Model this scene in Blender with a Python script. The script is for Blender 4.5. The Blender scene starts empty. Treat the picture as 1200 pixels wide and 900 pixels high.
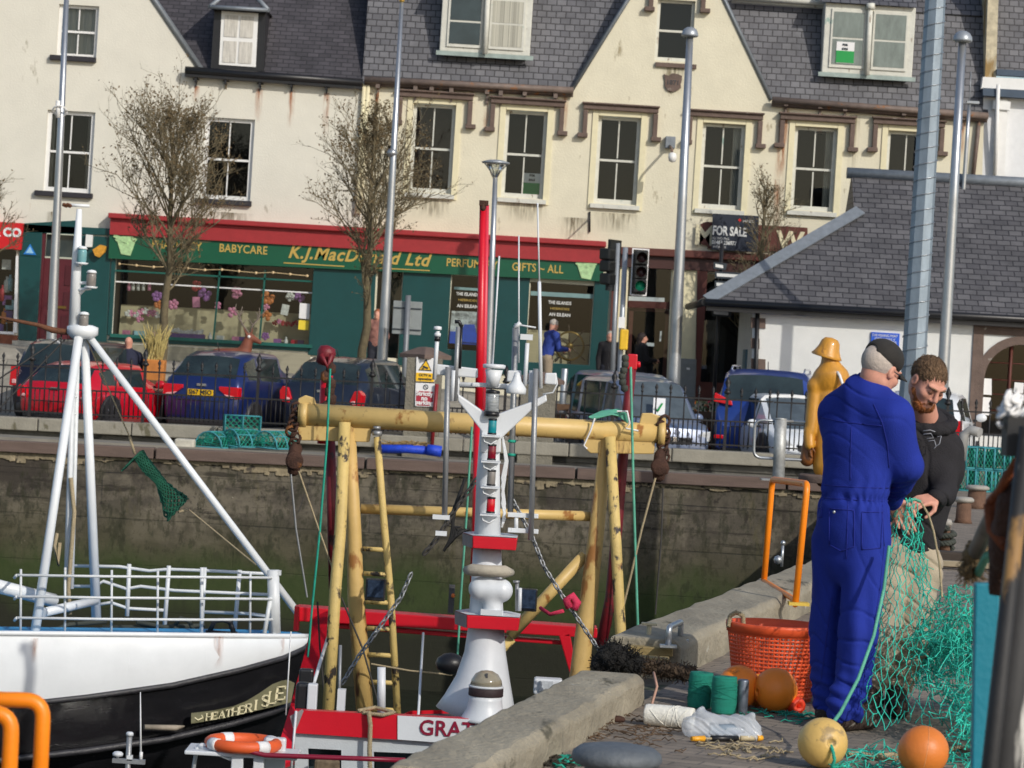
import bpy, bmesh, math, random
import numpy as np
from mathutils import Vector, Matrix, noise
from mathutils.geometry import tessellate_polygon
random.seed(7)
RNG = random.Random(11)
SC = bpy.context.scene
COL = SC.collection
# ---------------------------------------------------------------- camera
F = 3600.0; ROLL = math.radians(3.3); PITCH = math.atan(38/3600.0); EYE = 1.68
cd = bpy.data.cameras.new('camera'); cam = bpy.data.objects.new('camera', cd); COL.objects.link(cam)
cd.sensor_width = 36.0; cd.lens = 36.0*F/1200.0; cd.clip_start = 0.5; cd.clip_end = 3000
R0 = Vector((1,0,0)); FW = Vector((0,math.cos(PITCH),-math.sin(PITCH))); U0 = Vector((0,math.sin(PITCH),math.cos(PITCH)))
cr, sr = math.cos(ROLL), math.sin(ROLL)
RX = R0*cr + U0*sr; UX = U0*cr - R0*sr
m = Matrix((( RX.x,UX.x,-FW.x),(RX.y,UX.y,-FW.y),(RX.z,UX.z,-FW.z))).to_4x4()
m.translation = Vector((0,0,EYE)); cam.matrix_world = m
cd.dof.use_dof = True; cd.dof.focus_distance = 20.0; cd.dof.aperture_fstop = 9.5
SC.camera = cam
# ---------------------------------------------------------------- world, sun, exposure
w = bpy.data.worlds.new('World'); SC.world = w; w.use_nodes = True
SUN = Vector((0.68,-0.90,0.68)).normalized()
elev = math.asin(SUN.z); az = math.atan2(SUN.x, SUN.y)
nt = w.node_tree; bg = nt.nodes['Background']
sky = nt.nodes.new('ShaderNodeTexSky'); sky.sky_type = 'NISHITA'; sky.sun_disc = False
sky.sun_elevation = elev; sky.sun_rotation = az; sky.dust_density = 1.5; sky.ozone_density = 1.0
nt.links.new(sky.outputs[0], bg.inputs[0]); bg.inputs[1].default_value = 0.13
sl = bpy.data.lights.new('sun','SUN'); sl.energy = 2.85; sl.angle = math.radians(0.5); sl.color = (1.0,0.945,0.86)
so = bpy.data.objects.new('sun', sl); COL.objects.link(so); so.rotation_euler = SUN.to_track_quat('Z','Y').to_euler()
so.location = (30,-20,40)
SC.view_settings.view_transform = 'Standard'; SC.view_settings.look = 'None'
SC.view_settings.exposure = -0.08; SC.view_settings.gamma = 1.0
SC.render.engine = 'CYCLES'
SC.cycles.max_bounces = 6; SC.cycles.transparent_max_bounces = 12
# ---------------------------------------------------------------- pixel <-> place (photo pixels, 1200x900)
def ray(x, y):
    dx, dy = x-600.0, y-450.0
    u = dx*cr + dy*sr; v = -dx*sr + dy*cr
    return FW + R0*(u/F) - U0*(v/F)
def P(x, y, Y):
    r = ray(x, y); t = Y/r.y
    return Vector((r.x*t, Y, EYE + r.z*t))
def G(x, y, z=0.0):
    r = ray(x, y); t = (z-EYE)/r.z
    return Vector((r.x*t, r.y*t, z))
def ppm(Y): return F/Y
# ---------------------------------------------------------------- materials
MATS = {}
def S(r, g, b):
    f = lambda c: (c/255.0/12.92) if c/255.0 <= .04045 else ((c/255.0+.055)/1.055)**2.4
    return (f(r), f(g), f(b))
def mat(name, col, rough=.6, metal=0., var=.12, vscale=6., bump=.15, bscale=60., spot=None, spec=.5, coat=0., stretch=(1,1,1), trans=0.0):
    if name in MATS: return MATS[name]
    M = bpy.data.materials.new(name); M.use_nodes = True; t = M.node_tree; n = t.nodes; L = t.links
    b = n['Principled BSDF']; b.inputs['Roughness'].default_value = rough; b.inputs['Metallic'].default_value = metal
    b.inputs['Specular IOR Level'].default_value = spec; b.inputs['Coat Weight'].default_value = coat
    if trans: b.inputs['Transmission Weight'].default_value = trans
    tc = n.new('ShaderNodeTexCoord'); mp = n.new('ShaderNodeMapping'); mp.inputs['Scale'].default_value = stretch
    L.new(tc.outputs['Object'], mp.inputs['Vector'])
    nz = n.new('ShaderNodeTexNoise'); nz.inputs['Scale'].default_value = vscale; nz.inputs['Detail'].default_value = 6; nz.inputs['Roughness'].default_value = .65
    L.new(mp.outputs[0], nz.inputs['Vector'])
    rp = n.new('ShaderNodeMapRange'); rp.inputs[1].default_value = .3; rp.inputs[2].default_value = .7
    rp.inputs[3].default_value = 1-var; rp.inputs[4].default_value = 1+var
    L.new(nz.outputs[0], rp.inputs[0])
    mx = n.new('ShaderNodeMix'); mx.data_type = 'RGBA'; mx.blend_type = 'MULTIPLY'; mx.inputs[0].default_value = 1
    mx.inputs[6].default_value = (*col,1); L.new(rp.outputs[0], mx.inputs[7]); out = mx.outputs[2]
    if spot:
        sps = spot if isinstance(spot, list) else [spot]
        for (sc_, th, ss, st) in sps:
            n2 = n.new('ShaderNodeTexNoise'); n2.inputs['Scale'].default_value = ss; n2.inputs['Detail'].default_value = 8; n2.inputs['Roughness'].default_value = .6
            m2 = n.new('ShaderNodeMapping'); m2.inputs['Scale'].default_value = st; m2.inputs['Location'].default_value = (ss*.37, th*9, 2.1)
            L.new(tc.outputs['Object'], m2.inputs[0]); L.new(m2.outputs[0], n2.inputs['Vector'])
            r2 = n.new('ShaderNodeMapRange'); r2.inputs[1].default_value = th; r2.inputs[2].default_value = th+.06
            L.new(n2.outputs[0], r2.inputs[0])
            x2 = n.new('ShaderNodeMix'); x2.data_type = 'RGBA'; L.new(r2.outputs[0], x2.inputs[0]); L.new(out, x2.inputs[6]); x2.inputs[7].default_value = (*sc_,1)
            out = x2.outputs[2]
    L.new(out, b.inputs['Base Color'])
    if bump:
        n3 = n.new('ShaderNodeTexNoise'); n3.inputs['Scale'].default_value = bscale; n3.inputs['Detail'].default_value = 4
        L.new(tc.outputs['Object'], n3.inputs['Vector'])
        bp = n.new('ShaderNodeBump'); bp.inputs['Strength'].default_value = bump; bp.inputs['Distance'].default_value = .02
        L.new(n3.outputs[0], bp.inputs['Height']); L.new(bp.outputs[0], b.inputs['Normal'])
    MATS[name] = M; return M
def slate(name, c1, c2, bw, rh, axis='X', zk=1.15, mort=.012, seed=0., spots=None, tint=(.07,.066,.078)):
    if name in MATS: return MATS[name]
    M = bpy.data.materials.new(name); M.use_nodes = True; t = M.node_tree; n = t.nodes; L = t.links
    b = n['Principled BSDF']; b.inputs['Roughness'].default_value = .55
    g = n.new('ShaderNodeNewGeometry'); sp = n.new('ShaderNodeSeparateXYZ'); L.new(g.outputs['Position'], sp.inputs[0])
    mu = n.new('ShaderNodeMath'); mu.operation = 'MULTIPLY'; mu.inputs[1].default_value = zk; L.new(sp.outputs['Z'], mu.inputs[0])
    cb = n.new('ShaderNodeCombineXYZ'); L.new(sp.outputs[axis], cb.inputs[0]); L.new(mu.outputs[0], cb.inputs[1])
    # jitter so that courses are not ruler straight
    nj = n.new('ShaderNodeTexNoise'); nj.inputs['Scale'].default_value = 2.2; L.new(g.outputs['Position'], nj.inputs['Vector'])
    va = n.new('ShaderNodeVectorMath'); va.operation = 'MULTIPLY_ADD'; L.new(nj.outputs['Color'], va.inputs[0]); va.inputs[1].default_value = (.05,.035,0); L.new(cb.outputs[0], va.inputs[2])
    br = n.new('ShaderNodeTexBrick'); br.inputs['Scale'].default_value = 1; br.inputs['Brick Width'].default_value = bw; br.inputs['Row Height'].default_value = rh
    br.inputs['Mortar Size'].default_value = mort; br.inputs['Mortar Smooth'].default_value = .1; br.inputs['Bias'].default_value = -.1
    br.inputs['Color1'].default_value = (*c1,1); br.inputs['Color2'].default_value = (*c2,1); br.inputs['Mortar'].default_value = (.026,.025,.028,1)
    br.offset = .5; br.squash = 1
    L.new(va.outputs[0], br.inputs['Vector'])
    nz = n.new('ShaderNodeTexNoise'); nz.inputs['Scale'].default_value = 1.6; nz.inputs['Detail'].default_value = 9; nz.inputs['Roughness'].default_value=.7; L.new(g.outputs['Position'], nz.inputs['Vector'])
    rp = n.new('ShaderNodeMapRange'); rp.inputs[1].default_value=.3; rp.inputs[2].default_value=.7; rp.inputs[3].default_value=.7; rp.inputs[4].default_value=1.3; L.new(nz.outputs[0], rp.inputs[0])
    mx = n.new('ShaderNodeMix'); mx.data_type='RGBA'; mx.blend_type='MULTIPLY'; mx.inputs[0].default_value=1; L.new(br.outputs['Color'], mx.inputs[6]); L.new(rp.outputs[0], mx.inputs[7])
    # lichen / bird spots
    ns = n.new('ShaderNodeTexNoise'); ns.inputs['Scale'].default_value = 5; ns.inputs['Detail'].default_value = 10; ns.inputs['Roughness'].default_value=.75; L.new(g.outputs['Position'], ns.inputs['Vector'])
    rs = n.new('ShaderNodeMapRange'); rs.inputs[1].default_value=.68; rs.inputs[2].default_value=.74; L.new(ns.outputs[0], rs.inputs[0])
    m3 = n.new('ShaderNodeMix'); m3.data_type='RGBA'; L.new(rs.outputs[0], m3.inputs[0]); L.new(mx.outputs[2], m3.inputs[6]); m3.inputs[7].default_value=(.3,.3,.27,1)
    L.new(m3.outputs[2], b.inputs['Base Color'])
    bp = n.new('ShaderNodeBump'); bp.inputs['Strength'].default_value=.6; bp.inputs['Distance'].default_value=.02; bp.invert=True
    L.new(br.outputs['Fac'], bp.inputs['Height']); L.new(bp.outputs[0], b.inputs['Normal'])
    MATS[name]=M; return M
def glass(name, tint=(.8,.85,.85), refl=.09, rough=.02, col=None):
    if name in MATS: return MATS[name]
    M = bpy.data.materials.new(name); M.use_nodes=True; t=M.node_tree; n=t.nodes; L=t.links
    n.remove(n['Principled BSDF']); o=n['Material Output']
    tr=n.new('ShaderNodeBsdfTransparent'); tr.inputs[0].default_value=(*tint,1)
    gl=n.new('ShaderNodeBsdfGlossy'); gl.inputs['Roughness'].default_value=rough
    mx=n.new('ShaderNodeMixShader')
    fr=n.new('ShaderNodeFresnel'); fr.inputs[0].default_value=1.5
    ad=n.new('ShaderNodeMath'); ad.operation='ADD'; ad.inputs[1].default_value=refl-.04; L.new(fr.outputs[0],ad.inputs[0])
    L.new(ad.outputs[0],mx.inputs[0]); L.new(tr.outputs[0],mx.inputs[1]); L.new(gl.outputs[0],mx.inputs[2]); L.new(mx.outputs[0],o.inputs[0])
    MATS[name]=M; return M
# ---------------------------------------------------------------- things, parts
OFF = {}
def tag(o, label=None, cat=None, group=None, kind=None):
    if label: o['label']=label
    if cat: o['category']=cat
    if group: o['group']=group
    if kind: o['kind']=kind
    return o
def thing(name, label, cat, loc=(0,0,0), rz=0., group=None):
    o=bpy.data.objects.new(name,None); o.empty_display_size=.2; COL.objects.link(o); o.location=loc; o.rotation_euler=(0,0,rz)
    OFF[o.name]=Vector(loc) if rz==0 else Vector((0,0,0)); return tag(o,label,cat,group)
def copy_tree(o, parent=None):
    c=o.copy(); COL.objects.link(c); c.parent=parent; OFF[c.name]=OFF.get(o.name,Vector((0,0,0)))
    for ch in [k for k in bpy.data.objects if k.parent==o]: copy_tree(ch,c)
    return c
class MB:
    def __init__(s): s.v=[]; s.f=[]; s.m=[]; s.sm=[]; s.cm=0; s.cs=False
    def add(s, vs, fs, smooth=None):
        b=len(s.v); s.v+= [tuple(v) for v in vs]
        for f in fs: s.f.append(tuple(b+i for i in f)); s.m.append(s.cm); s.sm.append(s.cs if smooth is None else smooth)
        return s
    def quad(s,a,b,c,d): return s.add([a,b,c,d],[(0,1,2,3)])
    def box(s,c,h,rot=None):   # centre, full sizes
        c=Vector(c); vs=[]
        for x in(-.5,.5):
            for y in(-.5,.5):
                for z in(-.5,.5):
                    q=Vector((x*h[0],y*h[1],z*h[2]))
                    if rot is not None: q=rot@q
                    vs.append(c+q)
        return s.add(vs,[(0,1,3,2),(4,6,7,5),(0,4,5,1),(2,3,7,6),(0,2,6,4),(1,5,7,3)],False)
    def prism(s, pts, y0, y1):  # polygon of (x,z), extruded from y0 to y1
        n=len(pts); vs=[(p[0],y0,p[1]) for p in pts]+[(p[0],y1,p[1]) for p in pts]
        a=sum(pts[i][0]*pts[(i+1)%n][1]-pts[(i+1)%n][0]*pts[i][1] for i in range(n))
        fs=[tuple(range(n)),tuple(range(2*n-1,n-1,-1))]+[(i,i+n,(i+1)%n+n,(i+1)%n) for i in range(n)]
        if a<0: fs=[tuple(reversed(f)) for f in fs]
        return s.add(vs,fs,False)
    def tube(s, pts, r, n=8, cap=True, smooth=True, flat=1.0):
        pts=[Vector(p) for p in pts]; k=len(pts); rr=r if isinstance(r,(list,tuple)) else [r]*k
        vs=[]; t0=(pts[1]-pts[0]).normalized(); up=Vector((0,0,1)) if abs(t0.z)<.9 else Vector((1,0,0))
        a=t0.cross(up).normalized()
        for i,p in enumerate(pts):
            t=(pts[min(i+1,k-1)]-pts[max(i-1,0)])
            if t.length<1e-9: t=t0
            t=t.normalized(); a=(a-t*a.dot(t))
            if a.length<1e-6: a=t.orthogonal()
            a.normalize(); b=t.cross(a)
            for j in range(n):
                q=2*math.pi*j/n; vs.append(p+(a*math.cos(q)+b*math.sin(q)*flat)*rr[i])
        fs=[(i*n+j,i*n+(j+1)%n,(i+1)*n+(j+1)%n,(i+1)*n+j) for i in range(k-1) for j in range(n)]
        s.add(vs,fs,smooth)
        if cap and n>2:
            b0=len(s.v)-len(vs); 
            for f in (tuple(b0+j for j in range(n-1,-1,-1)),tuple(b0+(k-1)*n+j for j in range(n))): s.f.append(f); s.m.append(s.cm); s.sm.append(False)
        return s
    def lathe(s, prof, c=(0,0,0), n=20, axis=None, smooth=True):  # prof: (r, h)
        c=Vector(c); ax=Vector(axis or (0,0,1)).normalized(); a=ax.orthogonal().normalized(); b=ax.cross(a); vs=[]
        for r,h in prof:
            for j in range(n):
                q=2*math.pi*j/n; vs.append(c+ax*h+(a*math.cos(q)+b*math.sin(q))*max(r,1e-4))
        fs=[(i*n+j,i*n+(j+1)%n,(i+1)*n+(j+1)%n,(i+1)*n+j) for i in range(len(prof)-1) for j in range(n)]
        if prof[0]!=prof[-1]: fs+= [tuple(range(n-1,-1,-1)), tuple((len(prof)-1)*n+j for j in range(n))]
        return s.add(vs,fs,smooth)
    def ball(s,c,r,n=16,sq=(1,1,1)):
        c=Vector(c); vs=[]; k=n//2
        for i in range(k+1):
            th=math.pi*i/k
            for j in range(n):
                ph=2*math.pi*j/n; vs.append(c+Vector((math.sin(th)*math.cos(ph)*r*sq[0],math.sin(th)*math.sin(ph)*r*sq[1],math.cos(th)*r*sq[2])))
        fs=[(i*n+j,(i+1)*n+j,(i+1)*n+(j+1)%n,i*n+(j+1)%n) for i in range(k) for j in range(n)]
        return s.add(vs,fs,True)
    def build(s,name,mt,parent=None,bevel=0.,label=None,sharp=None):
        off=OFF.get(parent.name,Vector((0,0,0))) if parent else Vector((0,0,0))
        me=bpy.data.meshes.new(name)
        me.from_pydata([(v[0]-off.x,v[1]-off.y,v[2]-off.z) for v in s.v],[],s.f)
        for q in (mt if isinstance(mt,(list,tuple)) else [mt]): me.materials.append(q)
        me.polygons.foreach_set('material_index',s.m); me.polygons.foreach_set('use_smooth',s.sm); me.update()
        if sharp: me.set_sharp_from_angle(angle=math.radians(sharp))
        o=bpy.data.objects.new(name,me); COL.objects.link(o); o.parent=parent; OFF[o.name]=off
        if bevel:
            bm=o.modifiers.new('bevel','BEVEL'); bm.width=bevel; bm.segments=2; bm.limit_method='ANGLE'; bm.angle_limit=math.radians(40)
        if label: o['label']=label
        return o
def B(name,mt,parent,fn,**k):
    q=MB(); fn(q); return q.build(name,mt,parent,**k)
def textmesh(s, size, mt, name, parent, origin, xdir, updir, shear=0., bold=0., ext=.003, align='CENTER', space=1.0, xs=1.0, label=None, fit=None):
    cu=bpy.data.curves.new(name,'FONT'); cu.body=s; cu.size=size; cu.shear=shear; cu.offset=bold; cu.extrude=ext; cu.align_x=align; cu.align_y='CENTER'; cu.space_character=space; cu.resolution_u=3
    t=bpy.data.objects.new(name,cu); COL.objects.link(t); dg=bpy.context.evaluated_depsgraph_get()
    me=bpy.data.meshes.new_from_object(t.evaluated_get(dg)); COL.objects.unlink(t); bpy.data.objects.remove(t); me.name=name
    me.materials.clear(); me.materials.append(mt)
    X=Vector(xdir).normalized(); Z=Vector(updir).normalized(); N=X.cross(Z); off=OFF.get(parent.name,Vector((0,0,0))) if parent else Vector((0,0,0))
    o0=Vector(origin)-off
    if fit: wd=[v.co.x for v in me.vertices]; xs=fit/(max(wd)-min(wd))
    for v in me.vertices:
        c=v.co.copy(); v.co=o0+X*c.x*xs+Z*c.y+N*c.z
    me.update(); o=bpy.data.objects.new(name,me); COL.objects.link(o); o.parent=parent; OFF[o.name]=off
    if label: o['label']=label
    return o
# ---------------------------------------------------------------- signed distance modelling for soft bodies
class SDF:
    def __init__(s,lo,hi,h):
        s.lo=np.array(lo,float); s.h=h; s.n=np.maximum(((np.array(hi)-s.lo)/h).astype(int)+2,3)
        s.D=np.full(tuple(s.n),1.0,np.float32)
    def _sub(s,lo,hi,m):
        a=np.clip(((np.array(lo)-m-s.lo)/s.h).astype(int),0,s.n-1); b=np.clip(((np.array(hi)+m-s.lo)/s.h).astype(int)+2,1,s.n)
        if np.any(b<=a): return None,None
        g=[(s.lo[i]+s.h*np.arange(a[i],b[i])).astype(np.float32) for i in range(3)]
        return tuple(slice(a[i],b[i]) for i in range(3)), np.meshgrid(*g,indexing='ij')
    def _op(s,sl,d,k,op):
        A=s.D[sl]
        if op=='sub': 
            if k>0: hh=np.clip(.5-.5*(A+d)/k,0,1); s.D[sl]=A*(1-hh)-d*hh+k*hh*(1-hh)
            else: s.D[sl]=np.maximum(A,-d)
        elif op=='int': s.D[sl]=np.maximum(A,d)
        elif k>0:
            hh=np.clip(.5+.5*(A-d)/k,0,1); s.D[sl]=A*(1-hh)+d*hh-k*hh*(1-hh)
        else: s.D[sl]=np.minimum(A,d)
    def cone(s,a,b,ra,rb,k=.02,flat=None,op='add'):
        a=np.array(a,float); b=np.array(b,float); R=max(ra,rb)*1.3; sl,g=s._sub(np.minimum(a,b)-R,np.maximum(a,b)+R,k+3*s.h)
        if sl is None: return s
        p=[g[i]-a[i] for i in range(3)]; d=b-a
        if flat is not None:
            nv=np.array(flat[0],float); nv/=np.linalg.norm(nv); fk=1/flat[1]-1; q=sum(p[i]*nv[i] for i in range(3))*fk
            p=[p[i]+q*nv[i] for i in range(3)]; dd=d.dot(nv)*fk; d=d+dd*nv
        L2=max(d.dot(d),1e-9); t=np.clip(sum(p[i]*d[i] for i in range(3))/L2,0,1)
        r=np.sqrt(sum((p[i]-d[i]*t)**2 for i in range(3)))-(ra+(rb-ra)*t)
        s._op(sl,r.astype(np.float32),k,op); return s
    def ell(s,c,r,k=.02,rot=None,op='add'):
        c=np.array(c,float); r=np.array(r,float); R=r.max(); sl,g=s._sub(c-R,c+R,k+3*s.h)
        if sl is None: return s
        p=[g[i]-c[i] for i in range(3)]
        if rot is not None:
            M=np.array(rot).T; p=[sum(M[i][j]*p[j] for j in range(3)) for i in range(3)]
        k0=np.sqrt(sum((p[i]/r[i])**2 for i in range(3))); k1=np.sqrt(sum((p[i]/r[i]**2)**2 for i in range(3)))+1e-6
        s._op(sl,(k0*(k0-1)/k1).astype(np.float32),k,op); return s
    def box(s,c,hs,rd=.01,k=.02,rot=None,op='add'):
        c=np.array(c,float); hs=np.array(hs,float); R=np.linalg.norm(hs)+rd; sl,g=s._sub(c-R,c+R,k+3*s.h)
        if sl is None: return s
        p=[g[i]-c[i] for i in range(3)]
        if rot is not None:
            M=np.array(rot).T; p=[sum(M[i][j]*p[j] for j in range(3)) for i in range(3)]
        q=[np.abs(p[i])-(hs[i]-rd) for i in range(3)]
        d=np.sqrt(sum(np.maximum(x,0)**2 for x in q))+np.minimum(np.maximum(np.maximum(q[0],q[1]),q[2]),0)-rd
        s._op(sl,d.astype(np.float32),k,op); return s
    def half(s,pt,nrm):   # cut away everything on the +nrm side
        g=np.meshgrid(*[(s.lo[i]+s.h*np.arange(s.n[i])).astype(np.float32) for i in range(3)],indexing='ij'); nv=np.array(nrm,float); nv/=np.linalg.norm(nv)
        s.D=np.maximum(s.D,sum((g[i]-pt[i])*nv[i] for i in range(3)).astype(np.float32)); return s
    def mesh(s):
        D=np.pad(s.D,1,constant_values=1.0); S_=D<0; n=np.array(D.shape)
        c=[S_[i:n[0]-1+i,j:n[1]-1+j,k:n[2]-1+k] for i in(0,1) for j in(0,1) for k in(0,1)]
        cnt=sum(x.astype(np.int8) for x in c); mask=(cnt>0)&(cnt<8); idx=np.full(mask.shape,-1,int); w=np.argwhere(mask); idx[mask]=np.arange(len(w))
        pos=np.zeros((len(w),3)); num=np.zeros(len(w))
        cor=[(i,j,k) for i in(0,1) for j in(0,1) for k in(0,1)]
        V=[D[w[:,0]+a,w[:,1]+b,w[:,2]+cc] for a,b,cc in cor]
        for i in range(8):
            for j in range(i+1,8):
                df=np.array(cor[j])-np.array(cor[i])
                if np.abs(df).sum()!=1: continue
                va,vb=V[i],V[j]; mk=(va<0)!=(vb<0); t=np.where(mk,va/np.where(mk,va-vb,1),0)
                pos+=np.where(mk[:,None],np.array(cor[i])+t[:,None]*df,0); num+=mk
        pos=(w+pos/num[:,None]-1)*s.h+s.lo
        fs=[]
        for ax in range(3):
            o=[0,0,0]; A=[slice(None)]*3; Bs=[slice(None)]*3; A[ax]=slice(0,-1); Bs[ax]=slice(1,None)
            e=np.argwhere(S_[tuple(A)]!=S_[tuple(Bs)]); 
            b_,c_=(ax+1)%3,(ax+2)%3
            ok=(e[:,b_]>0)&(e[:,c_]>0)&(e[:,b_]<n[b_]-1)&(e[:,c_]<n[c_]-1); e=e[ok]
            def I(db,dc):
                q=e.copy(); q[:,b_]+=db; q[:,c_]+=dc; return idx[q[:,0],q[:,1],q[:,2]]
            f=np.stack([I(-1,-1),I(0,-1),I(0,0),I(-1,0)],1); ins=S_[e[:,0],e[:,1],e[:,2]]
            f[~ins]=f[~ins][:,::-1]; fs.append(f)
        return pos,np.concatenate(fs)
def sdf_obj(s,name,mt,parent=None,disp=None,label=None,smooth_it=1):
    v,f=s.mesh(); off=np.array(OFF.get(parent.name,Vector((0,0,0)))) if parent else np.zeros(3)
    me=bpy.data.meshes.new(name); 
    if disp is not None:
        me0=bpy.data.meshes.new('tmp'); me0.from_pydata(v.tolist(),[],f.tolist()); nn=np.zeros(len(v)*3); me0.vertices.foreach_get('normal',nn); nn=nn.reshape(-1,3); bpy.data.meshes.remove(me0)
        v=v+nn*disp(v,nn)[:,None]
    me.from_pydata((v-off).tolist(),[],f.tolist())
    for q in (mt if isinstance(mt,(list,tuple)) else [mt]): me.materials.append(q)
    me.polygons.foreach_set('use_smooth',[True]*len(f)); me.update()
    o=bpy.data.objects.new(name,me); COL.objects.link(o); o.parent=parent; OFF[o.name]=Vector(off)
    if smooth_it:
        sm=o.modifiers.new('smooth','SMOOTH'); sm.factor=.5; sm.iterations=smooth_it
    if label: o['label']=label
    return o
# ---------------------------------------------------------------- facade helpers (pixel rectangles on a plane of constant depth)
def qr(cx,cy,w,h,a=3.5):
    c,s_=math.cos(math.radians(a)),math.sin(math.radians(a))
    return [(cx+i*w/2*c-j*h/2*s_, cy+i*w/2*s_+j*h/2*c) for i,j in ((-1,1),(1,1),(1,-1),(-1,-1))]   # bl br tr tl
def xz(px,Y): return [(P(x,y,Y).x,P(x,y,Y).z) for x,y in px]
def fq(mb,cx,cy,w,h,front,back,Y,a=3.5):
    mb.prism(xz(qr(cx,cy,w,h,a),Y),Y-front,Y-back); return mb
def fpoly(mb,px,front,back,Y): mb.prism(xz(px,Y),Y-front,Y-back); return mb
def holed(mb,outer,holes,Y,reveal=.16):
    """wall sheet with real openings and their reveals; polygons in (x,z)"""
    loops=[[Vector((p[0],p[1],0)) for p in outer]]+[[Vector((p[0],p[1],0)) for p in h] for h in holes]
    flat=[p for l in loops for p in l]; tris=tessellate_polygon(loops)
    vs=[(p.x,Y,p.y) for p in flat]; fs=[]
    for t in tris:
        a,b,c=[flat[i] for i in t]; ar=(b.x-a.x)*(c.y-a.y)-(c.x-a.x)*(b.y-a.y)
        if abs(ar)<1e-9: continue
        fs.append(tuple(t) if ar>0 else tuple(reversed(t)))
    mb.add(vs,fs,False)
    for h in holes:
        n=len(h)
        for i in range(n):
            a,b=h[i],h[(i+1)%n]; mb.quad((a[0],Y,a[1]),(a[0],Y+reveal,a[1]),(b[0],Y+reveal,b[1]),(b[0],Y,b[1]))
    return mb
# ================================================================ materials for the setting
cream=mat('cream_render',S(216,213,200),.9,var=.05,vscale=1.2,bump=.28,bscale=26,spot=[((.33,.30,.22),.68,2.2,(1,1,.35)),((.42,.27,.12),.735,3.,(2.2,1,.35)),((.30,.26,.2),.71,5,(1,1,.6))])
ochre=mat('yellow_cream_render',S(217,211,188),.9,var=.06,vscale=1.6,bump=.35,bscale=24,spot=[((.36,.31,.2),.655,2.6,(1,1,.4)),((.40,.21,.06),.72,3.5,(2.5,1,.3)),((.3,.25,.17),.70,7,(1,1,.6))])
ochre_s=mat('smooth_margin_paint',S(222,214,180),.8,var=.06,bump=.2,bscale=10)
whr=mat('white_harling',S(218,219,216),.95,var=.05,vscale=2,bump=.45,bscale=60,spot=((.5,.5,.47),.69,2,(1,1,.5)))
whp=mat('white_paint',(.78,.78,.76),.45,var=.05,bump=.05,spot=((.35,.3,.22),.70,9,(1,1,.5)))
oldwh=mat('weathered_white_paint',S(205,205,195),.7,var=.1,bump=.3,bscale=20,spot=[((.25,.19,.13),.62,7,(1,1,.35)),((.3,.42,.37),.66,3,(1,1,1))])
stone=mat('brown_sandstone',S(104,88,80),.85,var=.2,vscale=5,bump=.5,bscale=25,spot=((.34,.32,.28),.66,6,(1,1,1)))
dkst=mat('dark_painted_stone',S(40,38,44),.6,var=.2,bump=.3)
black=mat('black_paint',(.012,.012,.014),.4,var=.2,bump=.1)
lead=mat('lead_flashing',S(128,135,142),.5,.3,var=.15,vscale=8,bump=.2)
gutter=mat('brown_gutter',S(110,96,88),.6,var=.25,bump=.3,spot=((.25,.10,.03),.6,5,(1,1,1)))
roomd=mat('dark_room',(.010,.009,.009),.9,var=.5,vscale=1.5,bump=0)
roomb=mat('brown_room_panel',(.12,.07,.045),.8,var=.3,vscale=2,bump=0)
curt=mat('white_curtain',(.55,.53,.48),.9,var=.25,vscale=4,bump=.6,bscale=9,stretch=(6,1,.5))
blind=mat('grey_blind',(.35,.38,.38),.8,var=.1,bump=0)
wg=glass('window_glass',(.75,.8,.8),.045)
sl_a=slate('slate_left',S(74,71,76),S(58,56,60),.26,.125,zk=1.3)
sl_b=slate('slate_mid',S(102,102,106),S(82,82,87),.215,.155,zk=1.08)
sl_d=slate('slate_low',S(95,94,96),S(74,73,76),.27,.135,zk=1.25)
sl_h=slate('slate_hip',S(100,96,102),S(76,74,80),.27,.135,axis='Y',zk=1.2)
green_f=mat('fascia_green',S(10,84,58),.4,var=.06,bump=.03)
teal=mat('teal_shop_paint',S(8,66,66),.4,var=.1,vscale=3,bump=.05)
tealtrim=mat('teal_trim_light',S(20,90,80),.4,var=.1,bump=0)
redp=mat('red_cornice_paint',S(158,42,46),.5,var=.1,bump=.1,bscale=30)
goldl=mat('gold_letter',S(190,160,80),.5,var=.05,bump=0)
brownp=mat('brown_shop_paint',S(92,44,34),.55,var=.15,bump=.2)
signw=mat('sign_white',(.78,.78,.78),.5,var=.02,bump=0)
signr=mat('sign_red',S(200,22,28),.45,var=.03,bump=0)
signg=mat('sign_green',S(20,150,70),.5,var=.05,bump=0)
ink=mat('ink_dark',(.02,.03,.04),.5,var=0,bump=0)
FY=68.0
bldA=thing('town_building','long cream rendered building with gable and slate roof over the green pharmacy','building',(-7,FY,1.2))
bldB=thing('town_building','yellow cream building with brown hood mouldings and central gable','building',(3,FY,1.0))
bldC=thing('town_building','white painted building with blue grey eaves band at the far right','building',(11.5,FY,1.0))
def W(pt): q=P(pt[0],pt[1],FY); return (q.x,q.z)
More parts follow.
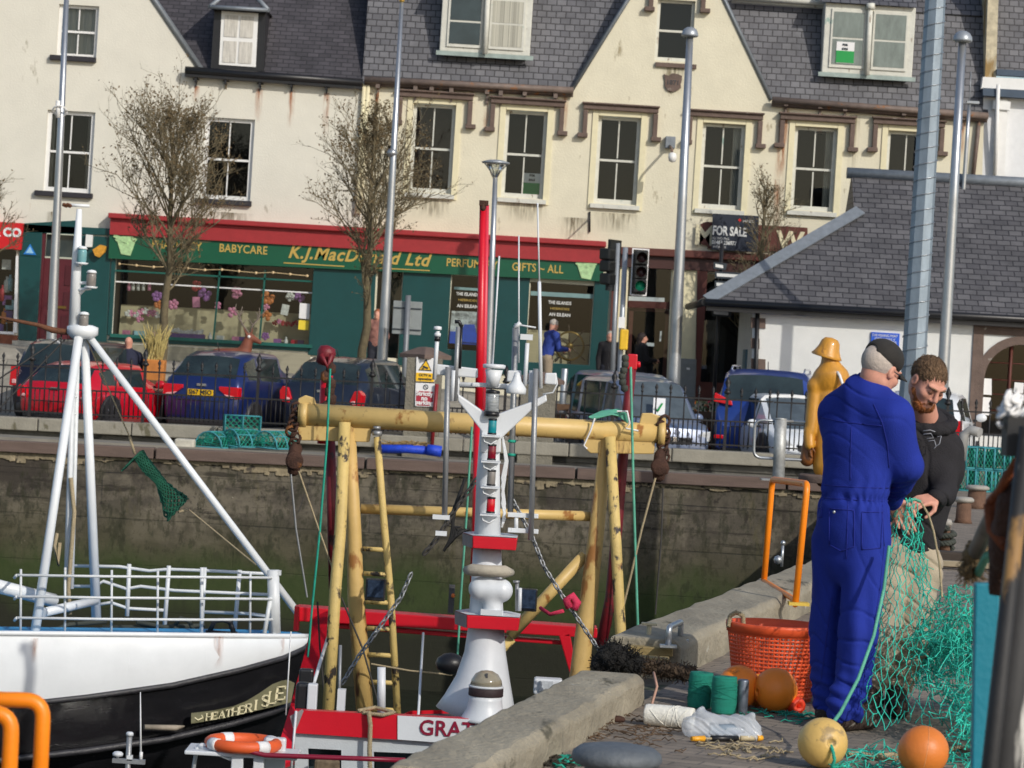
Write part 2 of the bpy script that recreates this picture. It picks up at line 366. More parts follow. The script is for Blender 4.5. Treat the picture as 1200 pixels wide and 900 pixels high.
def sash(parent,cx,cy,w,h,Y=FY,frame=None,room='d',rec=.14,bars=True,curtain=None,vert=True,style=4):
    """a sash window: frame, meeting rail, glazing bars as one frame mesh, glass and the room behind; w,h = opening in pixels"""
    frame=frame or whp; fwp=w*.085 if w>30 else 3; q=MB()
    r=rec
    for (dx,dy,ww,hh) in ((-(w-fwp)/2,0,fwp,h),((w-fwp)/2,0,fwp,h)): fq(q,cx+dx,cy+dx*.061,ww,hh,-r+.05,-r-.03,Y)
    fq(q,cx+h/2*.061*1-0,cy-(h-fwp)/2,w-2*fwp-.3,fwp*.8,-r+.045,-r-.03,Y)
    fq(q,cx-h/2*.061,cy+(h-fwp*1.3)/2,w-2*fwp-.3,fwp*1.3,-r+.045,-r-.03,Y)
    fo=q.build('window',frame,parent)
    s=MB(); fq(s,cx,cy,w-2*fwp-.4,2.6,-r+.03,-r-.02,Y); s.build('meeting_rail',frame,fo)
    if vert:
        s=MB()
        for sg in(-1,1): fq(s,cx-sg*h/4*.061,cy+sg*h/4,1.5,h/2-fwp-1.6,-r+.012,-r-.02,Y)
        s.build('glazing_bar',frame,fo)
    g=MB(); g.add([Vector((a[0],Y+r+.004,a[1])) for a in xz(qr(cx,cy,w-2*fwp+.6,h-2*fwp+.6),Y)],[(0,1,2,3)]); g.build('pane',wg,fo)
    # room: open box behind the glass
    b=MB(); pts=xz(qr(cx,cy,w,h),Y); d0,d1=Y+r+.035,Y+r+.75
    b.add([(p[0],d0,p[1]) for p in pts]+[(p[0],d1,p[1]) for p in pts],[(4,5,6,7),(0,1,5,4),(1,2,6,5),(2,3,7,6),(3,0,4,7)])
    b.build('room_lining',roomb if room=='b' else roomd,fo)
    if curtain:
        c=MB()
        for (fx,fw) in curtain:   # fraction of width
            N=8; x0=cx+(fx-.5)*w; 
            for i in range(N):
                xa=x0+fw*w*i/N; xb=x0+fw*w*(i+1)/N; pa=qr((xa+xb)/2,cy,(xb-xa),h*.92); z=xz(pa,Y); da=.06+.05*(i%2); db=.06+.05*((i+1)%2)
                c.add([(z[0][0],d0+da,z[0][1]),(z[1][0],d0+db,z[1][1]),(z[2][0],d0+db,z[2][1]),(z[3][0],d0+da,z[3][1])],[(0,1,2,3)])
        c.build('curtain',curt,fo)
    return fo
# ---------------------------------------------------------------- building A (left)
Aw=[(92,38,46,62),(80,177,55,95),(268,187,57,95)]
Aw=[(91,37,47,62),(81,178,56,96),(267,187,58,97)]
q=MB(); outer=[W(p) for p in ((-330,470),(131,478),(421,486),(427,97),(232,80),(178,0),(87,-136),(-60,62),(-330,48))]
shopA=[[(135,314),(366,325),(362,408),(132,396)]]
def lean(y,x0,yr): return x0+(yr-y)*.058
openA=[xz(qr(cx,cy,w,h),FY) for cx,cy,w,h in Aw]
shop_holes=[ [(-60,272),(20,276),(15,392),(-66,388)], [(50,272),(92,274),(86,400),(44,397)], [(136,301),(369,312),(362,404),(131,391)] ]
openA+= [xz(list(reversed(h)),FY) for h in shop_holes]
q.cm=0; holed(q,outer,openA,FY,.16)
wA=q.build('wall',cream,bldA)
def side(parent,px_a,px_b,depth,mt,name='side_wall'):
    a=W(px_a); b=W(px_b); z=MB(); z.quad((a[0],FY,a[1]),(b[0],FY,b[1]),(b[0],FY+depth,b[1]),(a[0],FY+depth,a[1])); return z.build(name,mt,parent)
sash(bldA,*Aw[0],curtain=[(.1,.8)],room='d'); sash(bldA,*Aw[1],curtain=[(.03,.12),(.84,.13)]); sash(bldA,*Aw[2])
for cx,cy,w in ((86,69,54),(75,228,68),(262,237,66)):
    z=MB(); fq(z,cx,cy,w,6,.12,-.05,FY); z.build('window_sill',dkst,bldA,bevel=.01)
# roof of A: eaves right of the gable
ex0,ex1=P(228,84,FY),P(424,96,FY)
def roofquad(parent,e0,e1,y0,run,rise,mt,name='roof',cut=None):
    z=MB(); a=Vector((e0.x,y0,e0.z)); b=Vector((e1.x,y0,e1.z)); z.quad(a,b,b+Vector((0,run,rise)),a+Vector((0,run,rise))); 
    c=Vector((0,run,rise)); z.quad(a+c,b+c,b+c+Vector((0,5,-3.5)),a+c+Vector((0,5,-3.5)))
    return z.build(name,mt,parent)
rA=roofquad(bldA,P(150,76,FY),ex1,FY+.014,3.4,4.6,sl_a)
# gable body: a roof ridge running back from the gable, with a stone skew along its edge
gp=[W(p) for p in ((-62,66),(87,-136),(234,84))]
z=MB()
for i in (0,1):
    a,b=gp[i],gp[i+1]; z.quad((a[0],FY+.02,a[1]),(b[0],FY+.02,b[1]),(b[0],FY+5,b[1]),(a[0],FY+5,a[1]))
z.build('gable_roof',sl_h,rA)
z=MB()
for a,b in (((87,-139),(236,82)),((-64,64),(87,-139))):
    pa,pb=P(*a,FY),P(*b,FY); z.tube([Vector((pa.x,FY-.02,pa.z)),Vector((pb.x,FY-.02,pb.z))],.07,4)
z.build('gable_skew',lead,bldA)
z=MB(); pa,pb=P(217,82,FY-.2),P(425,97,FY-.2); z.tube([pa,pb],.085,8); z.box((pa+pb)/2+Vector((0,.06,-.07)),((pb-pa).length,.16,.14),Matrix.Rotation(-math.atan2(pa.z-pb.z,pb.x-pa.x)*-1,3,'Y')); z.build('gutter',black,bldA)
for x,y in ((230,93),(265,95),(305,98),(342,99),(383,102)):
    z=MB(); a=P(x,y-5,FY-.1); z.box(a+Vector((0,.0,-.06)),(.05,.18,.2)); z.box(P(x,y+4,FY-.03),(.03,.05,.16)); z.box(P(x,y,FY-.03),(.14,.05,.03)); z.build('gutter_bracket',black,bldA)
# dormer A
dm=MB(); c=xz(((247,80),(309,84),(312,10),(252,6)),FY); dm.prism(c,FY-.04,FY+2.2)
dmo=dm.build('dormer',black,bldA)
z=MB(); z.quad(*[Vector((p[0],FY-.06,p[1])) for p in xz(((257,76),(300,79),(303,16),(260,13)),FY)])
fo=z.build('window',whp,dmo)
for i,cy in ((0,31),(1,61)):
    for j in (0,1):
        z=MB(); z.add([Vector((p[0],FY-.075,p[1])) for p in xz(qr(271-i*1.7+j*18.5,cy+j*1.1,15.5,25),FY)],[(0,1,2,3)]); z.build('pane',curt if True else wg,fo)
z=MB(); a=[P(246,8,FY-.3),P(314,12,FY-.3)]; ap=P(283,-22,FY+.8); bk=[Vector((a[0].x,FY+2.2,a[0].z)),Vector((a[1].x,FY+2.2,a[1].z))]; ap2=Vector((ap.x,FY+2.4,ap.z))
z.add([a[0],a[1],ap,bk[0],bk[1],ap2],[(0,1,2),(1,4,5,2),(3,0,2,5),(0,3,4,1)]); dr=z.build('dormer_roof',sl_a,dmo)
z=MB(); z.tube([a[0],ap],.06,5); z.tube([a[1],ap],.06,5); z.tube(a,.05,5); z.build('hip_flashing',lead,dmo)
# ---------------------------------------------------------------- building B (centre)
Bw=[(506.5,174,50,104,None,'b'),(614.5,181,49,102,None,'d'),(723.5,188,50,102,None,'d'),(846,195,50,100,[(.74,.24)],'d'),(954,198,50,98,[(.76,.22)],'d'),(1061,203,46,98,None,'d')]
Bg=(791,36,44,72)
outer=[W(p) for p in ((421,486),(1143,500),(1153,138),(905,116),(852,0),(800,-102),(735,0),(668,106),(427,97))]
holes=[xz(qr(b[0],b[1],b[2],b[3]),FY) for b in Bw]+[xz(qr(*Bg),FY)]
shopB=[[(443,316),(472,318),(466,420),(437,418)],[(530,322),(576,325),(571,412),(524,409)],[(622,330),(696,335),(690,428),(616,424)],[(737,312),(787,315),(781,452),(731,449)],[(826,320),(905,325),(898,452),(820,448)]]
holes+=[xz(list(reversed(h)),FY) for h in shopB]
q=MB(); holed(q,outer,holes,FY,.18); q.build('wall',ochre,bldB)
for b in Bw: sash(bldB,b[0],b[1],b[2],b[3],curtain=b[4],room=b[5],rec=.18,frame=oldwh)
sash(bldB,*Bg,room='d',vert=False,rec=.18,frame=oldwh)
for i,b in enumerate(Bw):
    cx,cy,w,h=b[:4]
    # smooth margin round the opening
    z=MB(); mw=7
    fq(z,cx-(w+mw)/2,cy-(w+mw)/2*.061,mw-.4,h+mw*2,.03,-.01,FY); fq(z,cx+(w+mw)/2,cy+(w+mw)/2*.061,mw-.4,h+mw*2,.03,-.01,FY)
    fq(z,cx+(h+mw)/2*.061,cy-(h+mw)/2,w-.4,mw-.4,.03,-.01,FY); z.build('window_margin',ochre_s,bldB)
    z=MB(); fq(z,cx-h/2*.061,cy+h/2+3.5,w+8,5,.10,-.05,FY); z.build('window_sill',oldwh,bldB)
    # hood moulding with label stops
    z=MB(); tw=w+32; ty=cy-h/2-10; tx=cx+h/2*.061+1; 
    z.cs=False
    def bar(px,r):
        z.tube([P(*p,FY-.05) for p in px],r,6,smooth=False)
    l=(tx-tw/2,ty-tw/2*.061); r_=(tx+tw/2,ty+tw/2*.061); ll=(l[0]-2.2,l[1]+35); rl=(r_[0]-2.2,r_[1]+35)
    fq(z,tx,ty,tw+6,7,.13,-.02,FY); fq(z,tx+.1,ty-3.6,tw+9,2,.19,-.02,FY)
    fq(z,(l[0]+ll[0])/2,(l[1]+ll[1])/2+2.5,5.5,31,.125,-.02,FY); fq(z,(r_[0]+rl[0])/2,(r_[1]+rl[1])/2+2.5,5.5,31,.125,-.02,FY)
    fq(z,ll[0]-2,ll[1]-1,12,5,.16,-.02,FY); fq(z,rl[0]+2,rl[1]-1,12,5,.16,-.02,FY)
    z.build('hood_moulding',stone,bldB,bevel=.012)
for px,py in ((763,6),(824,8)): z=MB(); fq(z,px,py-6,5.5,24,.125,-.02,FY); fq(z,px+(-2 if px<790 else 2),py+5,12,5,.16,-.02,FY); z.build('hood_moulding',stone,bldB,bevel=.012)
z=MB(); fq(z,792,77,48,5,.07,-.02,FY); z.build('window_sill',stone,bldB)
# date shield
z=MB(); z.prism(xz([(778,87),(783,89),(788,86),(794,87),(799,89),(799,94),(797.5,99),(798,103),(794,106),(788,108),(782,106),(779,101),(779.5,95)],FY),FY-.05,FY+.02)
sh=z.build('date_shield',stone,bldB); textmesh('1871',.15,ink,'date_numerals',sh,P(788.5,97,FY-.055),(1,0,0),(0,0,1),ext=.002)
# roofs of B
r1=roofquad(bldB,P(424,97,FY),P(760,116,FY),FY+.014,1.3,4.0,sl_b); 
r2=roofquad(bldB,P(840,112,FY),P(1158,134,FY),FY+.014,.75,2.28,sl_b); z=MB(); a_,b__=P(840,0,FY+.7),P(1158,19,FY+.7); z.quad(a_,b__,b__+Vector((0,3.5,4)),a_+Vector((0,3.5,4))); z.build('upper_roof',sl_b,r2)
z=MB()
for (a,b) in (((668,106),(800,-104)),((905,116),(800,-104))):
    pa,pb=W(a),W(b); z.quad((pa[0],FY+.02,pa[1]),(pb[0],FY+.02,pb[1]),(pb[0],FY+5,pb[1]),(pa[0],FY+5,pa[1]))
z.build('gable_roof',sl_h,r1)
z=MB()
for a,b in (((669,107),(800,-104)),((904,117),(800,-104))): z.tube([P(*a,FY-.02),P(*b,FY-.02)],.05,4)
z.build('gable_skew',lead,bldB)
for a,b,nm in (((427,93),(672,106),'g'),((905,117),(1158,136),'g'),((858,-4),(1044,8),'w')):
    z=MB(); off=.2 if nm=='g' else -.45
    pa,pb=P(*a,FY-off),P(*b,FY-off); z.tube([pa,pb],.075,8); z.tube([pa+Vector((0,.1,-.07)),pb+Vector((0,.1,-.07))],.07,4); z.build('gutter',gutter if nm=='g' else oldwh,bldB)
for x,y in ((443,103),(487,106),(506,106),(529,108),(571,110),(587,112),(615,112),(651,115),(921,124),(961,127),(990,130),(1059,135),(1128,140)):
    z=MB(); z.box(P(x,y-3,FY-.1),(.09,.2,.13)); z.box(P(x,y+5,FY-.04),(.045,.07,.24)); z.build('gutter_bracket',gutter,bldB)
for x0,y0,x1,y1,mt in ((427,98,418,250,ochre_s),(431.5,100,421,250,ochre_s),(1148,137,1140,210,gutter)):
    z=MB(); z.tube([P(x0,y0,FY-.08),P(x1,y1,FY-.08)],.05,7); z.build('downpipe',mt,bldB)
# rust and damp streaks running down the walls
def stain_mat(nm,col,a=.75):
    M=bpy.data.materials.new(nm); M.use_nodes=True; n=M.node_tree.nodes; L=M.node_tree.links; b=n['Principled BSDF']; b.inputs['Base Color'].default_value=(*col,1); b.inputs['Roughness'].default_value=.9
    tc=n.new('ShaderNodeTexCoord'); sp=n.new('ShaderNodeSeparateXYZ'); L.new(tc.outputs['Generated'],sp.inputs[0])
    def mth(op,x,y=None,v=None):
        m_=n.new('ShaderNodeMath'); m_.operation=op; m_.use_clamp=True; L.new(x,m_.inputs[0])
        if y is not None: L.new(y,m_.inputs[1])
        if v is not None: m_.inputs[1].default_value=v
        return m_.outputs[0]
    pp=n.new('ShaderNodeMath'); pp.operation='PINGPONG'; pp.inputs[1].default_value=.5; L.new(sp.outputs[0],pp.inputs[0]); e=mth('MULTIPLY',pp.outputs[0],v=2.); f=mth('MULTIPLY',e,sp.outputs[2])
    mp=n.new('ShaderNodeMapping'); mp.inputs['Scale'].default_value=(9,9,1.2); L.new(tc.outputs['Object'],mp.inputs[0]); nz=n.new('ShaderNodeTexNoise'); nz.inputs['Scale'].default_value=2; nz.inputs['Detail'].default_value=8; L.new(mp.outputs[0],nz.inputs['Vector']); r=n.new('ShaderNodeMapRange'); r.inputs[1].default_value=.35; r.inputs[2].default_value=.65; L.new(nz.outputs[0],r.inputs[0])
    g_=mth('MULTIPLY',f,r.outputs[0]); h_=mth('MULTIPLY',g_,v=a*2); L.new(h_,b.inputs['Alpha']); return M
rust_s=stain_mat('rust_streak',S(170,96,40),.55); damp_s=stain_mat('damp_streak',S(120,110,88),.5)
for i,(x,y,w_,h_,par,mt) in enumerate(((303,124,10,40,bldA,rust_s),(341,128,9,44,bldA,rust_s),(382,134,9,50,bldA,rust_s),(230,112,8,22,bldA,rust_s),(60,262,14,28,bldA,damp_s),(268,262,60,26,bldA,damp_s),(440,140,6,60,bldB,rust_s),(437,175,12,110,bldB,damp_s),(570,140,8,50,bldB,rust_s),(661,140,9,60,bldB,rust_s),(672,270,40,30,bldB,damp_s),(722,262,56,24,bldB,damp_s),(614,250,56,24,bldB,damp_s),(919,160,9,80,bldB,rust_s),(914,200,14,120,bldB,rust_s),(961,145,7,24,bldB,rust_s),(850,262,50,30,bldB,damp_s),(790,95,36,40,bldB,damp_s),(1000,170,14,70,bldB,damp_s),(1128,165,9,50,bldB,rust_s),(506,245,50,24,bldB,damp_s),(910,240,10,60,bldB,rust_s))):
    z=MB(); z.add([Vector((p[0],FY-.004-.0005*(i%3),p[1])) for p in xz(qr(x,y,w_,h_),FY)],[(0,1,2,3)]); z.build('wall_stain',mt,par)
# paired dormers
def dormer(cx,cy,w,h,pane_l,pane_r,sale=False):
    z=MB(); c=xz(qr(cx,cy,w+6,h+6),FY); z.prism(c,FY-.02,FY+1.6); d=z.build('dormer',oldwh,bldB,bevel=.02)
    for sx in (-1,1):
        ox=cx+sx*w*.245; oy=cy+sx*w*.245*.061; ww=w*.36; hh=h*.84
        f=MB(); fq(f,ox,oy,ww+5,hh+5,.055,-.01,FY); fo=f.build('window',oldwh,d)
        for sy in (-1,1):
            g=MB(); g.add([Vector((p[0],FY-.062,p[1])) for p in xz(qr(ox-sy*hh*.25*.061,oy+sy*hh*.25,ww,hh*.5-2.2),FY)],[(0,1,2,3)]); g.build('pane',pane_l if sx<0 else pane_r,fo)
    z=MB(); z.tube([P(cx+h*.03,cy-h/2-4,FY-.12),P(cx-h*.03,cy+h/2+3,FY-.12)],.06,8); z.tube([P(cx+h*.03,cy-h/2-5,FY-.12),P(cx+h*.03,cy-h/2+2,FY-.12)],.1,8); z.build('downpipe',oldwh,d)
    z=MB(); fq(z,cx-h/2*.061,cy+h/2+5,w+14,5,.035,-.02,FY); z.build('lead_apron',mat('pale_lead',S(150,165,160),.6,var=.2,bump=.2),d)
    z=MB(); e0,e1=qr(cx,cy-h/2-6,w+14,4)[0:2]; a,b=P(*e0,FY-.15),P(*e1,FY-.15); z.quad(a,b,b+Vector((0,1.8,1.3)),a+Vector((0,1.8,1.3))); z.build('dormer_roof',sl_b,d)
    return d
dkp=mat('dark_pane',(.03,.045,.05),.08,var=.3,vscale=2,bump=0,spec=.6); blp=mat('slatted_blind_pane',S(170,168,155),.3,var=.55,vscale=3,bump=0,stretch=(14,1,.02)); gyp=mat('net_curtain_pane',S(120,130,125),.25,var=.2,vscale=3,bump=0,stretch=(3,1,1))
dormer(570,27,100,66,dkp,blp); dB=dormer(1018,47,100,76,gyp,gyp)
def sale_board(name,label,cx,cy,w,h,parent=None,Y=FY,front=.08):
    """estate agent's window poster"""
    z=MB(); fq(z,cx,cy,w,h,front,front-.01,Y); o=z.build('sale_poster',signw,parent); o['label']=label
    if parent is None: o['category']='poster'
    z=MB(); fq(z,cx-h*.2*.061,cy+h*.2,w,h*.56,front+.006,front+.001,Y); z.build('poster_panel',signg,o)
    ht=h/53.*.2
    for k,(t,dy) in enumerate((('FOR',-.38),('SALE',-.19))): textmesh(t,ht*.62,ink,'poster_words',o,P(cx-dy*h*.061,cy+dy*h,Y-front-.012),(1,0,0),(0,0,1),bold=.004)
    return o
tag(sale_board('p','green and white for sale poster in the right dormer window',990,62,21,25,front=.075),group=None)
tag(sale_board('p','green and white for sale poster in the first floor window above the traffic lights',623,216,20,27,front=-.2,Y=FY))
# ---------------------------------------------------------------- building C (right)
q=MB(); outer=[W(p) for p in ((1143,500),(1500,520),(1520,128),(1153,106))]; q.add([(p[0],FY+.05,p[1]) for p in outer],[(0,1,2,3)]); q.build('wall',mat('white_wall_paint',S(222,224,226),.8,var=.05,bump=.2),bldC)
bluegr=mat('blue_grey_paint',S(62,78,96),.6,var=.1)
z=MB(); z.prism(xz([(1150,113),(1500,134),(1500,124),(1150,104)],FY),FY-.25,FY); z.prism(xz([(1168,88),(1500,108),(1500,101),(1168,81)],FY),FY-.02,FY+.2); z.build('eaves_band',bluegr,bldC)
z=MB(); z.prism(xz([(1165,206),(1176,207),(1180,118),(1170,117)],FY),FY-.12,FY); z.prism(xz([(1162,128),(1182,130),(1183,120),(1163,118)],FY),FY-.18,FY); z.build('pilaster',whp,bldC)
z=MB(); z.prism(xz([(1155,92),(1168,93),(1172,-40),(1160,-40)],FY),FY+.1,FY+1.2); z.build('chimney_stack',mat('stained_chimney',S(190,180,155),.9,var=.3,spot=((.3,.2,.08),.55,2,(1,1,.3))),bldC)
z=MB(); a,b=P(1168,82,FY+.2),P(1500,102,FY+.2); z.quad(a,b,b+Vector((0,2,5)),a+Vector((0,2,5))); z.build('roof',sl_b,bldC)
z=MB(); z.prism(xz([(1150,104),(1500,124),(1500,108),(1152,90)],FY),FY+.0,FY+.3); z.build('parapet',whp,bldC)
z=MB(); z.tube([P(1170,99,FY-.3),P(1166,206,FY-.1)],.045,7); z.build('downpipe',whp,bldC)
# ---------------------------------------------------------------- pharmacy shop front
sh=thing('shop_front','teal and green pharmacy shop front with red cornice under the cream building','shop front',(-4,FY,1.2))
z=MB(); fpoly(z,[(130,275),(708,309),(709,289),(131,256)],.22,.0,FY); z.build('cornice',redp,sh)
z=MB(); fpoly(z,[(129,256),(710,290),(710,283.5),(129,250)],.34,.0,FY); z.build('cornice_ledge',redp,sh,bevel=.02)
z=MB(); fpoly(z,[(128,303),(706,330),(708,304),(130,270)],.16,.0,FY); fas=z.build('fascia',green_f,sh)
def lett(s,x,y,sz,sp=1.0,shear=0,bold=.008,parent=None,mt=None,xs=1.0,Y=FY-.165,w=None):
    X=(P(x+10,y+.62,Y)-P(x-10,y-.62,Y)).normalized(); Zv=Vector((-X.z,0,X.x))
    return textmesh(s,sz,mt or goldl,'lettering',parent,P(x,y,Y),X,Zv,shear=shear,bold=bold,space=sp,xs=xs,ext=.004,fit=w and w/ppm(Y))
lett('PHARMACY',207,288,.25,1.05,parent=fas,w=58,bold=.004); lett('BABYCARE',285,292.5,.25,1.05,parent=fas,w=56,bold=.004)
lett('K.J.MacDonald Ltd',420,300.5,.40,1.08,.3,.009,parent=fas,w=168)
lett('PERFUMERY',553,309.5,.25,1.05,parent=fas,w=60,bold=.004); lett('GIFTS ~ ALL',630,314.5,.25,1.05,parent=fas,w=60,bold=.004)
z=MB(); fpoly(z,[(333,308.8),(404,313),(404,311.8),(333,307.6)],.17,.16,FY); z.build('underline',goldl,fas); z=MB(); fpoly(z,[(440,314.8),(504,318),(504,316.8),(440,313.6)],.17,.16,FY); z.build('underline',goldl,fas)
mort=mat('mortar_emblem',S(170,205,150),.5,var=.3,vscale=12,bump=0)
for cx,cy,fl in ((150,288,-1),(688,316,1)):
    z=MB(); f=fl
    z.prism(xz([(cx-12*1,cy-7),(cx-7,cy+10),(cx+4,cy+12),(cx+10,cy-5)],FY),FY-.185,FY-.16)
    e=[(cx+13*math.cos(t)-1,cy-7+4*math.sin(t)) for t in [i*math.pi/8 for i in range(16)]]; z.prism(xz(e,FY),FY-.19,FY-.16)
    z.prism(xz([(cx-2*f,cy-6),(cx+15*f,cy-14),(cx+16*f,cy-10),(cx,cy-2)],FY),FY-.2,FY-.18); z.build('pestle_and_mortar',mort,fas)
# plain teal panels (proud of the wall), windows with goods
z=MB()
for pts in ([(23,300),(49,302),(43,400),(22,398)],[(50,273),(94,275),(96,258),(26,262),(25,272)],[(93,276),(131,278),(125,404),(86,402)],[(24,262),(130,268),(130,276),(24,272)],[(368,311),(441,314),(436,420),(361,416)],[(473,316),(529,319),(523,432),(466,428)],[(577,321),(621,324),(615,440),(570,437)],[(697,328),(715,329),(708,440),(690,438)],[(23,300),(24,272),(50,273),(49,302)],
            [(131,304),(136,304),(131,393),(126,393)],[(131,391),(364,404),(363,412),(126,399)],[(523,409),(572,412),(571,440),(523,437)],[(615,424),(691,428),(690,452),(614,450)]):
    fpoly(z,pts,.06,-.02,FY)
z.build('panelling',teal,sh,bevel=.01)
z=MB(); fpoly(z,[(126,402),(364,414),(363,440),(124,428)],.05,-.02,FY); z.build('stall_riser',mat('beige_riser',S(150,145,125),.7,var=.1,stretch=(.1,1,9),vscale=3),sh)
z=MB(); fpoly(z,[(130,395),(366,408),(366,404),(130,391)],.14,-.02,FY); z.build('window_sill',tealtrim,sh)
z=MB()
for x0,y0,x1,y1 in ((258,313,250,398),(311,316,304,400)): fpoly(z,[(x1-1,y1),(x1+1,y1),(x0+1,y0),(x0-1,y0)],.0,-.06,FY)
fpoly(z,[(135,318),(368,331),(368,329),(135,316)],.0,-.06,FY); z.build('window_bars',tealtrim,sh)
z=MB(); fpoly(z,[(135,330.5),(366,344),(366,342.5),(135,329)],-.08,-.1,FY); z.build('display_rail',signw,sh)
def shopwin(pts,depth,inner,lining,parent,gx=wg):
    X=xz(pts,FY); g=MB(); g.add([(p[0],FY+.1,p[1]) for p in X],[(0,1,2,3)]); g.build('shop_window',gx,parent)
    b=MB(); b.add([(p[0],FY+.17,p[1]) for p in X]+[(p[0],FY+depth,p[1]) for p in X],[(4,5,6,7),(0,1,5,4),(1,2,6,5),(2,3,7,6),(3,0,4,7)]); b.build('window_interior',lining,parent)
shopwin(shop_holes[2],1.4,None,roomd,sh)
for h in (shopB[0],shopB[1],shopB[2]): shopwin(h,1.3,None,roomd,sh)
# back panels and goods in the big window
beige=mat('beige_back_panel',S(200,185,150),.8,var=.06,bump=.0,vscale=3,stretch=(.05,.05,12))
z=MB(); fpoly(z,[(134,392),(362,405),(365,368),(137,356)],-.75,-.8,FY); z.build('display_backboard',beige,sh)
goods=[mat('goods_%s'%n_,c,.5,var=.25,vscale=20,bump=0) for n_,c in (('pink',S(215,135,165)),('white',S(215,212,205)),('purple',S(98,66,132)),('red',S(180,50,60)),('aqua',S(140,185,195)),('orange',S(205,120,60)),('violet',S(150,96,160)))]
rg=random.Random(5)
def goodie(kind,x,y,sz,ci,Y):
    z=MB(); c=P(x,y,Y); sz*=.78
    if kind=='box': z.box(c,(sz,sz*.6,sz*1.1),Matrix.Rotation(rg.uniform(-.5,.5),3,'Z'))
    elif kind=='flower':
        for k in range(6):
            a=k*1.047+rg.random(); z.ball(c+Vector((math.cos(a)*sz*.5,0,math.sin(a)*sz*.5)),sz*.34,8,(1,.5,1))
        z.ball(c,sz*.25,8)
    elif kind=='bottle': z.lathe([(sz*.3,0),(sz*.32,sz*.9),(sz*.12,sz*1.1),(sz*.12,sz*1.4)],c-Vector((0,0,sz*.5)),8)
    elif kind=='card': z.box(c,(sz*.7,.02,sz),Matrix.Rotation(rg.uniform(-.3,.3),3,'Y'))
    z.build({'box':'gift_box','flower':'paper_flower','bottle':'bottle','card':'card'}[kind],goods[ci],sh)
for i,(x,y,s_,c) in enumerate(((184,345,.2,6),(186,355,.17,5),(203,355,.2,0),(240,343,.25,6),(255,356,.14,0),(277,341,.22,0),(314,347,.25,5),(340,346,.17,1),(351,346,.2,6),(312,368,.2,5),(230,333,.2,3),(272,364,.2,0),(311,392,.15,6),(164,372,.14,0),(312,358,.13,0))): goodie('flower',x,y+2,s_,c,FY+.3)
for x in range(150,186,5): goodie('flower',x,367+rg.uniform(-3,3),.13,rg.choice((0,1,0)),FY+.55)
for x in range(322,354,5): goodie('flower',x,378+rg.uniform(-2,2),.1,rg.choice((0,3)),FY+.55)
for x in range(196,238,4): goodie('flower',x,388+(x-196)*.06+rg.uniform(-2,1),.09,1,FY+.4)
z=MB(); fpoly(z,[(196,400),(238,402),(238,392),(196,390)],-.25,-.5,FY); z.build('display_trough',goods[2],sh)
for x in (151,156,162,168,175): goodie('bottle',x,337,.17,0 if x%2 else 1,FY+.45)
for x,c,k in ((148,0,'box'),(160,4,'box'),(167,4,'box'),(182,6,'box'),(188,1,'bottle'),(201,0,'flower'),(246,1,'bottle'),(258,1,'box'),(276,0,'box'),(283,2,'box'),(325,6,'box'),(335,1,'bottle'),(345,3,'box'),(352,2,'box')): goodie(k,x,391+(x-140)*.057,.2,c,FY+.45)
for x,y in ((230,354),(334,363)): goodie('card',x,y,.3,1 if x>300 else 0,FY+.2)
z=MB(); fpoly(z,[(350,373),(362,374),(363,356),(351,355)],-.09,-.095,FY); z.build('notice_sheet',signw,sh)
z=MB(); fpoly(z,[(349,386),(361,387),(362,376),(350,375)],-.09,-.095,FY); z.build('notice_sheet',mat('yellow_notice',S(230,205,60),.5,var=.05,bump=0),sh)
z=MB()
for i in range(12): z.ball(P(140+i*20,309+i*1.15+(i*7%3)*.8,FY-.02),.035,6)
z.tube([P(140+i*20,309+i*1.15+(i*7%3)*.8,FY-.02) for i in range(12)],.008,4)
z.build('string_of_bulbs',mat('warm_bulb',(.8,.6,.35),.4,bump=0),sh)
# wheel window
z=MB(); fpoly(z,[(617,424),(690,428),(692,390),(619,386)],-.6,-.65,FY); z.build('display_backboard',beige,sh)
brass=mat('brass_and_dark_wood',S(120,95,45),.35,.6,var=.2,bump=0); dw=mat('dark_wood',(.05,.03,.02),.5,bump=.1)
c=P(667.5,405.5,FY+.35); z=MB(); R_=.335
z.lathe([(R_-.045,-.03),(R_+.0,-.035),(R_+.0,.035),(R_-.045,.03),(R_-.045,-.03)],c,32,(0,1,0)); z.lathe([(.01,-.06),(.07,-.05),(.08,.03),(.01,.03)],c,12,(0,-1,0)); wh=z.build('ships_wheel',brass,sh)
for k in range(8):
    a=k*math.pi/4+.1; d=Vector((math.cos(a),0,math.sin(a))); z=MB(); z.tube([c+d*.06,c+d*.16,c+d*.25,c+d*(R_+.03),c+d*(R_+.08),c+d*(R_+.14)],[.014,.022,.013,.015,.022,.013],6); z.build('spoke',dw,wh)
z=MB(); fpoly(z,[(622,346),(696,350),(696,345),(622,341)],-.05,-.12,FY); z.build('window_bars',mat('pale_teal_bar',S(120,150,150),.5),sh)
z=MB(); fpoly(z,[(532,339),(578,342),(578,339),(532,336)],-.05,-.12,FY); z.build('window_bars',MATS['pale_teal_bar'],sh)
lw=mat('white_letter',(.75,.75,.72),.5,var=0,bump=0)
for cx,cy in ((656,362),(548,352)):
    for s_,dy,n_ in (('THE ISLANDS',-7,0),('AN EILEAN',7,1)):
        lett(s_,cx,cy+dy,.1,1,0,.002,sh,lw,Y=FY+.09,w=27-2*n_)
    lett('HEBRIDES',cx,cy,.07,1,0,.0,sh,goldl,Y=FY+.09,w=22)
bluep=mat('blue_display',S(30,80,190),.5,var=.2,vscale=8,bump=0)
